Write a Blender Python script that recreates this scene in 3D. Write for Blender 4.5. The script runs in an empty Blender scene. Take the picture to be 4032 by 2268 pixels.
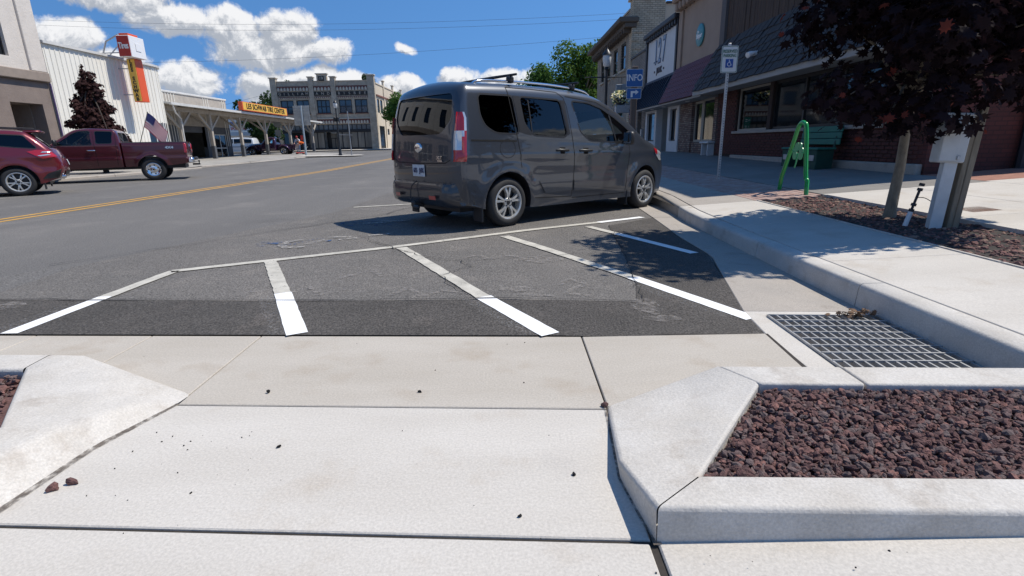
import bpy, bmesh, math, random
import numpy as np
from mathutils import Vector, Matrix
random.seed(11); np.random.seed(11)
R_ = math.radians
scene = bpy.context.scene
COL = scene.collection
# ------------------------------------------------------------------ camera
cam_d = bpy.data.cameras.new("camera"); cam = bpy.data.objects.new("camera", cam_d); COL.objects.link(cam)
cam_d.sensor_width = 36.0; cam_d.lens = 18.153; cam_d.clip_end = 3000; cam_d.clip_start = 0.05
PITCH, ROLL, YAW = R_(15.686), R_(-1.117), R_(-0.362)
F = Vector((0, math.cos(PITCH), -math.sin(PITCH))); Rt = Vector((1, 0, 0)); Up = Vector((0, math.sin(PITCH), math.cos(PITCH)))
R2 = math.cos(ROLL)*Rt + math.sin(ROLL)*Up; U2 = -math.sin(ROLL)*Rt + math.cos(ROLL)*Up
M3 = Matrix.Rotation(YAW, 3, 'Z') @ Matrix((R2, U2, -F)).transposed()
cam.matrix_world = Matrix.Translation((0, 0, 1.101)) @ M3.to_4x4()
scene.camera = cam
# ------------------------------------------------------------------ sky and sun
SUN = Vector((.62, .11, 1.0)).normalized()
sun_d = bpy.data.lights.new("sun", 'SUN'); sun_d.energy = 4.0; sun_d.angle = R_(0.53); sun_d.color = (1.0, .94, .84)
sun = bpy.data.objects.new("sun", sun_d); COL.objects.link(sun); sun.location = (20, 4, 40)
sun.rotation_euler = SUN.to_track_quat('Z', 'Y').to_euler()
w = bpy.data.worlds.new("World"); scene.world = w; w.use_nodes = True
nt = w.node_tree; nt.nodes.clear()
def wn(t, **k):
    n = nt.nodes.new(t)
    for a, b in k.items(): setattr(n, a, b)
    return n
def L(a, b): nt.links.new(a, b)
def wmath(op, a, b=None, c=None, clamp=False):
    n = wn('ShaderNodeMath', operation=op); n.use_clamp = clamp
    for i, q in enumerate((a, b, c)):
        if q is None: continue
        if isinstance(q, (int, float)): n.inputs[i].default_value = q
        else: L(q, n.inputs[i])
    return n.outputs[0]
def wvec(op, a, b=None):
    n = wn('ShaderNodeVectorMath', operation=op)
    for i, q in enumerate((a, b)):
        if q is None: continue
        if isinstance(q, (tuple, list, Vector)): n.inputs[i].default_value = tuple(q)
        else: L(q, n.inputs[i])
    return n.outputs['Value'] if op in ('DOT_PRODUCT', 'LENGTH') else n.outputs[0]
sky = wn('ShaderNodeTexSky', sky_type='NISHITA'); sky.sun_disc = False
sky.sun_elevation = math.asin(SUN.z); sky.sun_rotation = math.atan2(SUN.x, SUN.y)
sky.altitude = 600; sky.air_density = 1.0; sky.dust_density = .1; sky.ozone_density = 2.2
tc = wn('ShaderNodeTexCoord'); dirv = wvec('NORMALIZE', tc.outputs['Generated'])
def wnoise(vec, scale, detail, rough=.55):
    n = wn('ShaderNodeTexNoise'); n.inputs['Scale'].default_value = scale; n.inputs['Detail'].default_value = detail
    n.inputs['Roughness'].default_value = rough; L(vec, n.inputs['Vector']); return n
# cumulus: lumps of cloud at (azimuth, elevation, half width, half height, weight) in degrees, broken up by noise
CLOUDS = [(-25.4, 10.4, 2.6, 1.9, 1.0), (-21.0, 10.6, 2.9, 1.9, 1.0), (-22.5, 8.6, 5.2, 1.7, 1.0), (-17.4, 8.9, 2.2, 1.3, .95), (-30.0, 10.6, 3.4, 1.5, .95), (-34.2, 12.4, 4.4, 1.5, .95),
          (-37.6, 8.9, 2.6, 1.5, .95), (-34.6, 7.2, 2.6, 1.0, .8), (-29.2, 5.9, 2.9, 1.7, 1.0), (-23.0, 5.6, 2.7, 1.5, .9), (-17.6, 6.2, 4.6, 1.3, .95), (-11.2, 5.6, 3.2, 1.2, .9), (-9.7, 9.1, 1.0, .5, .5),
          (-4.6, 6.5, 2.2, 1.0, .9), (.6, 6.5, 3.0, 1.1, .9), (-46, 13, 5, 3, .9), (-62, 11, 8, 4, .9), (-92, 16, 10, 5, .9), (-125, 11, 12, 5, .9), (-160, 17, 11, 5, .9), (165, 9, 12, 4, .9), (128, 14, 11, 5, .9), (92, 8, 13, 4, .9), (40, 8, 14, 3, .9)]
warp = wnoise(dirv, 16.0, 1.0)
wd = wvec('MULTIPLY', wvec('SUBTRACT', warp.outputs['Color'], (.5, .5, .5)), (.03, .03, .022)); dw = wvec('ADD', dirv, wd)
sp_ = wn('ShaderNodeSeparateXYZ'); L(dw, sp_.inputs[0])
az_ = wmath('MULTIPLY', wmath('ARCTAN2', sp_.outputs[0], sp_.outputs[1]), 57.2958); el_ = wmath('MULTIPLY', wmath('ARCSINE', sp_.outputs[2]), 57.2958)
cb_ = wn('ShaderNodeCombineXYZ'); L(az_, cb_.inputs[0]); L(el_, cb_.inputs[1])
def lumps(vec, items):
    acc = None
    for az, el, aw, eh, amp in items:
        n = wn('ShaderNodeVectorMath', operation='MULTIPLY_ADD'); L(vec, n.inputs[0]); n.inputs[1].default_value = (1/aw, 1/eh, 0); n.inputs[2].default_value = (-az/aw, -el/eh, 0)
        v = wmath('MULTIPLY_ADD', wvec('DOT_PRODUCT', n.outputs[0], n.outputs[0]), -amp, amp)
        acc = v if acc is None else wmath('SMOOTH_MAX', acc, v, .3)
    return wmath('MAXIMUM', acc, -3.0)
acc = lumps(cb_.outputs[0], CLOUDS); acc_up = lumps(wvec('ADD', cb_.outputs[0], (.5, .8, 0)), CLOUDS)
n1 = wnoise(dw, 24.0, 10.0, .66); n1s = wnoise(wvec('ADD', dw, tuple(SUN*.006+Vector((0, 0, .008)))), 24.0, 6.0, .66)
den = wmath('MULTIPLY_ADD', wmath('SUBTRACT', n1.outputs[0], .5), 2.9, wmath('ADD', acc, .28))
cover = wn('ShaderNodeMapRange', interpolation_type='SMOOTHSTEP'); L(den, cover.inputs[0])
cover.inputs[1].default_value = .0; cover.inputs[2].default_value = .72
rel = wmath('MULTIPLY_ADD', wmath('SUBTRACT', n1.outputs[0], n1s.outputs[0]), 2.8, wmath('MULTIPLY_ADD', wmath('SUBTRACT', acc, acc_up), .62, .13))
lit = wn('ShaderNodeMapRange', interpolation_type='SMOOTHSTEP'); L(rel, lit.inputs[0]); lit.inputs[1].default_value = -.12; lit.inputs[2].default_value = .62
cmix = wn('ShaderNodeMix', data_type='RGBA'); L(lit.outputs[0], cmix.inputs[0])
cmix.inputs[6].default_value = (2.55, 2.75, 3.1, 1); cmix.inputs[7].default_value = (5.5, 5.5, 5.55, 1)
L(wvec('NORMALIZE', wvec('ADD', wvec('MULTIPLY', dirv, (1, 1, .8)), (0, 0, .30))), sky.inputs['Vector'])
hs = wn('ShaderNodeHueSaturation'); hs.inputs['Saturation'].default_value = 1.24; L(sky.outputs[0], hs.inputs['Color'])
smix = wn('ShaderNodeMix', data_type='RGBA'); L(wmath('MULTIPLY', cover.outputs[0], .97), smix.inputs[0]); L(hs.outputs[0], smix.inputs[6]); L(cmix.outputs[2], smix.inputs[7])
bg = wn('ShaderNodeBackground'); bg.inputs[1].default_value = .138; L(smix.outputs[2], bg.inputs[0])
wo = wn('ShaderNodeOutputWorld'); L(bg.outputs[0], wo.inputs[0]); w.cycles.sampling_method = 'MANUAL'; w.cycles.sample_map_resolution = 512
vs = scene.view_settings; vs.view_transform = 'Standard'; vs.look = 'None'; vs.gamma = 1; vs.use_curve_mapping = False; vs.exposure = 0.30
scene.render.resolution_x = 1024; scene.render.resolution_y = 576
scene.cycles.max_bounces = 8; scene.cycles.transparent_max_bounces = 12

# ------------------------------------------------------------------ helpers
def zr(y): return min(.65, max(0.0, (y-25)*.01))                    # the street climbs gently beyond the tyre shop
def zg(x, y=0): return -.06*min(1, max(0, (x-.3)/2.0)) + zr(y)       # asphalt falls to the right-hand gutter
def zs(x, y): return max(.12+.04*(x-2.4)+.012*(min(y, 22)-2), zr(y)+.14)   # right-hand sidewalk

class MB:
    def __init__(s): s.v = []; s.f = []; s.mi = []; s.m = 0
    def add(s, vs, fs):
        n = len(s.v); s.v += [tuple(a) for a in vs]; s.f += [tuple(i+n for i in f) for f in fs]; s.mi += [s.m]*len(fs); return s
    def box(s, x0, x1, y0, y1, z0, z1):
        return s.add([(x0,y0,z0),(x1,y0,z0),(x1,y1,z0),(x0,y1,z0),(x0,y0,z1),(x1,y0,z1),(x1,y1,z1),(x0,y1,z1)],
                     [(0,3,2,1),(4,5,6,7),(0,1,5,4),(1,2,6,5),(2,3,7,6),(3,0,4,7)])
    def cbox(s, x0, x1, y0, y1, z0, z1, c=.01, M=None):
        """box with chamfered edges"""
        c = min(c, abs(x1-x0)*.45, abs(y1-y0)*.45, abs(z1-z0)*.45)
        cx, cy, cz = (x0+x1)/2, (y0+y1)/2, (z0+z1)/2; hx, hy, hz = (x1-x0)/2, (y1-y0)/2, (z1-z0)/2
        V = []; idx = {}
        for sx in (-1, 1):
            for sy in (-1, 1):
                for sz in (-1, 1):
                    for a in range(3):
                        p = [sx*(hx-c), sy*(hy-c), sz*(hz-c)]; p[a] = (sx*hx, sy*hy, sz*hz)[a]
                        idx[(sx, sy, sz, a)] = len(V); V.append((cx+p[0], cy+p[1], cz+p[2]))
        Fc = []
        for sg in (-1, 1):
            q = [idx[(sg, a, b, 0)] for a, b in ((-1,-1),(1,-1),(1,1),(-1,1))]; Fc.append(q if sg > 0 else q[::-1])
            q = [idx[(a, sg, b, 1)] for a, b in ((-1,-1),(1,-1),(1,1),(-1,1))]; Fc.append(q[::-1] if sg > 0 else q)
            q = [idx[(a, b, sg, 2)] for a, b in ((-1,-1),(1,-1),(1,1),(-1,1))]; Fc.append(q if sg > 0 else q[::-1])
        for a in (-1, 1):
            for b in (-1, 1):
                Fc.append([idx[(a,b,-1,0)], idx[(a,b,1,0)], idx[(a,b,1,1)], idx[(a,b,-1,1)]])
                Fc.append([idx[(a,-1,b,0)], idx[(a,1,b,0)], idx[(a,1,b,2)], idx[(a,-1,b,2)]])
                Fc.append([idx[(-1,a,b,1)], idx[(1,a,b,1)], idx[(1,a,b,2)], idx[(-1,a,b,2)]])
                for d in (-1, 1): Fc.append([idx[(a,b,d,0)], idx[(a,b,d,1)], idx[(a,b,d,2)]])
        if M is not None: V = [tuple(M @ Vector(v)) for v in V]
        return s.add(V, Fc)
    def tube(s, path, r, n=8, cap=True):
        P = [Vector(p) for p in path]; rr = r if isinstance(r, (list, tuple)) else [r]*len(P)
        t0 = (P[1]-P[0]).normalized(); ref = Vector((0,0,1)) if abs(t0.z) < .9 else Vector((1,0,0))
        u = t0.cross(ref).normalized(); V = []
        for i, p in enumerate(P):
            t = (P[min(i+1, len(P)-1)]-P[max(i-1, 0)]).normalized()
            u = (u - t*u.dot(t)).normalized(); w_ = t.cross(u)
            for k in range(n):
                a = 2*math.pi*k/n; V.append(p + (u*math.cos(a)+w_*math.sin(a))*rr[i])
        Fc = [(i*n+k, i*n+(k+1) % n, (i+1)*n+(k+1) % n, (i+1)*n+k) for i in range(len(P)-1) for k in range(n)]
        if cap: Fc += [tuple(range(n))[::-1], tuple(range((len(P)-1)*n, len(P)*n))]
        return s.add(V, Fc)
    def lathe(s, prof, n=24, M=None, close=False, cap=True):
        """profile of (radius, height) turned about z"""
        V = []; m = len(prof)
        for k in range(n):
            a = 2*math.pi*k/n
            for r, h in prof: V.append(Vector((r*math.cos(a), r*math.sin(a), h)))
        if M is not None: V = [M @ v for v in V]
        Fc = []
        for k in range(n):
            k2 = (k+1) % n
            for i in range(m-1 if not close else m):
                j = (i+1) % m; Fc.append((k*m+i, k2*m+i, k2*m+j, k*m+j))
        if not close and cap:
            if prof[0][0] > 1e-5: Fc.append(tuple(k*m for k in range(n))[::-1])
            if prof[-1][0] > 1e-5: Fc.append(tuple(k*m+m-1 for k in range(n)))
        return s.add(V, Fc)
    def prism(s, poly, fn, d0, d1):
        """polygon (u, v) pushed from d0 to d1; fn(u, v, d) gives xyz"""
        n = len(poly)
        V = [fn(u, v, d0) for u, v in poly] + [fn(u, v, d1) for u, v in poly]
        return s.add(V, [tuple(range(n))[::-1], tuple(range(n, 2*n))] + [(i, (i+1) % n, n+(i+1) % n, n+i) for i in range(n)])
    def beam(s, a, b, w_, h, up=(0, 0, 1)):
        a, b = Vector(a), Vector(b); t = (b-a).normalized(); u = Vector(up); sd = t.cross(u)
        if sd.length < 1e-4: sd = t.cross(Vector((1, 0, 0)))
        sd.normalize(); u = sd.cross(t).normalized(); V = []
        for p in (a, b):
            for i, j in ((-1,-1),(1,-1),(1,1),(-1,1)): V.append(p + sd*(i*w_/2) + u*(j*h/2))
        return s.add(V, [(0,1,2,3),(7,6,5,4),(0,4,5,1),(1,5,6,2),(2,6,7,3),(3,7,4,0)])
    def mesh(s, name, smooth=0):
        me = bpy.data.meshes.new(name); me.from_pydata([tuple(v) for v in s.v], [], s.f)
        bm = bmesh.new(); bm.from_mesh(me)
        bmesh.ops.recalc_face_normals(bm, faces=bm.faces)
        if smooth:
            th = R_(smooth)
            for f in bm.faces: f.smooth = True
            for e in bm.edges:
                if len(e.link_faces) == 2 and e.calc_face_angle(0) > th: e.smooth = False
        bm.to_mesh(me); bm.free()
        if any(s.mi) and len(s.mi) == len(me.polygons): me.polygons.foreach_set('material_index', s.mi)
        return me
    def build(s, name, mats, parent=None, smooth=0, local=False):
        return put(name, s.mesh(name, smooth), mats, parent, local)
def put(name, me, mats, parent=None, local=False, loc=None, rot=None):
    o = bpy.data.objects.new(name, me); COL.objects.link(o)
    if mats is not None and len(me.materials) == 0:
        for m in (mats if isinstance(mats, (list, tuple)) else [mats]): me.materials.append(m)
    if parent is not None:
        o.parent = parent
        if not local and parent.parent is None: o.matrix_parent_inverse = parent.matrix_basis.inverted()
    if loc is not None: o.location = loc
    if rot is not None: o.rotation_euler = rot
    return o
def tag(o, label, cat, group=None):
    o['label'] = label; o['category'] = cat
    if group: o['group'] = group
    return o
def thing(name, label, cat, loc=(0, 0, 0), rot=(0, 0, 0), group=None):
    o = bpy.data.objects.new(name, None); COL.objects.link(o); o.empty_display_size = .2
    o.location = loc; o.rotation_euler = rot; return tag(o, label, cat, group)
def struct(o): o['kind'] = 'structure'; return o
def stuff(o): o['kind'] = 'stuff'; return o
def pieces(name, me, mats, parent, xf, limit=300, key=None):
    """alike pieces that share one mesh: the first `limit` (sorted by key) are objects, the rest one stuff part"""
    if key: xf = sorted(xf, key=key)
    mats = mats if isinstance(mats, (list, tuple)) else [mats]
    if len(me.materials) == 0:
        for m in mats: me.materials.append(m)
    inv = parent.matrix_basis.inverted() if parent.parent is None else Matrix()
    for M in xf[:limit]:
        o = bpy.data.objects.new(name, me); COL.objects.link(o); o.parent = parent; o.matrix_parent_inverse = inv; o.matrix_basis = M
    if len(xf) > limit:
        V = np.array([v.co[:] for v in me.vertices]); P = [tuple(p.vertices) for p in me.polygons]; b = MB()
        for M in xf[limit:]:
            A = np.array(M); b.add((V @ A[:3, :3].T + A[:3, 3]).tolist(), P)
        me2 = bpy.data.meshes.new(name+'_rest'); me2.from_pydata(b.v, [], b.f)
        stuff(put(name+'_mass', me2, mats, parent))
def cr(pts, n=8, closed=False):
    """Catmull-Rom curve through points"""
    P = [np.array(p, float) for p in pts]; out = []; m = len(P)
    for i in range(m if closed else m-1):
        p1, p2 = P[i], P[(i+1) % m]
        p0 = P[i-1] if (closed or i > 0) else 2*p1-p2
        p3 = P[(i+2) % m] if (closed or i+2 < m) else 2*p2-p1
        for k in range(n):
            t = k/n; out.append(.5*((2*p1)+(-p0+p2)*t+(2*p0-5*p1+4*p2-p3)*t*t+(-p0+3*p1-3*p2+p3)*t**3))
    if not closed: out.append(P[-1])
    return out
def rpoly(pts, r=.04, n=4):
    """polygon with rounded corners"""
    out = []; m = len(pts)
    for i in range(m):
        p0, p1, p2 = (Vector(pts[i-1]).to_2d(), Vector(pts[i]).to_2d(), Vector(pts[(i+1) % m]).to_2d())
        a, b = (p0-p1), (p2-p1); k = min(r, a.length*.45, b.length*.45)
        A, B = p1+a.normalized()*k, p1+b.normalized()*k
        for j in range(n+1):
            t = j/n; q = A*(1-t)**2 + p1*2*t*(1-t) + B*t*t; out.append((q.x, q.y))
    return out
def text_mesh(txt, size, depth=.01, sx=1.0, bold=0.0, spacing=1.0):
    cu = bpy.data.curves.new('t', 'FONT'); cu.body = txt; cu.size = size; cu.extrude = depth/2; cu.align_x = 'CENTER'; cu.align_y = 'CENTER'
    cu.offset = bold; cu.space_character = spacing; cu.resolution_u = 4
    o = bpy.data.objects.new('t', cu); COL.objects.link(o); dg = bpy.context.evaluated_depsgraph_get(); dg.update()
    me = bpy.data.meshes.new_from_object(o.evaluated_get(dg)); bpy.data.objects.remove(o)
    for v in me.vertices: v.co.x *= sx
    me.materials.clear(); return me
def basis(o, xa, ya):
    xa = Vector(xa).normalized(); ya = Vector(ya).normalized(); za = xa.cross(ya)
    M = Matrix((xa, ya, za)).transposed().to_4x4(); M.translation = Vector(o); return M
def lettering(txt, size, M, mat, parent, depth=.01, sx=1.0, bold=0.0, spacing=1.0, name='lettering'):
    me = text_mesh(txt, size, depth, sx, bold, spacing); me.transform(M); return put(name, me, mat, parent)

# ------------------------------------------------------------------ materials
MATS = {}
def mat(name, col, rough=.6, metal=0.0, var=0.0, scale=3.0, col2=None, bump=0.0, bscale=40.0, bdist=.01, spec=.5, coat=0.0, streak=None, rvar=0.0, fine=0.0, fscale=120.0, emit=None, stain=None):
    """Principled material with two-octave colour variation, fine speckle and bump, in world metres"""
    if name in MATS: return MATS[name]
    m = bpy.data.materials.new(name); m.use_nodes = True; t = m.node_tree; N = t.nodes; b = N['Principled BSDF']
    b.inputs['Roughness'].default_value = rough; b.inputs['Metallic'].default_value = metal; b.inputs['Specular IOR Level'].default_value = spec
    b.inputs['Coat Weight'].default_value = coat; b.inputs['Coat Roughness'].default_value = .04
    if len(col) == 3: col = (*col, 1)
    def nz(sc, det=5.0, vec=None):
        n = N.new('ShaderNodeTexNoise'); n.inputs['Scale'].default_value = sc; n.inputs['Detail'].default_value = det; n.inputs['Roughness'].default_value = .6
        t.links.new(vec, n.inputs['Vector']); return n.outputs[0]
    pos = N.new('ShaderNodeNewGeometry').outputs['Position']
    if streak:
        mp = N.new('ShaderNodeMapping'); mp.inputs['Scale'].default_value = streak; t.links.new(pos, mp.inputs[0]); vpos = mp.outputs[0]
    else: vpos = pos
    last = None
    if var or col2:
        c2 = (*col2, 1) if col2 else tuple(min(1, c*(1-var)) for c in col[:3])+(1,)
        mr = N.new('ShaderNodeMapRange'); mr.inputs[1].default_value = .35; mr.inputs[2].default_value = .68; t.links.new(nz(scale, 6.0, vpos), mr.inputs[0])
        mx = N.new('ShaderNodeMix'); mx.data_type = 'RGBA'; t.links.new(mr.outputs[0], mx.inputs[0]); mx.inputs[6].default_value = col; mx.inputs[7].default_value = c2
        last = mx.outputs[2]
    for st in ([] if not stain else stain if isinstance(stain, list) else [stain]):      # (colour, amount, scale, threshold)
        mr = N.new('ShaderNodeMapRange'); mr.inputs[1].default_value = st[3]; mr.inputs[2].default_value = st[3]+.16; mr.inputs[3].default_value = 0; mr.inputs[4].default_value = st[1]; t.links.new(nz(st[2], 7.0, pos), mr.inputs[0])
        mx = N.new('ShaderNodeMix'); mx.data_type = 'RGBA'; t.links.new(mr.outputs[0], mx.inputs[0]); mx.inputs[7].default_value = (*st[0], 1)
        if last is None: mx.inputs[6].default_value = col
        else: t.links.new(last, mx.inputs[6])
        last = mx.outputs[2]
    if fine:
        mr = N.new('ShaderNodeMapRange'); mr.inputs[1].default_value = .3; mr.inputs[2].default_value = .7; mr.inputs[3].default_value = 1-fine; mr.inputs[4].default_value = 1+fine
        t.links.new(nz(fscale, 3.0, pos), mr.inputs[0])
        mx = N.new('ShaderNodeVectorMath'); mx.operation = 'SCALE'
        if last is None: mx.inputs[0].default_value = col[:3]
        else: t.links.new(last, mx.inputs[0])
        t.links.new(mr.outputs[0], mx.inputs['Scale']); last = mx.outputs[0]
    if last is None: b.inputs['Base Color'].default_value = col
    else: t.links.new(last, b.inputs['Base Color'])
    if rvar:
        mr = N.new('ShaderNodeMapRange'); mr.inputs[1].default_value = .3; mr.inputs[2].default_value = .7; mr.inputs[3].default_value = max(0.02, rough-rvar); mr.inputs[4].default_value = min(1, rough+rvar)
        t.links.new(nz(scale*1.7, 4.0, pos), mr.inputs[0]); t.links.new(mr.outputs[0], b.inputs['Roughness'])
    if bump:
        bp = N.new('ShaderNodeBump'); bp.inputs['Strength'].default_value = bump; bp.inputs['Distance'].default_value = bdist
        t.links.new(nz(bscale, 5.0, vpos), bp.inputs['Height']); t.links.new(bp.outputs[0], b.inputs['Normal'])
    if emit:
        b.inputs['Emission Color'].default_value = (*emit[:3], 1); b.inputs['Emission Strength'].default_value = emit[3]
    MATS[name] = m; return m
def glass(name, tint=(.05, .06, .06), refl=(.9, .95, 1.0), ior=1.5, rough=.015):
    if name in MATS: return MATS[name]
    m = bpy.data.materials.new(name); m.use_nodes = True; t = m.node_tree; N = t.nodes; N.clear()
    tr = N.new('ShaderNodeBsdfTransparent'); tr.inputs[0].default_value = (*tint, 1)
    gl = N.new('ShaderNodeBsdfGlossy'); gl.inputs[0].default_value = (*refl, 1); gl.inputs['Roughness'].default_value = rough
    fr = N.new('ShaderNodeFresnel'); fr.inputs[0].default_value = ior
    mx = N.new('ShaderNodeMixShader'); t.links.new(fr.outputs[0], mx.inputs[0]); t.links.new(tr.outputs[0], mx.inputs[1]); t.links.new(gl.outputs[0], mx.inputs[2])
    o = N.new('ShaderNodeOutputMaterial'); t.links.new(mx.outputs[0], o.inputs[0]); MATS[name] = m; return m
def brick_mat(name, c1, c2, mortar, bw, bh, axis='YZ', rough=.85, msize=.012, bump=.6):
    """brickwork in metres on a wall along the two named axes"""
    if name in MATS: return MATS[name]
    m = bpy.data.materials.new(name); m.use_nodes = True; t = m.node_tree; N = t.nodes; b = N['Principled BSDF']; b.inputs['Roughness'].default_value = rough
    g = N.new('ShaderNodeNewGeometry'); sp = N.new('ShaderNodeSeparateXYZ'); t.links.new(g.outputs['Position'], sp.inputs[0]); cb = N.new('ShaderNodeCombineXYZ')
    t.links.new(sp.outputs[axis[0]], cb.inputs[0]); t.links.new(sp.outputs[axis[1]], cb.inputs[1])
    br = N.new('ShaderNodeTexBrick'); t.links.new(cb.outputs[0], br.inputs[0]); br.inputs['Scale'].default_value = 1.0
    br.inputs['Color1'].default_value = (*c1, 1); br.inputs['Color2'].default_value = (*c2, 1); br.inputs['Mortar'].default_value = (*mortar, 1)
    br.inputs['Mortar Size'].default_value = msize; br.inputs['Brick Width'].default_value = bw; br.inputs['Row Height'].default_value = bh
    n = N.new('ShaderNodeTexNoise'); n.inputs['Scale'].default_value = 2.0; n.inputs['Detail'].default_value = 6; t.links.new(g.outputs['Position'], n.inputs['Vector'])
    mr = N.new('ShaderNodeMapRange'); mr.inputs[1].default_value = .3; mr.inputs[2].default_value = .7; mr.inputs[3].default_value = .78; mr.inputs[4].default_value = 1.15; t.links.new(n.outputs[0], mr.inputs[0])
    sc = N.new('ShaderNodeVectorMath'); sc.operation = 'SCALE'; t.links.new(br.outputs[0], sc.inputs[0]); t.links.new(mr.outputs[0], sc.inputs['Scale']); t.links.new(sc.outputs[0], b.inputs['Base Color'])
    bp = N.new('ShaderNodeBump'); bp.inputs['Strength'].default_value = bump; bp.inputs['Distance'].default_value = .01; bp.invert = True
    t.links.new(br.outputs['Fac'], bp.inputs['Height']); t.links.new(bp.outputs[0], b.inputs['Normal']); MATS[name] = m; return m
# ================================================================== ground, road, pavements
def zg(x, y=0): return -.06*min(1, max(0, (x-.3)/2.0))*(1-.5*min(1, max(0, (y-3)/5))) + zr(y)
def zs(x, y): return max(.06+.055*(x-2.4)+.012*(min(y, 22)-2), zr(y)+.12)
m_ground = mat('packed_earth', (.23, .2, .16), .95, var=.3, scale=.2)
m_asphalt = mat('worn_asphalt', (.136, .128, .119), .9, col2=(.175, .162, .149), scale=.6, bump=.9, bscale=60, bdist=.014, fine=.6, fscale=80, spec=.25, stain=[((.22, .20, .18), .6, 2.2, .54), ((.07, .066, .063), .5, 1.1, .58), ((.27, .25, .23), .5, 38, .66)])
m_road = mat('road_asphalt', (.128, .123, .118), .88, col2=(.168, .160, .151), scale=.35, streak=(1, .12, 1), bump=.8, bscale=60, bdist=.014, fine=.55, fscale=75, spec=.25, stain=[((.215, .2, .185), .6, .8, .54), ((.085, .08, .077), .5, .45, .57)])
m_newasph = mat('fresh_asphalt', (.075, .069, .063), .88, col2=(.102, .093, .085), scale=1.2, bump=1.0, bscale=65, bdist=.014, fine=.65, fscale=85, spec=.25, stain=[((.15, .13, .115), .55, 2.6, .57), ((.18, .165, .15), .5, 34, .67)])
m_conc = mat('new_concrete', (.56, .526, .476), .9, col2=(.50, .465, .415), scale=1.1, streak=(.6, 2.2, 1), bump=.35, bscale=95, bdist=.005, fine=.12, fscale=110, spec=.2, stain=[((.42, .36, .29), .55, 2.4, .55), ((.38, .36, .34), .45, .9, .58), ((.24, .21, .18), .55, 55, .68)])
m_curb = mat('curb_concrete', (.57, .54, .495), .9, col2=(.49, .455, .405), scale=4.5, bump=.45, bscale=80, bdist=.006, fine=.13, fscale=120, spec=.2, stain=[((.34, .29, .24), .6, 5.0, .55), ((.46, .44, .41), .7, 1.6, .5), ((.22, .19, .16), .6, 45, .67)])
m_conc_old = mat('old_concrete', (.39, .35, .305), .88, col2=(.34, .31, .275), scale=1.6, bump=.35, bscale=90, bdist=.004, fine=.2, fscale=120, spec=.3, stain=((.2, .17, .14), .5, 4.0, .56))
m_conc2 = mat('tan_concrete', (.47, .43, .375), .9, col2=(.42, .38, .325), scale=1.3, streak=(.6, 2.2, 1), bump=.35, bscale=95, bdist=.005, fine=.13, fscale=110, spec=.2, stain=[((.36, .30, .235), .6, 2.6, .54), ((.22, .19, .16), .5, 55, .68)])
m_walk_shade = mat('sidewalk_concrete_shade', (.25, .235, .215), .9, col2=(.20, .185, .168), scale=1.0, bump=.4, bscale=90, bdist=.004, fine=.14, fscale=120, spec=.25)  # darker sidewalk copy; the building's shade is put into its colour
m_joint = mat('joint_dirt', (.045, .038, .032), .95, var=.5, scale=20)
m_white = mat('fresh_white_paint', (.84, .84, .83), .7, fine=.05, fscale=180, bump=.3, bscale=120, bdist=.004)
m_black = mat('black_void', (.006, .006, .007), .9)
def paint_worn(name, col, lo, hi, scale=9.0, base=None):
    """road paint chipped away by noise to transparency"""
    m = mat(name, col, .8, var=.3, scale=6, fine=.1); t = m.node_tree; N = t.nodes; b = N['Principled BSDF']
    pos = N.new('ShaderNodeNewGeometry').outputs['Position']; n = N.new('ShaderNodeTexNoise'); n.inputs['Scale'].default_value = scale; n.inputs['Detail'].default_value = 9; n.inputs['Roughness'].default_value = .72
    t.links.new(pos, n.inputs['Vector']); mr = N.new('ShaderNodeMapRange'); mr.inputs[1].default_value = lo; mr.inputs[2].default_value = hi; t.links.new(n.outputs[0], mr.inputs[0]); t.links.new(mr.outputs[0], b.inputs['Alpha'])
    return m
m_wornline = paint_worn('worn_cream_paint', (.56, .53, .46), .33, .40, 14)
m_yellow = paint_worn('yellow_line_paint', (.66, .36, .06), .30, .38, 9)
m_blue = paint_worn('worn_blue_paint', (.05, .10, .22), .53, .62, 10)
m_oldwhite = paint_worn('faded_white_paint', (.46, .435, .40), .42, .62, 20)
m_chalk = paint_worn('pale_chalk', (.36, .33, .305), .44, .78, 16)
m_crack = mat('crack_tar', (.03, .028, .027), .9)

def grid_sheet(x0, x1, y0, y1, nx, ny, zf, dz=0.0):
    b = MB(); V = [(x0+(x1-x0)*i/nx, y0+(y1-y0)*j/ny, 0) for j in range(ny+1) for i in range(nx+1)]
    V = [(x, y, zf(x, y)+dz) for x, y, _ in V]
    return b.add(V, [(j*(nx+1)+i, j*(nx+1)+i+1, (j+1)*(nx+1)+i+1, (j+1)*(nx+1)+i) for j in range(ny) for i in range(nx)])
def poly_sheet(poly, zf, dz, cuts=0):
    bm = bmesh.new(); vs = [bm.verts.new((x, y, 0)) for x, y in poly]; bm.faces.new(vs)
    if cuts:
        xs = [p[0] for p in poly]; ys = [p[1] for p in poly]
        for a, b_, nrm in ((min(xs), max(xs), (1, 0, 0)), (min(ys), max(ys), (0, 1, 0))):
            k = a+cuts
            while k < b_:
                bmesh.ops.bisect_plane(bm, geom=bm.verts[:]+bm.edges[:]+bm.faces[:], plane_co=(k*nrm[0], k*nrm[1], 0), plane_no=nrm); k += cuts
    for v in bm.verts: v.co.z = zf(v.co.x, v.co.y)+dz
    me = bpy.data.meshes.new('sheet'); bm.to_mesh(me); bm.free(); return me
ground = struct(put('ground', grid_sheet(-700, 700, -300, 900, 2, 240, lambda x, y: zr(y)-.35).mesh('ground'), m_ground))
_r = grid_sheet(-17.4, 2.36, -14, 190, 26, 204, lambda x, y: zg(x, y)-(.06 if (y < 4.5 and x > -5.2) else 0))
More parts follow.
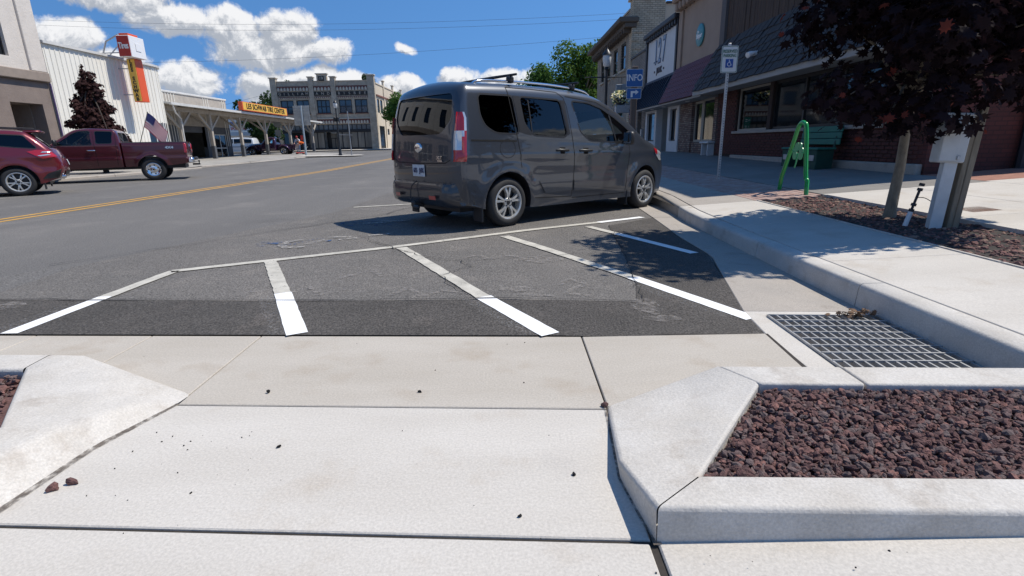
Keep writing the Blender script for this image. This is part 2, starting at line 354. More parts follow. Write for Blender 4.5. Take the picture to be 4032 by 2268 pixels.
_r.f = [f for f in _r.f if not (_r.v[f[0]][0] > -6.9 and _r.v[f[2]][1] < 2.5)]; _r.mi = [0]*len(_r.f)
road = struct(put('road', _r.mesh('road'), m_road))
cross_road = struct(put('cross_road', grid_sheet(-90, -17.4, 58, 73, 4, 4, lambda x, y: zr(y)-.004).mesh('cross_road'), m_road))
parking = struct(put('parking_bay', poly_sheet([(-4.0, 3.127), (.42, 2.834), (1.50, 2.823), (1.535, 2.84), (1.58, 3.29), (1.81, 4.18), (2.05, 5.2), (2.07, 6.1), (2.2, 7.9), (2.72, 9.2), (2.74, 34), (-1.7, 34), (-3.0, 9), (-4.3, 5.0)], zg, .004, .5), m_asphalt))
patch = put('asphalt_patch', poly_sheet([(-4.2, 3.139), (.42, 2.833), (1.50, 2.822), (1.54, 2.84), (1.585, 3.29), (1.81, 4.18), (2.05, 5.2), (2.065, 6.1), (2.18, 7.75), (1.38, 7.02), (1.27, 6.0), (1.17, 5.02), (1.02, 3.98), (.91, 3.52), (-1.71, 3.68), (-4.2, 3.90)], zg, .008, .5), m_newasph, parking)
def stripe(name, a, b, wd, m, parent, dz=.012, n=6, jag=0.0):
    a, b = Vector(a), Vector(b); t = (b-a).normalized(); nr = Vector((-t.y, t.x)); mb = MB(); V = []
    for i in range(n+1):
        p = a.lerp(b, i/n)
        for s_ in (-1, 1):
            q = p+nr*s_*(wd/2+random.uniform(-jag, jag)); V.append((q.x, q.y, zg(q.x, q.y)+dz))
    mb.add(V, [(2*i, 2*i+1, 2*i+3, 2*i+2) for i in range(n)]); return mb.build(name, m, parent)
for a, b, m in [((-3.13, 3.06), (-2.94, 3.86), m_white), ((-2.94, 3.86), (-3.05, 4.74), m_wornline)]: pass
# border of the hatched no-parking wedge
stripe('white_line', (-3.14, 3.075), (-3.135, 3.88), .11, m_white, parking, jag=.002)
stripe('white_line', (-3.135, 3.88), (-3.12, 4.72), .11, m_wornline, parking, n=14, jag=.004)
stripe('white_line', (-3.14, 4.71), (-1.31, 5.66), .11, m_wornline, parking, n=20, jag=.004)
stripe('white_line', (-1.31, 5.66), (1.30, 7.30), .11, m_wornline, parking, n=24, jag=.004)
stripe('white_line', (1.30, 7.30), (2.04, 7.80), .11, m_white, parking, jag=.002)
for a, k, b in [((-2.37, 5.05), (-1.76, 3.88), (-1.29, 2.955)), ((-1.18, 5.64), (-.19, 3.66), (.24, 2.855)), ((-.04, 6.23), (1.05, 4.2), (1.58, 3.16))]:
    stripe('white_line', a, k, .115, m_wornline, parking, n=20, jag=.005); stripe('white_line', k, b, .125, m_white, parking, n=12, jag=.002)
stripe('white_line', (1.09, 6.92), (1.36, 6.36), .11, m_wornline, parking, n=8, jag=.004); stripe('white_line', (1.36, 6.36), (1.92, 5.2), .115, m_white, parking)
stripe('white_line', (-2.84, 9.63), (1.6, 11.2), .1, m_wornline, parking, n=20)
for k in range(1, 5): stripe('white_line', (-2.84, 9.63+k*4.2), (1.9, 13.6+k*4.2), .1, m_oldwhite, parking)
m_spray = paint_worn('paint_overspray', (.72, .72, .71), .52, 1.05, 60)
for a, b in (((-1.83, 3.80), (-1.40, 2.97)), ((-.28, 3.62), (.13, 2.88)), ((.98, 4.1), (1.45, 3.2)), ((-3.25, 3.1), (-3.23, 3.8))): stripe('overspray', a, b, .13, m_spray, parking, dz=.011, n=8, jag=.02)
# traces of a blue access symbol, chalk scribble and cracks
for c, w_, h in [((-2.72, 6.05), .5, .34), ((-2.3, 6.2), .35, .22), ((-2.0, 7.55), .9, .5)]:
    put('blue_paint_trace', poly_sheet([(c[0]-w_/2, c[1]-h/2), (c[0]+w_/2, c[1]-h/2), (c[0]+w_/2, c[1]+h/2), (c[0]-w_/2, c[1]+h/2)], zg, .0125), m_blue, parking)
for pts in ([(-2.62, 5.9), (-2.5, 5.75), (-2.3, 5.78)], [(-2.6, 5.95), (-2.64, 6.1), (-2.5, 6.25)], [(-2.33, 5.95), (-2.2, 6.2)], [(-2.25, 6.4), (-1.95, 6.38)], [(-2.05, 6.2), (-1.85, 6.3)], [(-1.75, 6.45), (-1.5, 6.55)], [(-2.1, 7.5), (-1.7, 7.6)], [(-1.9, 7.7), (-1.45, 7.72)]):
    for a, b in zip(pts, pts[1:]): stripe('faded_symbol_stroke', a, b, .085, m_oldwhite, parking, dz=.0165, n=4)
for pts in ([(-1.7, 3.85), (-1.62, 4.05), (-1.5, 3.9), (-1.45, 3.8), (-1.3, 3.95)], [(-.9, 3.75), (-.8, 3.95), (-.65, 3.72), (-.5, 3.85), (-.3, 3.75)], [(-.45, 5.0), (-.3, 5.15), (-.2, 4.95), (0, 5.1), (.2, 4.9), (.35, 5.05)],
            [(.4, 3.95), (.5, 4.15), (.62, 3.98), (.5, 3.85), (.42, 3.72), (.6, 3.66)], [(-1.45, 4.3), (-1.25, 4.6), (-1.1, 4.35)], [(.1, 3.7), (.35, 3.65)]):
    for a, b in zip(pts, pts[1:]): stripe('chalk_stroke', a, b, .05, m_chalk, parking, dz=.013, n=3, jag=.01)
for c, w_, h in [((.05, 3.85), .3, .2), ((-2.0, 3.95), .2, .07), ((.95, 3.4), .25, .5), ((.3, 4.9), .5, .4), ((-3.75, 3.68), .4, .25), ((1.0, 3.15), .3, .15)]:
    put('dust_stain', poly_sheet([(c[0]+w_/2*math.cos(a)*random.uniform(.7, 1), c[1]+h/2*math.sin(a)*random.uniform(.7, 1)) for a in [i*math.pi/6 for i in range(12)]], zg, .0135), m_chalk, parking)
def crack(pts, wd=.012):
    P = [pts[0]]
    for a, b in zip(pts, pts[1:]):
        for k in range(1, 9):
            t = k/8; P.append((a[0]+(b[0]-a[0])*t+random.gauss(0, .022), a[1]+(b[1]-a[1])*t+random.gauss(0, .022)))
    mb = MB(); V = []
    for i, p in enumerate(P):
        q = P[min(i+1, len(P)-1)]; o = P[max(i-1, 0)]; t = Vector((q[0]-o[0], q[1]-o[1])).normalized(); wv = wd*random.uniform(.3, 1)
        V += [(p[0]-t.y*wv/2, p[1]+t.x*wv/2, zg(*p)+.0175), (p[0]+t.y*wv/2, p[1]-t.x*wv/2, zg(*p)+.0175)]
    mb.add(V, [(2*i, 2*i+1, 2*i+3, 2*i+2) for i in range(len(P)-1)]); mb.build('crack', m_crack, parking)
crack([(-1.9, 6.5), (-1.3, 5.66), (-.9, 5.2), (-.45, 4.9), (-.35, 4.65)]); crack([(-.45, 4.9), (.3, 5.0), (1.1, 5.3)], .008); crack([(-.35, 4.65), (-.6, 4.3), (-.3, 3.75)], .009)
crack([(-4.2, 3.89), (-1.71, 3.685), (.9, 3.53)], .016); crack([(-4.6, 5.1), (-3.4, 6.6), (-2.0, 8.6), (-1.2, 11)], .02); crack([(.95, 3.5), (1.02, 3.98), (1.17, 5.02), (1.37, 7.0)], .01)
# double yellow centre line, lane edge lines, far markings
for dx in (-.15, .15): stripe('yellow_line', (-8.62+dx, -10), (-8.38+dx, 60), .11, m_yellow, road, dz=.004, n=40)
stripe('white_line', (-12.75, 6), (-12.6, 15.4), .1, m_oldwhite, road, dz=.004, n=12); stripe('white_line', (-14.4, 12), (-15.2, 46), .1, m_oldwhite, road, dz=.004, n=20)
for k in range(6): stripe('white_line', (-13.5+k*2.0, 57.2), (-12.3+k*2.0, 57.2), .4, m_oldwhite, road, dz=.005)

# ---- foreground concrete: slabs with open joints over a dirt bed
fore = struct(put('crossing_pavement', poly_sheet([(-6.6, -6), (9, -6), (9, 1.9), (2.40, 2.2), (1.48, 2.30), (1.52, 2.84), (-6.6, 3.32)], lambda x, y: -.009, 0), m_joint))
SK = -.066
def slab(poly, m=m_conc, g=.004, zf=lambda x, y: 0.0, parent=fore, name='slab', th=.022):
    cx = sum(p[0] for p in poly)/len(poly); cy = sum(p[1] for p in poly)/len(poly); n = len(poly); ins = []
    for i in range(n):                                             # inset by the joint
        p0, p1, p2 = Vector(poly[i-1]), Vector(poly[i]), Vector(poly[(i+1) % n])
        e1, e2 = (p1-p0).normalized(), (p2-p1).normalized(); n1, n2 = Vector((-e1.y, e1.x)), Vector((-e2.y, e2.x))
        bi = (n1+n2); bi = bi/max(.2, bi.dot(n1)); ins.append((p1, bi))
    area = sum(poly[i-1][0]*poly[i][1]-poly[i][0]*poly[i-1][1] for i in range(n)); sg = 1 if area > 0 else -1
    a = [(p+b*sg*g) for p, b in ins]; b2 = [(p+b*sg*(g+.004)) for p, b in ins]
    mb = MB(); V = [(q.x, q.y, zf(q.x, q.y)-th) for q in a]+[(q.x, q.y, zf(q.x, q.y)-.004) for q in a]+[(q.x, q.y, zf(q.x, q.y)) for q in b2]
    mb.add(V, [(i, (i+1) % n, n+(i+1) % n, n+i) for i in range(n)]+[(n+i, n+(i+1) % n, 2*n+(i+1) % n, 2*n+i) for i in range(n)]+[tuple(range(2*n, 3*n))])
    return mb.build(name, m, parent, smooth=0)
def ey(x): return 2.865+SK*x                # asphalt edge of the concrete
def j2(x): return 2.005+SK*x
def j3(x): return 1.245+SK*x
for poly in ([(-1.5, j2(-1.5)), (.41, j2(.41)), (.42, ey(.42)), (-1.51, ey(-1.51))],
             [(-2.2, 2.1), (-1.5, j2(-1.5)), (-1.51, ey(-1.51)), (-2.2, ey(-2.2))], [(-2.95, 2.1), (-2.2, 2.1), (-2.2, ey(-2.2)), (-2.95, ey(-2.95))],
             [(-5.2, 2.1), (-2.95, 2.1), (-2.95, ey(-2.95)), (-5.2, ey(-5.2))], [(-6.6, 2.1), (-5.2, 2.1), (-5.2, ey(-5.2)), (-6.6, ey(-6.6))],
             [(.41, j2(.41)), (1.47, 1.9), (1.46, 2.36), (1.50, ey(1.5)+.06), (.42, ey(.42))]): slab(poly, m_conc2)
slab([(-1.9, j3(-1.9)), (.395, j3(.395)), (.41, j2(.41)), (-1.5, j2(-1.5)), (-1.9, 2.1)], g=.005)
slab([(-6.6, j3(-6.6)), (-1.9, j3(-1.9)), (-1.9, 2.1), (-6.6, 2.1)])
slab([(-3, -6), (.39, -6), (.392, j3(.39)), (-3, j3(-3))], g=.009); slab([(-6.6, -6), (-3, -6), (-3, j3(-3)), (-6.6, j3(-6.6))])
slab([(.39, -6), (2.6, -6), (2.6, 1.5), (.4, 1.5)], g=.009, zf=lambda x, y: min(.105, max(0, (x-.4)*.072)))
slab([(2.6, -6), (9, -6), (9, 1.5), (2.6, 1.5)], zf=lambda x, y: min(.105, max(0, (x-.4)*.072)))

# ---- gutter pan with drain
gut = struct(put('gutter', poly_sheet([(1.42, 2.2), (1.66, 2.2), (1.68, 3.24), (2.44, 3.24), (2.48, 2.2), (2.62, 2.2), (2.62, 4), (2.66, 6), (2.8, 8.4), (2.25, 8.1), (2.08, 6.1), (2.06, 5.2), (1.81, 4.18), (1.585, 3.29), (1.52, 2.84)], lambda x, y: zg(x, y), -.012), m_joint))
for poly in ([(1.5, 2.3), (1.655, 2.3), (1.70, 3.225), (1.80, 3.30), (1.585, 3.31), (1.52, 2.84)], [(1.70, 3.215), (2.43, 3.19), (2.45, 3.30), (1.585, 3.31)],
             [(1.585, 3.31), (2.45, 3.30), (2.5, 5.0), (2.03, 5.0), (1.81, 4.18)], [(2.03, 5.0), (2.5, 5.0), (2.55, 7.75), (2.19, 7.75), (2.07, 6.1), (2.055, 5.2)]):
    slab(poly, m_conc_old if poly[0][1] > 3.3 else m_conc, zf=lambda x, y: zg(x, y)+.012, parent=gut, g=.003, name='gutter_slab')
put('asphalt_fillet', poly_sheet([(2.19, 7.75), (2.56, 7.75), (2.75, 9.4), (2.3, 9.4)], zg, .013), m_conc_old, gut)
pit = MB()
for q in ([(1.62, 2.2, -.6), (2.5, 2.2, -.6), (2.5, 3.26, -.6), (1.62, 3.26, -.6)],): pit.add(q, [(0, 1, 2, 3)])
for a, b in (((1.655, 2.2), (1.70, 3.22)), ((1.70, 3.22), (2.43, 3.2)), ((2.43, 3.2), (2.41, 2.2)), ((2.41, 2.2), (1.655, 2.2))): pit.add([(*a, -.6), (*b, -.6), (*b, zg(*b)+.006), (*a, zg(*a)+.006)], [(0, 1, 2, 3)])
pit.build('drain_pit', m_conc_old, gut)
m_galv = mat('galvanised_steel', (.50, .50, .50), .5, .55, var=.25, scale=12)
grate = thing('drain_grate', 'galvanised bar grate over the storm drain in the gutter', 'drain grate', (2.05, 2.8, -.05))
for k in range(14):
    x = 1.69+k*.0548; b = MB(); x2 = x-.03
    b.beam((x2, 2.2, zg(x, 2.3)+.012), (x+.005, 3.2, zg(x, 3.2)+.012), .010, .03); b.build('bar', m_galv, grate)
for k in range(10):
    y = 2.235+k*.105; b = MB(); b.beam((1.66+(y-2.2)*.04, y+.01, zg(1.66, y)+.024), (2.415, y, zg(2.42, y)+.024), .011, .012); b.build('cross_bar', m_galv, grate)

# ---- raised planters either side of the crossing
def bevelled(name, V, Fc, m, parent=None, wd=.02, seg=3):
    mb = MB(); mb.add(V, Fc); o = mb.build(name, m, parent, smooth=60)
    md = o.modifiers.new('bevel', 'BEVEL'); md.width = wd; md.segments = seg; md.limit_method = 'ANGLE'; md.angle_limit = R_(22); return o
H = .112
def fy(x): return 1.247+SK*x
rp = thing('planter_curb', 'low concrete planter curb with sloped end on the right of the crossing', 'planter curb', (1.5, 1.6, 0))
bevelled('curb_end', [(.40, fy(.4), H), (.575, 1.362, H), (1.04, 1.965, H), (.935, 2.145, H), (.41, 1.995, .004), (.955, 2.20, -.03), (.365, 1.5, -.01), (.405, fy(.4)-.012, -.05), (.355, 1.52, H*.60), (.575, 1.362, -.05), (1.04, 1.965, -.05)],
         [(0, 1, 8), (1, 2, 4, 8), (2, 3, 4), (4, 3, 5), (4, 6, 8), (8, 6, 7, 0), (1, 9, 10, 2)], m_curb, rp, .014)
fr = lambda x: 1.40+SK*x
bevelled('curb_front', [(.405, fy(.405), H), (3.6, fy(3.6), H+.03), (3.6, fr(3.6), H+.03), (.58, fr(.58)-.001, H), (.405, fy(.4)-.012, -.05), (3.6, fy(3.6)-.012, -.03), (3.6, fr(3.6), -.05), (.58, fr(.58), -.05)],
         [(0, 1, 2, 3), (0, 4, 5, 1), (3, 2, 6, 7), (1, 5, 6, 2)], m_curb, rp, .013)
for x0, x1 in ((.94, 1.47), (1.477, 3.6)):
    bk = lambda x: 2.208+SK*x; bi = lambda x: 2.032+SK*x
    a = max(x0, 1.045)
    bevelled('curb_back', [(x0, bk(x0), H), (x1, bk(x1), H), (x1, bi(x1), H), (a, bi(a), H), (x0, bk(x0)+.02, -.2), (x1, bk(x1)+.02, -.2), (x1, bi(x1), -.05), (a, bi(a), -.05)], [(0, 1, 2, 3), (0, 4, 5, 1), (3, 2, 6, 7), (1, 5, 6, 2), (0, 3, 7, 4)], m_curb, rp, .010)
lp = thing('planter_curb', 'white concrete planter curb with sloped flank on the left of the crossing', 'planter curb', (-2.2, 2, 0))
bevelled('curb_flank', [(-2.31, 2.28, H), (-1.93, 1.75, H), (-1.62, 1.33, H), (-1.35, .95, H), (-1.45, .9, -.01), (-1.64, 1.40, -.01), (-1.61, 1.75, -.01), (-1.50, 2.105, .003), (-1.62, 2.02, .055), (-1.72, 1.72, .10), (-1.78, 1.42, H), (-1.6, .9, H), (-2.16, 2.445, H), (-2.33, 2.46, H), (-2.2, 2.60, -.02), (-1.49, 2.20, .002), (-2.31, 2.28, -.05), (-1.93, 1.75, -.05), (-2.33, 1.2, H), (-2.02, 1.2, H)],
         [(0, 1, 9, 8), (1, 10, 9), (9, 10, 5, 6), (8, 9, 6, 7), (12, 0, 8), (12, 8, 7, 15), (13, 0, 12), (13, 12, 14), (12, 15, 14), (0, 16, 17, 1)], m_curb, lp, .02)
b0 = MB(); b0.add([(-1.93, 1.75, H), (-1.78, 1.42, H), (-1.64, 1.40, -.01), (-1.62, .6, -.01), (-1.77, .6, H), (-1.95, .6, H)], [(0, 1, 4, 5), (1, 2, 3, 4)]); b0.build('curb_side', m_curb, lp)
bevelled('curb_back', [(-2.335, 2.46, H), (-6, 2.70, H), (-6, 2.5, H), (-2.315, 2.28, H), (-2.22, 2.6, -.05), (-6, 2.84, -.05), (-6, 2.5, -.05), (-2.315, 2.28, -.05)], [(0, 1, 2, 3), (0, 4, 5, 1), (3, 2, 6, 7)], m_curb, lp, .015)

# ---- right-hand sidewalk: kerb, slabs, brick strip, planting bed
TOE = [(-6, 2.44), (2.0, 2.40), (3.2, 2.42), (4.2, 2.44), (7.25, 2.52), (9.1, 2.70), (12, 2.74), (60, 2.74), (200, 2.74)]
def toe(y):
    for (a, xa), (b, xb) in zip(TOE, TOE[1:]):
        if y <= b: return xa+(xb-xa)*(y-a)/(b-a)
    return 2.74
walk = struct(put('sidewalk', grid_sheet(2.6, 7.7, 1.75, 60, 8, 60, zs, -.03).mesh('sidewalk'), m_joint))
def kerb(y0, y1, m):
    n = max(2, int((y1-y0)/.25)); V = []; prof = [(0, -.12), (.004, -.02), (.012, -.012), (.03, -.001), (.17, 0), (.185, -.004), (.185, -.12)]
    for i in range(n+1):
        y = y0+(y1-y0)*i/n; x = toe(y); z = zs(x+.1, y)
        for k, (dx, dz) in enumerate(prof):
            V.append((x+dx+(0 if k else -.012), y, (zg(x, y)-.08) if k in (0, 6) else z+dz-(.018 if k == 1 else 0)))
    mb = MB(); m_ = len(prof); mb.add(V, [(i*m_+k, i*m_+k+1, (i+1)*m_+k+1, (i+1)*m_+k) for i in range(n) for k in range(m_-1)]+[tuple(range(m_)), tuple(range(n*m_, n*m_+m_))])
    return mb.build('kerb', m, walk, smooth=50)
for y0, y1 in ((1.75, 3.42), (3.427, 5.0), (5.007, 7.75)): kerb(y0, y1, m_curb)
for k in range(12): kerb(7.757+k*3.5, 7.757+k*3.5+3.493, m_conc_old)
def wslab(x0, x1, y0, y1, m, name='slab'):
    f0 = (lambda y: toe(y)+.189) if x0 is None else (lambda y: x0)
    ny = 4; poly = [(f0(y0+(y1-y0)*k/ny), y0+(y1-y0)*k/ny) for k in range(ny+1)][::-1]+[(x1, y0), (x1, y1)]
    return slab(poly, m, zf=zs, parent=walk, g=.003, name=name, th=.05)
for y0, y1 in ((1.75, 4.1), (4.1, 5.95), (5.95, 7.75)): wslab(None, 3.74, y0, y1, m_conc)
for y0, y1 in ((7.75, 9.3), (9.3, 11.2), (11.2, 13.2), (13.2, 15.2)): wslab(None, 3.72, y0, y1, m_conc_old)
for k in range(9): wslab(None, 3.72, 15.2+k*4, 19.2+k*4, m_conc_old)
for x0, x1 in ((4.80, 6.1), (6.1, 7.35)):
    for y0, y1, m in ((1.75, 3.6, m_conc), (3.6, 5.5, m_conc), (5.5, 7.9, m_conc), (7.9, 8.75, m_walk_shade), (8.75, 10.6, m_walk_shade), (10.6, 12.4, m_walk_shade), (12.4, 14.2, m_walk_shade), (14.2, 16, m_walk_shade)): wslab(x0, x1, y0, y1, m)
    for k in range(6): wslab(x0, x1+.2*(x1 > 7), 16+k*3, 19+k*3, m_walk_shade)
for x0, x1 in ((7.35, 9.2), (9.2, 11.5), (11.5, 16)):
    for y0, y1 in ((1.75, 4), (4, 6.5), (6.5, 8.0)): wslab(x0, x1, y0, y1, m_conc)
m_redpave = mat('red_paving', (.36, .17, .12), .9, var=.3, scale=8)
wslab(7.36, 16, 8.0, 9.25, m_redpave, 'red_band'); wslab(5.2, 5.55, 5.72, 6.05, m_redpave, 'utility_cover')
brick_me = MB().cbox(-.049, .049, -.099, .099, -.03, .03, .006).mesh('paver')
m_paver = mat('brick_paver', (.34, .2, .16), .9, col2=(.42, .33, .29), scale=5, fine=.2, fscale=80)
xf = []
for j in range(0, 48):
    for i in range(10):
        y = 7.86+j*.204+(.1 if i % 2 else 0); x = 3.78+i*.104
        xf.append(Matrix.Translation((x, y, zs(x, y)-.032+random.uniform(-.002, .003))) @ Matrix.Rotation(math.atan(.055), 4, 'Y').inverted())
pieces('paver', brick_me, m_paver, walk, xf, 290, key=lambda M: M.translation.y)
put('brick_strip_far', grid_sheet(3.73, 4.78, 17.7, 55, 2, 20, zs, -.004).mesh('brick_strip_far'), m_paver, walk)
bed_soil = struct(put('bed_soil', grid_sheet(3.74, 4.80, 1.75, 7.75, 6, 20, zs, -.07).mesh('bed_soil'), m_joint))
for x in (3.745, 4.79):
    b = MB()
    for k in range(6): y = 1.8+k*.995; b.beam((x, y, zs(x, y)-.035), (x, y+.98, zs(x, y+.98)-.035), .022, .09)
    b.build('bed_edging', m_curb, walk)
# road behind camera is left as the same asphalt

# ---- left-hand side
m_lconc = mat('forecourt_concrete', (.33, .315, .285), .9, col2=(.26, .24, .215), scale=.7, fine=.15, fscale=60, bump=.3, bscale=60, bdist=.005)
LC = -17.2
lw = struct(put('left_sidewalk', grid_sheet(-22.2, LC-.2, -14, 38, 2, 30, lambda x, y: zr(y)+.10).mesh('left_sidewalk'), m_lconc))
for k in range(13):
    y0 = -14+k*3.4; y1 = y0+3.39
    if y0 > 29: continue
    b = MB(); b.cbox(LC-.24, LC, y0, y1, -.1, .115, .03); b.build('kerb', m_conc_old, lw)
forec = struct(put('forecourt', grid_sheet(-40, LC, 30, 58, 8, 14, lambda x, y: zr(y)+.02+.14*min(1, max(0, (LC-x)/2.5))).mesh('forecourt'), m_lconc))
b = MB(); b.cbox(LC-.25, LC-.02, 30.2, 36, .0, .19, .03); b.build('kerb', m_conc_old, forec)
for (a, b_) in (((LC-.3, 36.4), (LC-.3, 44)), ((LC-.3, 44.4), (LC-.3, 55))):
    b = MB(); b.cbox(a[0]-.12, a[0]+.12, a[1], b_[1], zr(a[1]), zr(a[1])+.09, .04); b.build('kerb', m_conc_old, forec)
corner = struct(put('far_sidewalk', grid_sheet(-80, -13.5, 73, 140, 8, 12, lambda x, y: zr(y)+.12).mesh('far_sidewalk'), m_conc))

# dirt gathered along the toes of the planter curbs
m_toedirt = paint_worn('toe_dirt', (.16, .13, .105), .38, .62, 22)
def dirt(pts, wd, parent, z=.004):
    mb = MB(); V = []; P = []
    for a, b in zip(pts, pts[1:]):
        for k in range(8): P.append((a[0]+(b[0]-a[0])*k/8, a[1]+(b[1]-a[1])*k/8))
    P.append(pts[-1])
    for i, q in enumerate(P):
        a, b = P[max(0, i-1)], P[min(len(P)-1, i+1)]; t = Vector((b[0]-a[0], b[1]-a[1])).normalized(); V += [(q[0]-t.y*wd, q[1]+t.x*wd, z), (q[0]+t.y*wd*.4, q[1]-t.x*wd*.4, z)]
    mb.add(V, [(2*i, 2*i+1, 2*i+3, 2*i+2) for i in range(len(P)-1)]); mb.build('dirt_line', m_toedirt, parent)
dirt([(-1.62, .9), (-1.635, 1.40), (-1.605, 1.75), (-1.495, 2.11)], .022, fore); dirt([(.405, 2.0), (.362, 1.5), (.40, 1.2)], .018, fore)

bevelled('curb_end', [(3.55, 1.0, H+.03), (3.72, 1.0, H+.03), (3.72, 2.0, H+.03), (3.55, 2.0, H+.03), (3.55, 1.0, -.1), (3.72, 1.0, -.1), (3.72, 2.0, -.1), (3.55, 2.0, -.1)], [(0, 1, 2, 3), (0, 4, 5, 1), (1, 5, 6, 2), (3, 2, 6, 7), (0, 3, 7, 4)], m_curb, rp, .010)
for x0, x1 in ((3.73, 5.6), (5.6, 7.4), (7.4, 9.0), (9.0, 16.0)): slab([(x0, 1.2), (x1, 1.2), (x1, 1.78), (x0, 1.78)], m_conc, zf=lambda x, y: zs(x, 1.78)*(y-1.2)/.58+.105*(1.78-y)/.58, parent=walk, name='ramp_slab', th=.05)
# ================================================================== vehicles
m_tyre = mat('tyre_rubber', (.022, .022, .023), .78, bump=.2, bscale=60, bdist=.004, fine=.2, fscale=90)
m_rim = mat('alloy_rim', (.60, .59, .56), .32, .55, var=.2, scale=20, rvar=.1)
m_chrome = mat('chrome', (.75, .76, .78), .1, 1.0)
m_blackpl = mat('black_plastic', (.018, .018, .02), .45, fine=.1)
m_seam = mat('panel_gap', (.004, .004, .004), .9)
m_glass_dark = glass('tinted_glass', (.022, .026, .03)); m_glass_mid = glass('door_glass', (.74, .82, .80)); m_glass_clear = glass('clear_glass', (.68, .76, .74))
m_red = mat('tail_lamp_red', (.42, .012, .02), .12, coat=1.0); m_clear = mat('lamp_clear', (.62, .64, .66), .12, .4, coat=1.0)
m_seat = mat('seat_cloth', (.10, .10, .105), .9); m_plate = mat('plate_white', (.62, .66, .70), .5, var=.25, scale=30); m_ink = mat('dark_blue_ink', (.03, .04, .12), .6)
def poly_dist(P, Q):
    """least distance of points P (n,2) from polyline Q"""
    Q = np.asarray(Q, float); A, B = Q[:-1], Q[1:]; D = B-A; L2 = (D**2).sum(1)+1e-12
    out = np.full(len(P), 9.0)
    for a, d, l2 in zip(A, D, L2):
        t = np.clip(((P-a)@d)/l2, 0, 1); out = np.minimum(out, np.hypot(*(P-(a+t[:, None]*d)).T))
    return out
def resample(pts, n, byx=False):
    P = np.asarray(pts, float)
    s_ = (P[:, 0]-P[0, 0])/(P[-1, 0]-P[0, 0]) if byx else np.r_[0, np.cumsum(np.hypot(*np.diff(P, axis=0).T))]
    s_ = s_/s_[-1]; t = n if hasattr(n, '__len__') else np.linspace(0, 1, n)
    return np.c_[np.interp(t, s_, P[:, 0]), np.interp(t, s_, P[:, 1])]
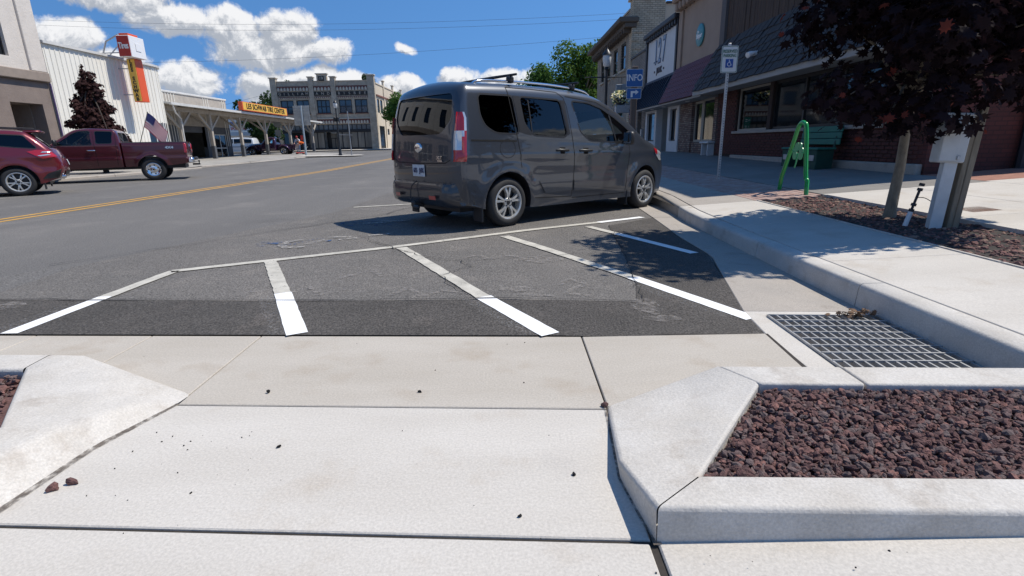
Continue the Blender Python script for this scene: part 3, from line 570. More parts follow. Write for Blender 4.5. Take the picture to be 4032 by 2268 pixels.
class Body:
    """closed car body: side outline (bottom, front, top, rear) swept across the width with rounded edges"""
    def __init__(s, rear, top, front, bottom, W, rt=.12, re=.12, rf=.2, bulge=(.03, .05, .16), N=84, M=36):
        s.rear, s.top, s.front, s.bottom = cr(rear, 6), cr(top, 8), cr(front, 6), bottom
        s.W, s.rt, s.re, s.rf, s.bulge = W, rt, re, rf, bulge
        u = np.linspace(0, 1, N); u = .6*u+.4*(.5-.5*np.cos(np.pi*u)); v = np.linspace(0, 1, M); v = .65*v+.35*(.5-.5*np.cos(np.pi*v))
        b, t = resample(s.bottom, u, True), resample(s.top, u, True); l, r = resample(s.rear, v), resample(s.front, v)
        U, Vv = u[:, None, None], v[None, :, None]
        P = (1-Vv)*b[:, None]+Vv*t[:, None]+(1-U)*l[None]+U*r[None]-((1-U)*(1-Vv)*b[0]+U*(1-Vv)*b[-1]+(1-U)*Vv*t[0]+U*Vv*t[-1])
        Y = s.hw(P.reshape(-1, 2)).reshape(N, M); s.N, s.M, s.P, s.Y = N, M, P, Y
    def hw(s, P):
        P = np.asarray(P, float).reshape(-1, 2); base = np.array([s.W(x, z) for x, z in P]); ins = np.zeros(len(P))
        for q, r in ((s.top, s.rt), (s.rear, s.re), (s.front, s.rf)):
            d = np.clip(poly_dist(P, q), 0, r); ins = np.maximum(ins, r-np.sqrt(np.maximum(0, r*r-(r-d)**2)))
        return base-ins
    def y(s, x, z): return float(s.hw([(x, z)])[0])
    def mesh(s, name, K=10):
        N, M, P, Y = s.N, s.M, s.P, s.Y; mb = MB(); idl = lambda i, j: i*M+j; off = N*M
        mb.v = [(P[i, j, 0], Y[i, j], P[i, j, 1]) for i in range(N) for j in range(M)]+[(P[i, j, 0], -Y[i, j], P[i, j, 1]) for i in range(N) for j in range(M)]
        for i in range(N-1):
            for j in range(M-1):
                mb.f.append((idl(i, j), idl(i, j+1), idl(i+1, j+1), idl(i+1, j))); mb.f.append((off+idl(i, j), off+idl(i+1, j), off+idl(i+1, j+1), off+idl(i, j+1)))
        ring = [(0, j) for j in range(M)]+[(i, M-1) for i in range(1, N)]+[(N-1, j) for j in range(M-2, -1, -1)]
        pts = np.array([P[i, j] for i, j in ring]); tg = np.gradient(pts, axis=0); nr = np.c_[-tg[:, 1], tg[:, 0]]; nr /= np.linalg.norm(nr, axis=1)[:, None]+1e-9
        rows = []; bt, br_, bf = s.bulge
        for k, (i, j) in enumerate(ring):
            bl = br_ if k < M-1 else (bf if k > M+N-2 else bt)
            if M-1 <= k <= M+N-2:
                e = (k-(M-1))/(N-1); bl = bt+(br_-bt)*max(0, 1-e*12)+(bf-bt)*max(0, 1-(1-e)*6)
            row = [idl(i, j)]
            for q in range(1, K):
                t = 1-2*q/K; row.append(len(mb.v)); h = bl*(1-t*t); mb.v.append((pts[k, 0]+nr[k, 0]*h, Y[i, j]*t, pts[k, 1]+nr[k, 1]*h))
            row.append(off+idl(i, j)); rows.append(row)
        for a, b in zip(rows, rows[1:]):
            for q in range(K): mb.f.append((a[q], a[q+1], b[q+1], b[q]))
        bl_ = [idl(i, 0) for i in range(N)]; brr = [off+idl(i, 0) for i in range(N)]
        first, last = rows[0], rows[-1]
        loop = first+brr[1:-1]+last[::-1]+bl_[1:-1][::-1]
        mb.f.append(tuple(loop)); mb.mi = [0]*len(mb.f); return mb
    def patch(s, poly, dy, n=9, rows=12, side=-1):
        """skin that follows the body side inside a polygon (x, z), lifted by dy"""
        zs_ = [p[1] for p in poly]; z0, z1 = min(zs_), max(zs_); G = []
        for k in range(rows+1):
            z = z0+(z1-z0)*(.002+.996*k/rows); xs = []
            for (xa, za), (xb, zb) in zip(poly, poly[1:]+poly[:1]):
                if (za <= z) != (zb <= z): xs.append(xa+(xb-xa)*(z-za)/(zb-za))
            if len(xs) < 2: continue
            a, b = min(xs), max(xs); G.append([(a+(b-a)*i/n, z) for i in range(n+1)])
        F_ = [q for g in G for q in g]; Y = s.hw(F_)+dy; mb = MB()
        mb.add([(x, side*y, z) for (x, z), y in zip(F_, Y)], [(j*(n+1)+i, j*(n+1)+i+1, (j+1)*(n+1)+i+1, (j+1)*(n+1)+i) for j in range(len(G)-1) for i in range(n)])
        return mb
    def ring(s, poly, wd, dy, side=-1, mb=None):
        """thin band round a polygon on the body side"""
        mb = mb or MB(); c = np.mean(poly, axis=0); n = len(poly); P = []
        for i in range(n):
            p0, p1, p2 = np.array(poly[i-1]), np.array(poly[i]), np.array(poly[(i+1) % n]); t = p2-p0; nr = np.array([t[1], -t[0]])/(np.linalg.norm(t)+1e-9)
            if nr@(p1-c) < 0: nr = -nr
            P += [p1, p1+nr*wd]
        Y = s.hw(P)+dy; return mb.add([(p[0], side*y, p[1]) for p, y in zip(P, Y)], [(2*i, 2*i+1, (2*i+3) % (2*n), (2*i+2) % (2*n)) for i in range(n)])
    def line(s, pts, wd, dy, side=-1, mb=None, n=10):
        mb = mb or MB(); P = [];
        for a, b in zip(pts, pts[1:]):
            for k in range(n): P.append((a[0]+(b[0]-a[0])*k/n, a[1]+(b[1]-a[1])*k/n))
        P.append(pts[-1]); Q = []
        for i, p in enumerate(P):
            a, b = P[max(0, i-1)], P[min(len(P)-1, i+1)]; t = np.array([b[0]-a[0], b[1]-a[1]]); t /= np.linalg.norm(t)+1e-9
            Q += [(p[0]-t[1]*wd/2, p[1]+t[0]*wd/2), (p[0]+t[1]*wd/2, p[1]-t[0]*wd/2)]
        Y = s.hw(Q)+dy; return mb.add([(q[0], side*y, q[1]) for q, y in zip(Q, Y)], [(2*i, 2*i+1, 2*i+3, 2*i+2) for i in range(len(P)-1)])
    def rearx(s, yy, z):
        """x of the rear skin at (y, z)"""
        R = np.asarray(s.rear); x = np.interp(z, R[:, 1], R[:, 0]); ye = max(.1, s.y(x, z)); t = min(1, abs(yy)/ye); return x-s.bulge[1]*(1-t*t)
    def rpatch(s, poly, dx, n=12, rows=10):
        zs_ = [p[1] for p in poly]; z0, z1 = min(zs_), max(zs_); G = []
        for k in range(rows+1):
            z = z0+(z1-z0)*(.002+.996*k/rows); xs = []
            for (ya, za), (yb, zb) in zip(poly, poly[1:]+poly[:1]):
                if (za <= z) != (zb <= z): xs.append(ya+(yb-ya)*(z-za)/(zb-za))
            if len(xs) < 2: continue
            a, b = min(xs), max(xs); G.append([(a+(b-a)*i/n, z) for i in range(n+1)])
        mb = MB(); mb.add([(s.rearx(y, z)-dx, y, z) for g in G for y, z in g], [(j*(n+1)+i, j*(n+1)+i+1, (j+1)*(n+1)+i+1, (j+1)*(n+1)+i) for j in range(len(G)-1) for i in range(n)]); return mb
def boolean(me, cutters, mats):
    """cut closed meshes out of a mesh and return the result"""
    o = bpy.data.objects.new('tmp', me); COL.objects.link(o); tmp = [o]
    for m in mats: me.materials.append(m)
    for k, c in enumerate(cutters):
        cm = c.mesh('cut')
        for m in mats: cm.materials.append(m)
        cm.polygons.foreach_set('material_index', [1]*len(cm.polygons))
        q = bpy.data.objects.new('cut', cm); COL.objects.link(q); tmp.append(q)
        md = o.modifiers.new('b%d' % k, 'BOOLEAN'); md.operation = 'DIFFERENCE'; md.object = q; md.solver = 'EXACT'; md.use_self = False
    dg = bpy.context.evaluated_depsgraph_get(); dg.update(); out = bpy.data.meshes.new_from_object(o.evaluated_get(dg))
    for q in tmp: bpy.data.objects.remove(q)
    bm = bmesh.new(); bm.from_mesh(out)
    for f in bm.faces: f.smooth = True
    for e in bm.edges:
        if len(e.link_faces) == 2 and (e.calc_face_angle(0) > R_(32) or e.link_faces[0].material_index != e.link_faces[1].material_index): e.smooth = False
    bm.to_mesh(out); bm.free(); return out
def xz_prism(poly, y0, y1, ytop=None):
    """side outline pushed across the car; ytop narrows it with height"""
    mb = MB(); n = len(poly)
    if ytop is None: return mb.prism(poly, lambda u, v, d: (u, d, v), y0, y1)
    zs_ = [p[1] for p in poly]; z0, z1 = min(zs_), max(zs_); f = lambda z: y1+(ytop-y1)*((z-z0)/(z1-z0))
    V = [(x, -f(z), z) for x, z in poly]+[(x, f(z), z) for x, z in poly]
    return mb.add(V, [tuple(range(n))[::-1], tuple(range(n, 2*n))]+[(i, (i+1) % n, n+(i+1) % n, n+i) for i in range(n)])
def yz_prism(poly, x0, x1): return MB().prism(poly, lambda u, v, d: (d, u, v), x0, x1)
def arch(cx, cz, r, y0, y1, n=40):
    mb = MB(); M = Matrix.Translation((cx, y0, cz)) @ Matrix.Rotation(-math.pi/2, 4, 'X'); return mb.lathe([(r, 0), (r, y1-y0)], n, M)
def make_wheel(parent, x, y, z, R, wd, rim_r, style, side, mrim=None, steer=0.0):
    """tyre with a rim, hub and nuts; side is the y direction of the outer face"""
    mrim = mrim or m_rim; T = Matrix.Translation((x, y, z)) @ Matrix.Rotation(steer, 4, 'Z') @ Matrix.Rotation(-side*math.pi/2, 4, 'X')
    h = wd/2; prof = [(rim_r-.01, -h*.85), (rim_r+.015, -h*.98), ((R+rim_r)/2, -h*1.02), (R-.03, -h*.9), (R-.008, -h*.72), (R, -h*.4), (R, h*.4), (R-.008, h*.72), (R-.03, h*.9), ((R+rim_r)/2, h*1.02), (rim_r+.015, h*.98), (rim_r-.01, h*.85), (rim_r-.02, 0)]
    mb = MB(); mb.lathe(prof, 48, T, close=True)
    w_ = mb.build('wheel', m_tyre, parent, smooth=40, local=True)
    b = MB(); b.lathe([(rim_r+.008, h*.93), (rim_r-.004, h*.97), (rim_r-.022, h*.9), (rim_r-.03, h*.55), (rim_r-.035, -h*.7)], 40, T, cap=False)
    n, kind = style
    for k in range(n):
        for q in ((-1, 1) if kind == 'pair' else (0,)):
            a = 2*math.pi*k/n+(.3 if kind == 'pair' else 0); da = .17*q; zf = h*.78
            if kind == 'disc': continue
            def pt(r, off, dz): return T @ Vector((r*math.cos(a+off), r*math.sin(a+off), dz))
            w0, w1 = (.12, .082) if kind == 'pair' else (.17, .11); r0, r1 = rim_r*.2, rim_r*.97
            V = []
            for r, cc, ww, zz in ((r0, da*.9, w0*1.5, zf), (rim_r*.55, da*.75, w1*1.25, zf+.012), (r1, da*1.25, w1*.95, zf-.004)):
                for sg in (-1, 1): V.append(pt(r, cc+sg*ww*(1 if r > r0 else 1), zz))
                for sg in (1, -1): V.append(pt(r, cc+sg*ww*1.25, zz-.045))
            b.add(V, [(0, 1, 5, 4), (4, 5, 9, 8), (0, 4, 7, 3), (4, 8, 11, 7), (1, 2, 6, 5), (5, 6, 10, 9), (3, 7, 6, 2), (7, 11, 10, 6), (8, 9, 10, 11)])
    b.lathe([(0, h*.84), (rim_r*.25, h*.84), (rim_r*.3, h*.76), (rim_r*.3, h*.5)], 20, T, cap=False)
    if kind == 'disc':
        V = []; N_ = 64
        b.lathe([(rim_r*.25, h*.62), (rim_r*.55, h*.50), (rim_r*.9, h*.62), (rim_r*.97, h*.9)], 40, T, cap=False)
    b.build('rim', mrim, w_, smooth=35)
    d = MB(); d.lathe([(0, h*.2), (rim_r*.78, h*.2), (rim_r*.80, h*.1), (rim_r*.98, h*.05)], 28, T, cap=False); d.build('brake_disc', m_blackpl, w_)
    c = MB(); c.lathe([(0, h*.90), (rim_r*.12, h*.895), (rim_r*.15, h*.84)], 16, T)
    for k in range(5):
        a = 2*math.pi*k/5+.3; c.lathe([(0, h*.88), (.011, h*.88), (.013, h*.80)], 6, T @ Matrix.Translation((rim_r*.23*math.cos(a), rim_r*.23*math.sin(a), 0)))
    if kind == 'disc':
        for k in range(n):
            a = 2*math.pi*k/n; c.lathe([(0, h*.60), (.026, h*.60)], 10, T @ Matrix.Translation((rim_r*.68*math.cos(a), rim_r*.68*math.sin(a), 0)))
    c.build('hub_cap', m_blackpl, w_)
    return w_
def car_paint(name, col, flake=.5, rough=.3):
    m = mat(name, col, rough, flake, coat=1.0, spec=.5, fine=.04, fscale=700); m.node_tree.nodes['Principled BSDF'].inputs['Coat Roughness'].default_value = .03; return m
def add_glass(parent, body, win, mats, dy=-.014, sides=(-1, 1), grow=.012):
    for k, poly in enumerate(win):
        c = np.mean(poly, axis=0); big = [tuple(np.array(p)+(np.array(p)-c)/np.linalg.norm(np.array(p)-c)*grow) for p in poly]
        for sd in sides:
            g = body.patch(big, dy, side=sd).build('side_window', mats[k], parent, smooth=60, local=True)
            body.ring(poly, .022, .0015, side=sd).build('window_seal', m_blackpl, g, smooth=60)

# ---------------- the grey passenger van
def grey_van():
    P = car_paint('dark_grey_paint', (.042, .048, .060), .3, .36)
    root = thing('passenger_van', 'dark grey passenger van with roof bars parked nose to the kerb', 'van', (-.551, 7.70, 0), (0, R_(.66), R_(39.97)))
    def W(x, z):
        w_ = .905
        if z > 1.08: w_ -= .115*((z-1.08)/.72)**1.35
        w_ -= .03*max(0, min(1, (.62-z)/.35))                       # tuck to the sill
        w_ -= .012*math.exp(-((z-.66)/.09)**2)*(1 if .4 < x < 2.6 else 0)
        w_ += .012*math.exp(-((z-.95)/.05)**2)
        for cx in (0, 3.062):                                       # wheel-arch flares
            d = math.hypot(x-cx, z-.335); w_ += .020*max(0, 1-abs(d-.43)/.14)
        if x > 2.55: w_ -= .20*((x-2.55)/1.4)**2.2
        if x < -.3: w_ -= .025*((-.3-x)/.5)**2
        return w_
    rear = [(-.74, .36), (-.765, .55), (-.78, .8), (-.775, 1.0), (-.76, 1.2), (-.725, 1.5), (-.68, 1.70), (-.63, 1.785), (-.54, 1.832)]
    top = [(-.54, 1.832), (.2, 1.855), (.9, 1.855), (1.4, 1.84), (1.75, 1.805), (2.05, 1.72), (2.54, 1.49), (2.95, 1.245), (3.12, 1.165), (3.35, 1.10), (3.6, 1.02), (3.78, .92)]
    front = [(3.90, .28), (3.93, .5), (3.91, .72), (3.78, .92)]
    B = Body(rear, top, front, [(-.74, .36), (-.4, .27), (.6, .23), (2.5, .23), (3.5, .24), (3.90, .28)], W, .13, .10, .24, (.03, .05, .14))
    q = rpoly([(-.42, 1.685), (.13, 1.69), (.19, 1.225), (-.20, 1.235), (-.36, 1.32), (-.42, 1.45)], .06)
    s_ = rpoly([(.27, 1.685), (1.02, 1.675), (1.11, 1.23), (1.05, 1.185), (.45, 1.21), (.31, 1.36)], .06)
    f = rpoly([(1.27, 1.675), (1.62, 1.665), (1.9, 1.60), (2.2, 1.47), (2.5, 1.31), (2.66, 1.20), (2.62, 1.155), (2.25, 1.115), (1.60, 1.14), (1.41, 1.26)], .05)
    rw = rpoly([(-.66, 1.70), (.66, 1.70), (.70, 1.4), (.50, 1.215), (-.50, 1.215), (-.70, 1.4)], .08)
    ws = rpoly([(-.62, 1.74), (.62, 1.74), (.72, 1.25), (-.72, 1.25)], .06)
    cab = [(-.60, 1.02), (-.52, 1.55), (-.40, 1.76), (.9, 1.79), (1.6, 1.75), (1.95, 1.66), (2.5, 1.40), (2.82, 1.20), (2.75, .98), (2.3, .6), (.5, .55)]
    cuts = [arch(0, .335, .40, -1.2, -.55), arch(0, .335, .40, .55, 1.2), arch(3.062, .335, .40, -1.2, -.50), arch(3.062, .335, .40, .50, 1.2), xz_prism(cab, 0, .80, .68)]
    cuts += [xz_prism(w_, -1.3, 1.3) for w_ in (q, s_, f)] + [yz_prism(rw, -1.4, -.45), yz_prism(ws, 2.1, 3.6)]
    me = boolean(B.mesh('body').mesh('body', 40), cuts, [P, m_blackpl])
    body = put('body', me, None, root, local=True)
    add_glass(root, B, [q, s_, f], [m_glass_dark, m_glass_dark, m_glass_mid])
    rg = B.rpatch([(a*1.02, 1.455+(b-1.455)*1.04) for a, b in rw], -.012, 14, 12).build('rear_window', m_glass_dark, root, smooth=60, local=True)
    # windscreen: strip between the A-pillars
    tp = np.array(B.top); sel = tp[(tp[:, 1] < 1.75) & (tp[:, 1] > 1.23) & (tp[:, 0] > 1.5)]; V = []
    for x, z in sel:
        for k in range(9): t = -1+k/4; V.append((x+.05*(1-t*t)-.014, t*.74, z+.03*(1-t*t)-.014))
    MB().add(V, [(i*9+k, i*9+k+1, (i+1)*9+k+1, (i+1)*9+k) for i in range(len(sel)-1) for k in range(8)]).build('windscreen', m_glass_clear, root, smooth=60, local=True)
    for sd in (-1, 1):
        mb = MB()
        for pts in ([(.06, 1.80), (.10, 1.5), (.15, 1.2), (.20, .96), (.22, .78)], [(.06, 1.80), (.5, 1.80), (.98, 1.79), (1.10, 1.72)], [(1.10, 1.72), (1.15, 1.6), (1.22, 1.16), (1.26, .9), (1.27, .7), (1.23, .33)], [(1.23, .33), (.48, .36)], [(2.55, 1.10), (2.57, .9), (2.52, .34)], [(1.25, .31), (2.52, .31)], [(1.14, 1.74), (1.8, 1.69), (2.1, 1.58)]):
            B.line(pts, .011, .002, sd, mb)
        mb.build('panel_gap', m_seam, body, smooth=60)
        B.line([(-.60, 1.135), (.14, 1.125)], .022, .002, sd).build('sliding_track', m_seam, body, smooth=60)
        B.patch([(.56, .585), (1.23, .575), (1.23, .42), (.68, .41)], .012, side=sd).build('side_moulding', P, root, smooth=50, local=True)
        B.patch([(1.27, .575), (2.32, .535), (2.46, .44), (1.75, .40), (1.27, .41)], .012, side=sd).build('side_moulding', P, root, smooth=50, local=True)
        a = [(.03*math.cos(t)*4.3-.02, 1.03+.03*math.sin(t)*3.8) for t in np.linspace(0, 2*math.pi, 24, endpoint=False)]
        if sd == -1: B.ring(a, .006, .0015, sd).build('fuel_flap', m_seam, body)
        for x0, x1, z in ((.88, 1.13, 1.0), (1.37, 1.64, .99)):      # door handles
            yy = sd*(B.y((x0+x1)/2, z)+.028); h = MB(); h.tube([(x0, yy-sd*.03, z), (x0+.03, yy, z+.004), (x1-.03, yy, z-.002), (x1, yy-sd*.03, z-.006)], [.014, .018, .018, .014], 8)
            h.build('door_handle', m_blackpl, root, smooth=50, local=True)
            B.patch([((x0+x1)/2-.06, z+.04), ((x0+x1)/2+.06, z+.04), ((x0+x1)/2+.04, z-.05), ((x0+x1)/2-.04, z-.05)], .002, side=sd).build('handle_recess', m_seam, body)
        # black pillar blades and window divider
        B.patch([(.15, 1.70), (.26, 1.70), (.30, 1.36), (.42, 1.20), (.21, 1.215)], .004, side=sd).build('pillar_trim', m_blackpl, body, smooth=60)
        B.patch([(1.03, 1.685), (1.11, 1.685), (1.18, 1.2), (1.07, 1.185), (1.12, 1.23)], .004, side=sd).build('pillar_trim', m_blackpl, body, smooth=60)
        B.line([(2.08, 1.53), (2.23, 1.12)], .03, -.004, sd).build('quarter_post', m_blackpl, body)
        B.line([(.42, 1.66), (.44, 1.22)], .02, -.008, sd).build('quarter_post', m_blackpl, body)
        # mirror
        yy = sd*(B.y(2.4, 1.12)); mir = MB(); mir.cbox(-.055, .06, -.085, .085, -.10, .10, .035, Matrix.Translation((2.36, yy+sd*.15, 1.17)) @ Matrix.Rotation(sd*.18, 4, 'Z'))
        mir.beam((2.42, yy-sd*.03, 1.10), (2.38, yy+sd*.11, 1.12), .05, .05); mi = mir.build('mirror', m_blackpl, root, smooth=50, local=True)
        g = MB(); g.add([(2.302, yy+sd*.08, 1.09), (2.302+.02*sd*0, yy+sd*.22, 1.09), (2.302, yy+sd*.22, 1.25), (2.302, yy+sd*.08, 1.25)], [(0, 1, 2, 3)]); g.build('mirror_glass', m_chrome, mi)
        # tail lamp wraps the rear corner
        col = MB(); zz = [.88, .95, 1.02, 1.10, 1.18, 1.25, 1.33, 1.40, 1.47]
        prof = {z: (lambda t: t) for z in zz}; V = []; ws_ = 7
        for z in zz:
            t = (z-.88)/.59; a0 = -.09+.10*max(0, t-.6)*2.5*.5; xb = np.interp(z, np.asarray(B.rear)[:, 1], np.asarray(B.rear)[:, 0])
            for k in range(ws_):
                u = k/(ws_-1)
                if u < .5: yq = B.y(xb+.02, z)-.075*(1-u*2)*(1-max(0, t-.45)*1.7); yq = max(yq, B.y(xb+.01, z)-.075); V.append((B.rearx(yq, z)-.012, sd*yq, z))
                else:
                    xq = xb+.01+(u-.5)*2*(.085 if t < .9 else .06); V.append((xq, sd*(B.y(xq, z)+.012), z))
        fl, cl = [], []
        for j in range(len(zz)-1):
            for k in range(ws_-1): (cl if (2 <= j <= 4 and k < 4) or (5 <= j and k == 5) or (j == 4 and k == 4) else fl).append((j*ws_+k, j*ws_+k+1, (j+1)*ws_+k+1, (j+1)*ws_+k))
        tl = MB().add(V, fl).build('tail_lamp', m_red, root, smooth=50, local=True); MB().add(V, cl).build('clear_lens', m_clear, tl, smooth=50)
        # head lamp, mud flaps
        B.patch([(3.30, 1.02), (3.62, .93), (3.72, .80), (3.55, .80), (3.35, .93)], .006, side=sd).build('head_lamp', m_clear, root, smooth=60, local=True)
        B.patch([(3.30, 1.02), (3.42, .99), (3.44, .90), (3.35, .93)], .009, side=sd).build('side_marker', m_red, root, local=True)
        for xf_, zt in ((-.45, .44), (2.57, .36)):
            mf = MB(); mf.cbox(xf_-.012, xf_+.012, sd*.70 if sd > 0 else -.90, .90 if sd > 0 else -.70, .10, zt, .01); mf.build('mud_flap', m_blackpl, root, local=True)
        # roof rail
        rp = [(-.42, 1.80), (-.30, 1.865), (.2, 1.89), (.9, 1.895), (1.4, 1.875), (1.68, 1.845), (1.80, 1.80)]
        MB().tube([(x, sd*(.665 if x > -.4 else .66), z) for x, z in cr(rp, 4)], .017, 8).build('roof_rail', m_chrome, root, smooth=60, local=True)
    for x in (.23, 1.42):
        bar = MB(); bar.tube([(x, -.80, 1.968 if x < 1 else 1.94), (x, -.3, 1.972 if x < 1 else 1.944), (x, .3, 1.972 if x < 1 else 1.944), (x, .80, 1.968 if x < 1 else 1.94)], [.015, .02, .02, .015], 10)
        bo = bar.build('roof_bar', m_blackpl, root, smooth=60, local=True)
        for sd in (-1, 1):
            MB().cbox(x-.05, x+.05, sd*.67-.04, sd*.67+.04, 1.87 if x < 1 else 1.85, 1.958 if x < 1 else 1.932, .02).build('bar_foot', m_blackpl, bo, smooth=40)
    # rear bumper, hatch details
    bp = MB(); pts = []
    for k in range(17):
        t = -1+k/8; y_ = t*.90; x_ = -.86+.33*max(0, abs(t)-.72)**1.6/.28**1.6*.9; pts.append((x_, y_))
    prof = [(.06, .30), (-.005, .34), (-.03, .42), (-.025, .55), (-.01, .60), (.07, .615)]
    V = [(x_+dx, y_*(1-.03*(dx > .03)), z) for x_, y_ in pts for dx, z in prof]; m_ = len(prof)
    bp.add(V, [(i*m_+k, i*m_+k+1, (i+1)*m_+k+1, (i+1)*m_+k) for i in range(16) for k in range(m_-1)]); bp.build('rear_bumper', car_paint('bumper_grey', (.030, .034, .042), .25, .42), root, smooth=50, local=True)
    for sd in (-1, 1):
        B.patch([(-.74, .66), (-.60, .66), (-.44, .44), (-.45, .30), (-.74, .33)], .016, side=sd, rows=10).build('bumper_corner', MATS['bumper_grey'], root, smooth=50, local=True)
        B.rpatch([(sd*.38, .45), (sd*.52, .45), (sd*.52, .40), (sd*.38, .40)], .145).build('reflector', m_red, root, local=True)
    B.rpatch([(-.155, .835), (.155, .835), (.155, .68), (-.155, .68)], .012).build('license_plate', m_plate, root, local=True)
    def rear_text(t, sz, y_, z_, m, sx=1, dx=.016):
        M = basis((B.rearx(y_, z_)-dx, y_, z_), (0, -1, 0), (0, 0, 1)); me = text_mesh(t, sz, .004, sx, .002); me.transform(M); return put('lettering', me, m, root, local=True)
    rear_text('675', .085, .075, .757, m_ink, .75, .018); rear_text('JHX', .085, -.085, .757, m_ink, .75, .018); rear_text('XLT', .055, -.50, .925, m_chrome, 1.25); rear_text('FWD', .028, -.51, .885, m_chrome, 1.6)
    lg = MB(); lg.lathe([(0, .02), (.05, .018), (.062, .01), (.065, 0)], 28, basis((B.rearx(0.0, 1.05), 0.0, 1.05), (0, -1.45, 0), (0, 0, 1)) @ Matrix.Scale(1.35, 4, (1, 0, 0)) @ Matrix.Scale(1, 4)); lg.build('badge', m_chrome, root, smooth=60, local=True)
    mb = MB()
    for yz in ([(-.70, .9), (-.6, .86), (0, .85), (.6, .86), (.70, .9)],):
        for (a, za), (b, zb) in zip(yz, yz[1:]):
            for k in range(6):
                p = [(a+(b-a)*(k+i)/6, za+(zb-za)*(k+i)/6) for i in (0, 1)]
                mb.add([(B.rearx(y_, z_+d)-.002, y_, z_+d) for y_, z_ in p for d in (-.005, .005)], [(0, 1, 3, 2)])
    mb.build('hatch_crease', m_seam, body)
    MB().cbox(-.80, -.765, -.32, .32, .865, .905, .012).build('hatch_handle', m_blackpl, root, smooth=40, local=True)
    h = MB(); h.cbox(-.96, -.80, -.05, .05, .28, .35, .01); h.cbox(-.98, -.93, -.16, -.02, .25, .31, .02); h.build('tow_hitch', m_blackpl, root, local=True)
    MB().tube(cr([(-.88, .0, .62), (-.93, .05, .55), (-.95, .06, .42), (-.93, .04, .33)], 4), .008, 6).build('hitch_cable', m_blackpl, root, local=True)
    # cabin
    for x, zt in ((1.55, 1.50), (.55, 1.42)):
        for y_ in (-.42, .42):
            st = MB(); st.cbox(x-.25, x+.25, y_-.24, y_+.24, .62, .82, .06); st.cbox(-.07, .07, y_-.23, y_+.23, 0, .62, .05, Matrix.Translation((x-.22, 0, .80)) @ Matrix.Rotation(-.22, 4, 'Y')); st.cbox(x-.42, x-.32, y_-.12, y_+.12, 1.42, 1.60, .04)
            st.build('seat', m_seat, root, smooth=40, local=True)
    MB().cbox(2.25, 2.75, -.68, .68, .95, 1.13, .06).build('dashboard', m_blackpl, root, smooth=40, local=True)
    MB().lathe([(.18, -.012), (.195, 0), (.18, .012), (.165, 0)], 24, Matrix.Translation((2.12, .38, 1.08)) @ Matrix.Rotation(R_(-65), 4, 'Y'), close=True).build('steering_wheel', m_blackpl, root, smooth=50, local=True)
    for x in (0, 3.062):
        for sd in (-1, 1): make_wheel(root, x, sd*.79, .33, .33, .215, .225, (5, 'pair'), sd)
    MB().box(-.6, 3.7, -.6, .6, .22, .30).build('underbody', m_blackpl, root, local=True)
    return root
van = grey_van()
# ---------------- other vehicles
def strip_patch(B, x0, x1, t1, dy=-.012, n=10):
    """glass along the top outline between two x, following the crown"""
    tp = np.array(B.top); sel = tp[(tp[:, 0] >= x0) & (tp[:, 0] <= x1)]; V = []; tg = np.gradient(sel, axis=0); nr = np.c_[-tg[:, 1], tg[:, 0]]; nr /= np.linalg.norm(nr, axis=1)[:, None]
    for (x, z), q in zip(sel, nr):
        ye = B.y(x, z)
        for k in range(n+1): t = -1+2*k/n; h = B.bulge[0]*(1-t*t)+dy; V.append((x+q[0]*h, t*ye*t1, z+q[1]*h))
    return MB().add(V, [(i*(n+1)+k, i*(n+1)+k+1, (i+1)*(n+1)+k+1, (i+1)*(n+1)+k) for i in range(len(sel)-1) for k in range(n)])
def handles(root, B, spots, m):
    for sd in (-1, 1):
        for x, z in spots:
            yy = sd*(B.y(x, z)+.03); MB().tube([(x-.11, yy-sd*.03, z), (x-.08, yy, z), (x+.08, yy, z), (x+.11, yy-sd*.03, z)], .017, 6).build('door_handle', m, root, local=True)
def gaps(body, B, lines, wd=.012):
    for sd in (-1, 1):
        mb = MB()
        for l in lines: B.line(l, wd, .002, sd, mb)
        mb.build('panel_gap', m_seam, body)
def seats(root, spots):
    for x, y_ in spots:
        st = MB(); st.cbox(x-.24, x+.24, y_-.24, y_+.24, .72, .88, .05); st.cbox(-.06, .06, y_-.23, y_+.23, 0, .6, .05, Matrix.Translation((x-.22, 0, .86)) @ Matrix.Rotation(-.2, 4, 'Y')); st.cbox(x-.40, x-.31, y_-.11, y_+.11, 1.44, 1.6, .03); st.build('seat', m_seat, root, local=True)
def mirrors(root, B, x, z, m):
    for sd in (-1, 1):
        yy = sd*B.y(x, z); mb = MB(); mb.cbox(x-.05, x+.05, min(yy+sd*.06, yy+sd*.26), max(yy+sd*.06, yy+sd*.26), z-.02, z+.18, .03); mb.beam((x+.03, yy-sd*.03, z-.01), (x, yy+sd*.1, z+.03), .05, .05); mb.build('mirror', m, root, smooth=40, local=True)

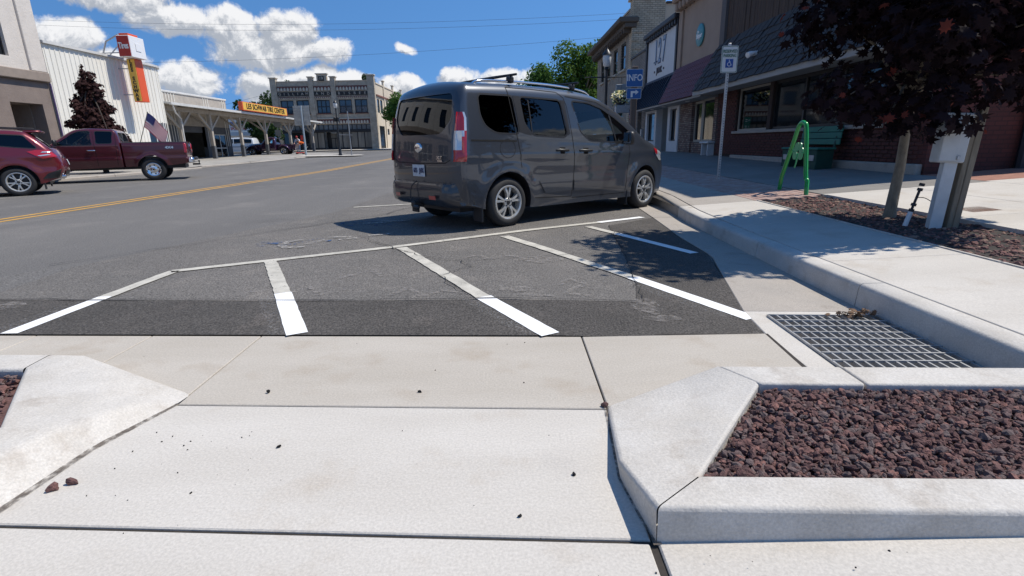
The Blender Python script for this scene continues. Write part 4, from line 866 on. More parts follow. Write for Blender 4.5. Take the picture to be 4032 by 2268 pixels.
def red_suv():
    P = car_paint('red_suv_paint', (.15, .012, .019), .3, .3)
    root = thing('suv', 'dark red SUV at the left edge of the picture, rear towards the road', 'SUV', (-13.22, 14.55, 0), (0, 0, R_(216)))
    def W(x, z):
        w_ = .92-(.16*((z-1.02)/.6)**1.3 if z > 1.02 else 0)-.04*max(0, (.6-z)/.3)
        for cx in (0, 2.86): w_ += .03*max(0, 1-abs(math.hypot(x-cx, z-.36)-.46)/.14)
        w_ += .015*math.exp(-((z-.98)/.06)**2)-.012*math.exp(-((z-.72)/.1)**2)
        if x > 2.6: w_ -= .16*((x-2.6)/1.1)**2
        if x < -.4: w_ -= .06*((-.4-x)/.55)**2
        return w_
    B = Body([(-.82, .42), (-.93, .55), (-.97, .72), (-.93, .92), (-.84, 1.10), (-.78, 1.16)], [(-.78, 1.16), (-.60, 1.38), (-.42, 1.55), (-.25, 1.635), (.4, 1.68), (1.2, 1.67), (1.7, 1.60), (2.15, 1.36), (2.6, 1.12), (3.1, 1.05), (3.55, .94)],
             [(3.65, .32), (3.72, .55), (3.68, .8), (3.55, .94)], [(-.82, .42), (-.5, .30), (.5, .27), (2.4, .27), (3.65, .32)], W, .12, .14, .22, (.03, .08, .15))
    win = [rpoly([(-.52, 1.20), (-.30, 1.52), (.22, 1.55), (.26, 1.29), (-.1, 1.24)], .05), rpoly([(.34, 1.56), (.34, 1.30), (1.12, 1.20), (1.14, 1.57)], .04), rpoly([(1.22, 1.57), (1.22, 1.19), (2.12, 1.13), (2.18, 1.20), (1.68, 1.53)], .04)]
    cuts = [arch(0, .36, .43, -1.2, -.5), arch(0, .36, .43, .5, 1.2), arch(2.86, .36, .43, -1.2, -.5), arch(2.86, .36, .43, .5, 1.2), xz_prism([(-.62, 1.0), (-.40, 1.48), (-.2, 1.58), (1.2, 1.61), (1.65, 1.54), (2.35, 1.12), (2.2, .7), (.3, .7)], 0, .80, .62)]
    cuts += [xz_prism(w_, -1.3, 1.3) for w_ in win]+[yz_prism(rpoly([(-.58, 1.53), (.58, 1.53), (.66, 1.2), (-.66, 1.2)], .05), -1.5, -.3)]
    body = put('body', boolean(B.mesh('body').mesh('body', 40), cuts, [P, m_blackpl]), None, root, local=True)
    add_glass(root, B, win, [m_glass_dark, m_glass_dark, m_glass_mid])
    strip_patch(B, -.76, -.40, .86).build('rear_window', m_glass_dark, root, smooth=60, local=True); strip_patch(B, 1.72, 2.55, .86).build('windscreen', m_glass_clear, root, smooth=60, local=True)
    gaps(body, B, [[(.30, 1.58), (.36, 1.1), (.52, .8), (.6, .4)], [(1.18, 1.6), (1.22, 1.0), (1.2, .34)], [(2.2, 1.1), (2.3, .8), (2.3, .34)]])
    for sd in (-1, 1):
        tl = B.patch([(-.90, .98), (-.74, 1.16), (-.50, 1.16), (-.30, 1.12), (-.60, .93)], .012, n=10, side=sd).build('tail_lamp', m_red, root, smooth=60, local=True)
        B.patch([(-.78, 1.03), (-.72, 1.05), (-.50, 1.02), (-.56, 1.0)], .018, side=sd).build('clear_lens', m_clear, tl); B.patch([(-.80, 1.12), (-.62, 1.12), (-.58, 1.09), (-.76, 1.09)], .018, side=sd).build('clear_lens', m_clear, tl)
        B.patch([(-.93, .66), (-.62, .55), (-.50, .42), (-.82, .42)], .014, side=sd).build('bumper_trim', m_blackpl, root, local=True)
        MB().tube([(-.55, sd*.58, 1.70), (.3, sd*.62, 1.745), (1.3, sd*.6, 1.72)], .018, 6).build('roof_rail', m_blackpl, root, local=True)
        MB().lathe([(.05, 0), (.055, .14), (.045, .14)], 16, Matrix.Translation((-.96, sd*.6, .46)) @ Matrix.Rotation(R_(90), 4, 'Y'), cap=False).build('tail_pipe', m_chrome, root, smooth=40, local=True)
        MB().cbox(-.52, -.49, min(sd*.7, sd*.9), max(sd*.7, sd*.9), .14, .45, .01).build('mud_flap', m_blackpl, root, local=True)
    MB().cbox(-.66, -.30, -.62, .62, 1.60, 1.655, .02).build('roof_spoiler', P, root, smooth=40, local=True)
    B.rpatch([(-.6, .60), (.6, .60), (.6, .46), (-.6, .46)], .02).build('bumper_trim', m_blackpl, root, local=True); B.rpatch([(-.45, .99), (.45, .99), (.45, .945), (-.45, .945)], .015).build('chrome_strip', m_chrome, root, local=True)
    B.rpatch([(-.15, .9), (.15, .9), (.15, .75), (-.15, .75)], .012).build('license_plate', m_plate, root, local=True)
    MB().tube([(-.2, .0, 1.66), (-.35, 0, 1.86)], .006, 5).build('antenna', m_blackpl, root, local=True)
    handles(root, B, [(.62, 1.0), (1.35, .98)], P); mirrors(root, B, 2.1, 1.13, P); seats(root, [(1.3, .4), (1.3, -.4), (.5, .4), (.5, -.4)])
    for x in (0, 2.86):
        for sd in (-1, 1): make_wheel(root, x, sd*.80, .36, .36, .235, .24, (5, 'pair'), sd)
    MB().box(-.6, 3.4, -.6, .6, .26, .34).build('underbody', m_blackpl, root, local=True)
red_suv()

def red_pickup():
    P = car_paint('maroon_pickup_paint', (.082, .008, .014), .25, .34)
    root = thing('pickup_truck', 'maroon extended cab pickup truck parked in front of the ribbed white wall', 'pickup truck', (-13.56, 20.77, 0), (0, 0, R_(205)))
    def W(x, z):
        w_ = .98-(.19*((z-1.28)/.6)**1.2 if z > 1.28 else 0)-.045*max(0, (.8-z)/.3)-.01*math.exp(-((z-.9)/.08)**2)
        for cx in (0, 3.65): w_ += .03*max(0, 1-abs(math.hypot(x-cx, z-.42)-.50)/.12)
        if x > 3.5: w_ -= .14*((x-3.5)/1.0)**2
        return w_
    Bc = Body([(.87, .52), (.865, .9), (.87, 1.3), (.93, 1.66), (1.0, 1.80), (1.1, 1.845)], [(1.1, 1.845), (1.6, 1.875), (2.0, 1.86), (2.25, 1.79), (2.6, 1.55), (2.98, 1.30), (3.3, 1.27), (3.9, 1.24), (4.38, 1.15)], [(4.44, .55), (4.5, .8), (4.47, 1.0), (4.38, 1.15)], [(.87, .52), (2.5, .48), (4.44, .55)], W, .10, .05, .18, (.03, .015, .1))
    Bb = Body([(-1.13, .60), (-1.15, .8), (-1.155, 1.1), (-1.15, 1.385)], [(-1.15, 1.385), (-.1, 1.385), (.845, 1.385)], [(.845, .52), (.845, .9), (.845, 1.385)], [(-1.13, .60), (-.6, .54), (.845, .52)], W, .045, .045, .02, (0.0, .012, 0.0), 60, 26)
    win = [rpoly([(1.06, 1.755), (1.56, 1.775), (1.57, 1.36), (1.12, 1.36)], .06), rpoly([(1.72, 1.785), (2.02, 1.775), (2.2, 1.70), (2.66, 1.38), (2.70, 1.315), (1.70, 1.315)], .05)]
    cuts = [arch(3.65, .42, .47, -1.3, -.5), arch(3.65, .42, .47, .5, 1.3), xz_prism([(.93, 1.0), (.97, 1.55), (1.1, 1.78), (2.0, 1.80), (2.5, 1.52), (2.8, 1.26), (2.7, .8), (1.2, .7)], 0, .86, .66)]+[xz_prism(w_, -1.3, 1.3) for w_ in win]
    cuts += [yz_prism(rpoly([(-.6, 1.74), (.6, 1.74), (.66, 1.42), (-.66, 1.42)], .06), .6, 1.2), yz_prism(rpoly([(-.66, 1.76), (.66, 1.76), (.78, 1.36), (-.78, 1.36)], .06), 2.1, 3.2)]
    cab = put('cab', boolean(Bc.mesh('cab').mesh('cab', 40), cuts, [P, m_blackpl]), None, root, local=True)
    bed = put('cargo_bed', boolean(Bb.mesh('bed').mesh('bed', 40), [arch(0, .42, .49, -1.3, -.5), arch(0, .42, .49, .5, 1.3), MB().box(-1.09, .78, -.80, .80, .86, 1.7)], [P, m_blackpl]), None, root, local=True)
    add_glass(root, Bc, win, [m_glass_dark, m_glass_clear]); strip_patch(Bc, 2.26, 2.92, .88).build('windscreen', m_glass_clear, root, smooth=60, local=True)
    MB().add([(.95, -.68, 1.40), (.95, .68, 1.40), (.98, .62, 1.76), (.98, -.62, 1.76)], [(0, 1, 2, 3)]).build('rear_window', m_glass_mid, root, local=True)
    gaps(cab, Bc, [[(1.64, 1.82), (1.63, 1.2), (1.63, .58)], [(.98, 1.70), (1.0, 1.3), (1.05, .58)], [(2.78, 1.28), (2.84, 1.0), (2.8, .58)]])
    for sd in (-1, 1):
        Bc.line([(1.06, .86), (2.8, .86)], .03, .006, sd).build('side_moulding', P, cab); Bb.line([(-1.1, 1.375), (.82, 1.375)], .03, .004, sd).build('bed_rail_cap', m_blackpl, bed)
        tl = MB(); tl.cbox(-1.172, -1.06, min(sd*.80, sd*.985), max(sd*.80, sd*.985), .97, 1.33, .025); tl.build('tail_lamp', m_red, root, smooth=40, local=True)
        MB().cbox(-1.175, -1.165, min(sd*.82, sd*.95), max(sd*.82, sd*.95), 1.02, 1.10, .004).build('clear_lens', m_clear, root, local=True)
        me = text_mesh('4X4', .12, .006, 1.3, .004); M = basis((-.62 if sd > 0 else -.62, sd*(Bb.y(-.62, 1.18)+.004), 1.18), (-sd, 0, 0), (0, 0, 1)); me.transform(M); put('lettering', me, m_clear, root, local=True)
    bp = MB(); bp.cbox(-1.34, -1.15, -.96, .96, .60, .80, .04); bp.build('rear_bumper', m_chrome, root, smooth=40, local=True); MB().cbox(-1.37, -1.3, -.5, .5, .70, .815, .02).build('step_pad', m_blackpl, root, local=True)
    hb = MB(); hb.cbox(-1.46, -1.2, -.04, .04, .50, .57, .01); hb.lathe([(0, .12), (.03, .1), (.03, .06), (.015, .03), (.015, 0)], 10, Matrix.Translation((-1.43, 0, .57))); hb.build('tow_ball', m_blackpl, root, local=True)
    handles(root, Bc, [(1.75, 1.12)], m_chrome); mirrors(root, Bc, 2.68, 1.32, m_blackpl); seats(root, [(2.05, .42), (2.05, -.42)])
    MB().lathe([(.17, -.012), (.185, 0), (.17, .012), (.155, 0)], 20, Matrix.Translation((2.5, .4, 1.22)) @ Matrix.Rotation(R_(-62), 4, 'Y'), close=True).build('steering_wheel', m_blackpl, root, local=True)
    for x in (0, 3.65):
        for sd in (-1, 1): make_wheel(root, x, sd*.84, .40, .40, .26, .235, (7, 'disc'), sd, m_chrome)
    MB().box(-1.0, 4.2, -.55, .55, .42, .56).build('chassis', m_blackpl, root, local=True); MB().tube([(0, -.8, .40), (0, .8, .40)], .06, 8).build('rear_axle', m_blackpl, root, local=True)
red_pickup()
# flag on a staff standing in the truck bed
m_fl = {'r': mat('flag_red', (.45, .03, .05), .8), 'w': mat('flag_white', (.72, .72, .72), .8), 'b': mat('flag_blue', (.03, .035, .14), .8), 'pole': mat('flag_staff', (.34, .27, .18), .5)}
for _m in m_fl.values():
    if _m.name == 'flag_staff': continue
    _t = _m.node_tree; _b = _t.nodes['Principled BSDF']; _o = [n for n in _t.nodes if n.type == 'OUTPUT_MATERIAL'][0]; _tr = _t.nodes.new('ShaderNodeBsdfTranslucent'); _tr.inputs[0].default_value = _b.inputs['Base Color'].default_value; _x = _t.nodes.new('ShaderNodeMixShader'); _x.inputs[0].default_value = .5
    _t.links.new(_b.outputs[0], _x.inputs[1]); _t.links.new(_tr.outputs[0], _x.inputs[2]); _t.links.new(_x.outputs[0], _o.inputs[0])
def flag(name, label, base, tip, fly, droop, hoist, parent_scale=1.0, wave=.06):
    root = thing(name, label, 'flag', base); b, t = Vector(base), Vector(tip); MB().tube([b, t], .013*parent_scale, 8).build('staff', m_fl['pole'], root)
    ax = (b-t).normalized(); fl = Vector(fly); parts = {'r': MB(), 'w': MB(), 'b': MB()}; nx = 16
    def pt(u, v):
        base_ = t+ax*(v*hoist+.03); p = base_+fl*u; p.z -= droop*u*u; sd = Vector((-fl.y, fl.x, 0)).normalized(); return p+sd*(wave*math.sin(u*7+v*2)*u)
    for s_ in range(13):
        k = 'r' if s_ % 2 == 0 else 'w'; v0, v1 = s_/13, (s_+1)/13
        for i in range(nx):
            if s_ < 7 and i < 6.4: kk = 'b'
            else: kk = k
            parts[kk].add([pt(i/nx, v0), pt((i+1)/nx, v0), pt((i+1)/nx, v1), pt(i/nx, v1)], [(0, 1, 2, 3)])
    parts['r'].build('red_stripes', m_fl['r'], root); parts['w'].build('white_stripes', m_fl['w'], root); parts['b'].build('blue_canton', m_fl['b'], root)
    st = MB(); off = Vector((-fl.y, fl.x, 0)).normalized()*.006
    for r in range(5):
        for c in range(5):
            q = pt(.04+c*.075, .05+r*.1)
            for o in (off, -off): st.add([q+o+Vector((dx*.014, 0, dz*.014)) for dx, dz in ((-1, 0), (0, -1), (1, 0), (0, 1))], [(0, 1, 2, 3)])
    st.build('stars', m_fl['w'], root); return root
flag('flag', 'American flag on a slanted staff rising from the maroon truck bed', (-14.3, 20.9, 1.0), (-13.35, 20.5, 2.48), (.62, -.05, -.42), .30, .62)

def white_suv():
    P = car_paint('white_suv_paint', (.62, .64, .65), .0, .3)
    root = thing('suv', 'white SUV parked under the canopy behind the purple pickup', 'SUV', (-31.6, 66.2, zr(66)+.05), (0, 0, R_(184)))
    def W(x, z): return .98-(.18*((z-1.1)/.8)**1.2 if z > 1.1 else 0)-.05*max(0, (.7-z)/.3)-(.16*((x-3.2)/1.1)**2 if x > 3.2 else 0)
    B = Body([(-1.0, .5), (-1.05, .8), (-1.02, 1.1), (-.92, 1.6), (-.8, 1.80)], [(-.8, 1.80), (.2, 1.88), (1.4, 1.87), (2.0, 1.78), (2.6, 1.35), (2.95, 1.18), (3.6, 1.13), (3.95, 1.03)], [(4.02, .45), (4.05, .7), (3.95, 1.03)], [(-1.0, .5), (1, .42), (4.02, .45)], W, .1, .1, .18, (.03, .04, .1), 60, 26)
    win = [rpoly([(-.75, 1.66), (.35, 1.72), (.35, 1.2), (-.75, 1.2)], .06), rpoly([(.45, 1.73), (1.3, 1.73), (1.3, 1.18), (.45, 1.2)], .05), rpoly([(1.4, 1.73), (1.9, 1.70), (2.5, 1.25), (2.5, 1.16), (1.4, 1.18)], .05)]
    cuts = [arch(x, .4, .46, *s_) for x in (0, 2.95) for s_ in ((-1.3, -.5), (.5, 1.3))]
    put('body', boolean(B.mesh('body').mesh('body', 40), cuts, [P, m_blackpl]), None, root, local=True)
    for p_ in win:
        for sd in (-1, 1): B.patch(p_, .006, side=sd).build('side_window', m_glass_dark if p_ is not win[2] else mat('dark_car_glass', (.02, .03, .035), .1), root, smooth=60, local=True)  # front pane is plain dark glossy glass
    for sd in (-1, 1):
        B.line([(-.9, .82), (3.4, .80)], .12, .006, sd).build('side_moulding', mat('silver_trim', (.3, .3, .31), .5, .5), root, local=True)
        MB().tube([(-.6, sd*.68, 1.92), (1.4, sd*.68, 1.94)], .02, 6).build('roof_rail', m_blackpl, root, local=True)
    strip_patch(B, 2.05, 2.75, .86, .004).build('windscreen', MATS['dark_car_glass'], root, smooth=60, local=True); mirrors(root, B, 2.45, 1.2, P)
    for x in (0, 2.95):
        for sd in (-1, 1): make_wheel(root, x, sd*.84, .38, .38, .25, .23, (5, 'single'), sd)
white_suv()

def purple_pickup():
    P = car_paint('purple_paint', (.035, .010, .038), .3, .25)
    root = thing('vintage_pickup', 'dark purple vintage step side pickup with chrome wheels under the canopy', 'pickup truck', (-21.9, 53.6, zr(53)+.13), (0, 0, R_(184)))
    def Wc(x, z): return .82-(.22*((z-1.05)/.6)**1.4 if z > 1.05 else 0)-.05*max(0, (.6-z)/.25)
    cab = Body([(.72, .45), (.70, .8), (.70, 1.2), (.78, 1.5), (.9, 1.62)], [(.9, 1.62), (1.2, 1.67), (1.55, 1.63), (1.8, 1.40), (1.98, 1.15), (2.1, 1.06)], [(2.15, .45), (2.15, .7), (2.1, 1.06)], [(.72, .45), (2.15, .45)], Wc, .14, .1, .08, (.04, .03, .02), 40, 24)
    def Wh(x, z): return .62-.12*((x-2.1)/1.4)-.08*max(0, (z-.8)/.3)
    hood = Body([(2.1, .45), (2.1, .8), (2.1, 1.06)], [(2.1, 1.06), (2.8, 1.05), (3.4, .97), (3.6, .86)], [(3.68, .45), (3.68, .7), (3.6, .86)], [(2.1, .45), (3.68, .45)], Wh, .16, .02, .16, (.05, 0, .06), 30, 16)
    bedb = Body([(-.98, .5), (-1.0, .7), (-.98, .98)], [(-.98, .98), (0, .98), (.66, .98)], [(.66, .5), (.66, .75), (.66, .98)], [(-.98, .5), (.66, .5)], lambda x, z: .62, .03, .03, .02, (0, 0, 0), 30, 14)
    win = [rpoly([(1.0, 1.55), (1.5, 1.55), (1.78, 1.2), (1.8, 1.12), (.98, 1.12)], .06)]
    put('cab', boolean(cab.mesh('cab').mesh('cab', 40), [xz_prism(win[0], -1.2, 1.2), xz_prism([(.78, .8), (.84, 1.4), (.95, 1.58), (1.5, 1.58), (1.95, 1.1), (1.95, .8)], 0, .74, .52), yz_prism(rpoly([(-.42, 1.52), (.42, 1.52), (.48, 1.18), (-.48, 1.18)], .08), .4, .95)], [P, m_blackpl]), None, root, local=True)
    put('hood', hood.mesh('hood').mesh('hood', 40), P, root, local=True); put('cargo_bed', boolean(bedb.mesh('bed').mesh('bed', 40), [MB().box(-.95, .63, -.57, .57, .6, 1.3)], [P, m_blackpl]), None, root, local=True)
    for sd in (-1, 1):
        cab.patch(win[0], -.01, side=sd).build('side_window', m_glass_mid, root, local=True)
        for cx, r, lbl in ((0, .46, 'rear_fender'), (3.0, .45, 'front_fender')):
            mb = MB(); V = []; n = 16
            for k in range(n+1):
                a = math.pi*(-.05+1.1*k/n); ex = 1.35 if math.cos(a) < 0 else 1.25
                for t in range(7): f = t/6; rr = r*(1+.16*math.sin(f*math.pi/2)*.6); V.append((cx+rr*ex*math.cos(a)*(1-.12*f), sd*(.56+.32*f), max(.40, .38+(rr+.12)*math.sin(a)*(1-.25*f**3))))
            mb.add(V, [(k*7+t, k*7+t+1, (k+1)*7+t+1, (k+1)*7+t) for k in range(n) for t in range(6)]); mb.build(lbl, P, root, smooth=60, local=True)
        MB().cbox(.55, 2.4, min(sd*.6, sd*.84), max(sd*.6, sd*.84), .40, .47, .02).build('running_board', P, root, local=True)
    MB().add([(.79, -.48, 1.18), (.79, .48, 1.18), (.83, .42, 1.52), (.83, -.42, 1.52)], [(0, 1, 2, 3)]).build('rear_window', m_glass_mid, root, local=True)
    MB().add([(1.62, -.5, 1.58), (1.62, .5, 1.58), (1.95, .6, 1.12), (1.95, -.6, 1.12)], [(0, 1, 2, 3)]).build('windscreen', m_glass_mid, root, local=True)
    MB().cbox(-1.12, -1.04, -.7, .7, .44, .54, .02).build('rear_bumper', P, root, local=True); MB().cbox(-.02, .02, -.55, .55, .0, .50, .02, Matrix.Translation((-1.0, 0, .52)) @ Matrix.Rotation(R_(-12), 4, 'Y')).build('tailgate', P, root, local=True)
    for x, R, rr in ((0, .37, .22), (3.0, .33, .19)):
        for sd in (-1, 1): make_wheel(root, x, sd*.74, R, R, .27, rr, (5, 'single'), sd, m_chrome)
    MB().box(-.9, 3.4, -.4, .4, .36, .46).build('chassis', m_blackpl, root, local=True)
purple_pickup()

# ---------------- people working at the purple truck
m_skin = mat('skin', (.42, .25, .18), .6); m_hair = mat('brown_hair', (.05, .03, .02), .8); m_tee = mat('white_shirt', (.62, .62, .66), .9, var=.15, scale=12); m_or = mat('orange_shirt', (.75, .14, .02), .85, var=.15, scale=12)
m_jean = mat('blue_jeans', (.10, .17, .28), .9, var=.25, scale=10); m_shoe = mat('dark_shoe', (.03, .03, .035), .7); m_cap = mat('red_cap', (.40, .05, .05), .8)
def person(label, loc, rz, J, shirt, legs, hair, cap=None):
    """one skinned figure; J gives joint positions (x forward, y left, z up)"""
    root = thing('person', label, 'person', loc, (0, 0, rz))
    order = [('pelvis', None, .145), ('waist', 'pelvis', .135), ('chest', 'waist', .155), ('neck', 'chest', .062), ('head', 'neck', .085), ('crown', 'head', .088)]
    for s_ in 'lr': order += [('sh'+s_, 'chest', .078), ('el'+s_, 'sh'+s_, .048), ('wr'+s_, 'el'+s_, .032), ('hip'+s_, 'pelvis', .10), ('kn'+s_, 'hip'+s_, .066), ('an'+s_, 'kn'+s_, .042), ('to'+s_, 'an'+s_, .04)]
    idx = {n: i for i, (n, _, _) in enumerate(order)}; me = bpy.data.meshes.new('body'); me.from_pydata([J[n] for n, _, _ in order], [(idx[p], idx[n]) for n, p, _ in order if p], [])
    o = bpy.data.objects.new('tmp', me); COL.objects.link(o); o.modifiers.new('s', 'SKIN'); sv = me.skin_vertices[0].data
    for i, (n, p, r) in enumerate(order): sv[i].radius = (r, r*(.72 if n in ('chest', 'waist', 'pelvis') else 1)); sv[i].use_root = n == 'pelvis'
    sb = o.modifiers.new('d', 'SUBSURF'); sb.levels = 2; sb.render_levels = 2
    dg = bpy.context.evaluated_depsgraph_get(); dg.update(); out = bpy.data.meshes.new_from_object(o.evaluated_get(dg)); bpy.data.objects.remove(o)
    for m in (m_skin, shirt, legs, m_shoe): out.materials.append(m)
    segs = [(n, p) for n, p, _ in order if p]; V = {n: Vector(J[n]) for n in J}
    for f in out.polygons:
        f.use_smooth = True; c = f.center; best = None
        for n, p in segs:
            a, b = V[p], V[n]; t = max(0, min(1, (c-a).dot(b-a)/((b-a).length_squared+1e-9))); d = (c-(a+(b-a)*t)).length
            if best is None or d < best[0]: best = (d, n, t)
        _, n, t = best
        f.material_index = 0 if n in ('head', 'crown') or n.startswith('wr') or (n.startswith('el') and t > .75) or (n == 'neck' and t > .5) else 3 if n.startswith('to') or (n.startswith('an') and t > .9) else 2 if n[:2] in ('hi', 'kn', 'an') or (n == 'waist' and t < .5) else 1
    body = put('body', out, None, root, local=True)
    hd = V['head'].lerp(V['crown'], .6); up = (V['crown']-V['neck']).normalized(); fw = (Vector((1, 0, 0))-up*up.x).normalized()
    if fw.dot(Vector((1, 0, -.3))) < 0: fw = -fw
    sdv = up.cross(fw); Mh = Matrix((fw, sdv, up)).transposed().to_4x4(); Mh.translation = hd
    mb = MB(); mb.lathe([(.0, .125), (.06, .11), (.095, .06), (.103, .0), (.095, -.05)], 16, Mh @ Matrix.Translation((-.018, 0, .012)), cap=False); mb.build('hair' if not cap else 'cap', cap or hair, root, smooth=60, local=True)
    fb = MB(); fb.add([Mh @ Vector(q) for q in ((.085, -.014, -.03), (.085, .014, -.03), (.118, 0, -.028), (.088, 0, .02))], [(0, 1, 2), (0, 2, 3), (1, 3, 2), (0, 3, 1)])
    for sg in (-1, 1): fb.cbox(-.02, .012, sg*.088-.008, sg*.088+.008, -.035, .025, .006, Mh)
    fb.build('nose_and_ears', m_skin, root, local=True)
    eb = MB()
    for sg in (-1, 1): eb.cbox(.083, .092, sg*.034-.012, sg*.034+.012, .004, .016, .003, Mh)
    eb.cbox(.084, .092, -.024, .024, -.062, -.054, .003, Mh); eb.build('eyes_and_mouth', m_hair, root, local=True)
    for s_ in 'lr':
        w_, e = V['wr'+s_], V['el'+s_]; d = (w_-e).normalized(); sd = d.cross(Vector((0, 0, 1)));  sd = sd.normalized() if sd.length > .1 else Vector((0, 1, 0)); nn = sd.cross(d)
        hb = MB(); hb.add([w_+d*x+sd*y+nn*z for x, y, z in ((-.01, -.028, -.014), (-.01, .028, -.014), (.085, .042, -.013), (.085, -.042, -.013), (-.01, -.028, .014), (-.01, .028, .014), (.085, .042, .013), (.085, -.042, .013))], [(0, 3, 2, 1), (4, 5, 6, 7), (0, 1, 5, 4), (1, 2, 6, 5), (2, 3, 7, 6), (3, 0, 4, 7)])
        for k, ln in enumerate((.068, .078, .074, .058)):
            y = -.032+k*.021; hb.tube([w_+d*.08+sd*y, w_+d*(.08+ln*.5)+sd*y-nn*.008, w_+d*(.08+ln*.9)+sd*y-nn*.03], [.0095, .009, .007], 6)
        hb.tube([w_+d*.02+sd*-.03, w_+d*.05+sd*-.06-nn*.01, w_+d*.085+sd*-.066-nn*.022], [.012, .011, .008], 6); hb.build('hand', m_skin, root, smooth=60, local=True)
zp = zr(53)+.13
bend = dict(pelvis=(0, 0, .95), waist=(.10, 0, 1.05), chest=(.36, 0, 1.16), neck=(.55, 0, 1.20), head=(.63, 0, 1.20), crown=(.74, 0, 1.19), shl=(.42, .19, 1.14), ell=(.55, .25, .92), wrl=(.74, .2, .86), shr=(.42, -.19, 1.14), elr=(.58, -.24, .93), wrr=(.78, -.14, .88), hipl=(0, .10, .90), knl=(.03, .12, .50), anl=(-.05, .12, .08), tol=(.12, .14, .04), hipr=(0, -.10, .90), knr=(.06, -.12, .49), anr=(.0, -.13, .08), tor=(.17, -.15, .04))
stand = dict(pelvis=(0, 0, .96), waist=(.01, 0, 1.10), chest=(.07, 0, 1.36), neck=(.13, 0, 1.52), head=(.16, 0, 1.60), crown=(.19, 0, 1.70), shl=(.08, .20, 1.40), ell=(.18, .28, 1.14), wrl=(.40, .22, 1.05), shr=(.08, -.20, 1.40), elr=(.2, -.27, 1.13), wrr=(.42, -.18, 1.06), hipl=(0, .10, .91), knl=(.03, .11, .50), anl=(-.02, .12, .08), tol=(.14, .14, .04), hipr=(0, -.10, .91), knr=(.02, -.11, .50), anr=(-.03, -.12, .08), tor=(.13, -.14, .04))
person('person in orange shirt and jeans bending over the purple truck tailgate', (-19.9, 53.35, zp), R_(172), bend, m_or, m_jean, m_hair)
person('person in white shirt and red cap standing behind the purple truck bed', (-21.2, 55.0, zp), R_(262), stand, m_tee, m_jean, m_hair, m_cap)
jk = thing('floor_jack', 'low red floor jack on wheels under the purple truck tail', 'floor jack', (-20.15, 52.7, zp)); m_jack = mat('jack_red', (.45, .04, .03), .5)
b = MB(); b.cbox(-20.6, -19.85, 52.55, 52.85, zp+.08, zp+.2, .03); b.build('frame', m_jack, jk); MB().tube([(-19.9, 52.7, zp+.18), (-19.4, 52.7, zp+.75)], .02, 6).build('handle', m_chrome, jk)
for dx in (-20.55, -19.9):
    for dy in (52.56, 52.84): MB().lathe([(.07, -.02), (.07, .02)], 12, Matrix.Translation((dx, dy, zp+.07)) @ Matrix.Rotation(R_(90), 4, 'X')).build('wheel', m_blackpl, jk)
# ================================================================== left side of the street and the far corner
m_pane = mat('window_glass', (.012, .015, .018), .04, spec=.7); m_pane_sky = mat('sky_tinted_blind_glass', (.055, .085, .115), .06, spec=.8, var=.4, scale=.8)  # upper panes with blinds; blue sky reflection is painted into the colour
m_frame_dk = mat('dark_window_frame', (.012, .012, .014), .5); m_frame_wh = mat('white_window_frame', (.62, .61, .58), .5)
m_stucco = mat('pale_stucco', (.64, .585, .525), .92, col2=(.58, .53, .475), scale=2, bump=.8, bscale=14, bdist=.02)
m_brownst = mat('brown_stucco', (.23, .185, .16), .92, col2=(.195, .155, .135), scale=2, bump=.6, bscale=14, bdist=.02)
m_band = mat('tan_moulding', (.30, .245, .205), .9, var=.2)
m_ribbed = mat('cream_metal', (.80, .77, .69), .45, col2=(.74, .71, .63), scale=1.2, streak=(1, 1, .25), rvar=.08)
m_grey_w = mat('grey_wainscot', (.105, .11, .12), .7, var=.3); m_tan_wall = mat('tan_wall_paint', (.40, .36, .31), .8, var=.2, scale=2)  # tan wall paint varied at random
m_roofm = mat('white_roof_metal', (.62, .61, .58), .5, var=.15); m_wood_w = mat('weathered_white_timber', (.46, .42, .36), .85, col2=(.33, .28, .23), scale=2.5, streak=(6, 6, .6))
def holed(u0, u1, v0, v1, holes):
    """cells of a wall rectangle left when rectangular openings are taken out"""
    us = sorted({u0, u1, *[h[i] for h in holes for i in (0, 1)]}); vs_ = sorted({v0, v1, *[h[i] for h in holes for i in (2, 3)]}); out = []
    for a, b in zip(us, us[1:]):
        run = None
        for c, d in zip(vs_, vs_[1:]):
            inside = any(h[0] <= (a+b)/2 <= h[1] and h[2] <= (c+d)/2 <= h[3] for h in holes)
            if inside:
                if run: out.append((a, b, *run)); run = None
            else: run = (run[0], d) if run else (c, d)
        if run: out.append((a, b, *run))
    return out
def wall(name, m, parent, axis, at, dep, rect, holes=()):
    """wall slab with openings; axis 'X' = the face lies at x=at and spans (y, z); dep is signed thickness away from the face"""
    mb = MB()
    for a, b, c, d in holed(*rect, holes):
        if axis == 'X': mb.box(min(at, at+dep), max(at, at+dep), a, b, c, d)
        else: mb.box(a, b, min(at, at+dep), max(at, at+dep), c, d)
    return mb.build(name, m, parent)
def bx(name, m, parent, x0, x1, y0, y1, z0, z1, c=.012): return MB().cbox(min(x0, x1), max(x0, x1), min(y0, y1), max(y0, y1), z0, z1, c).build(name, m, parent)
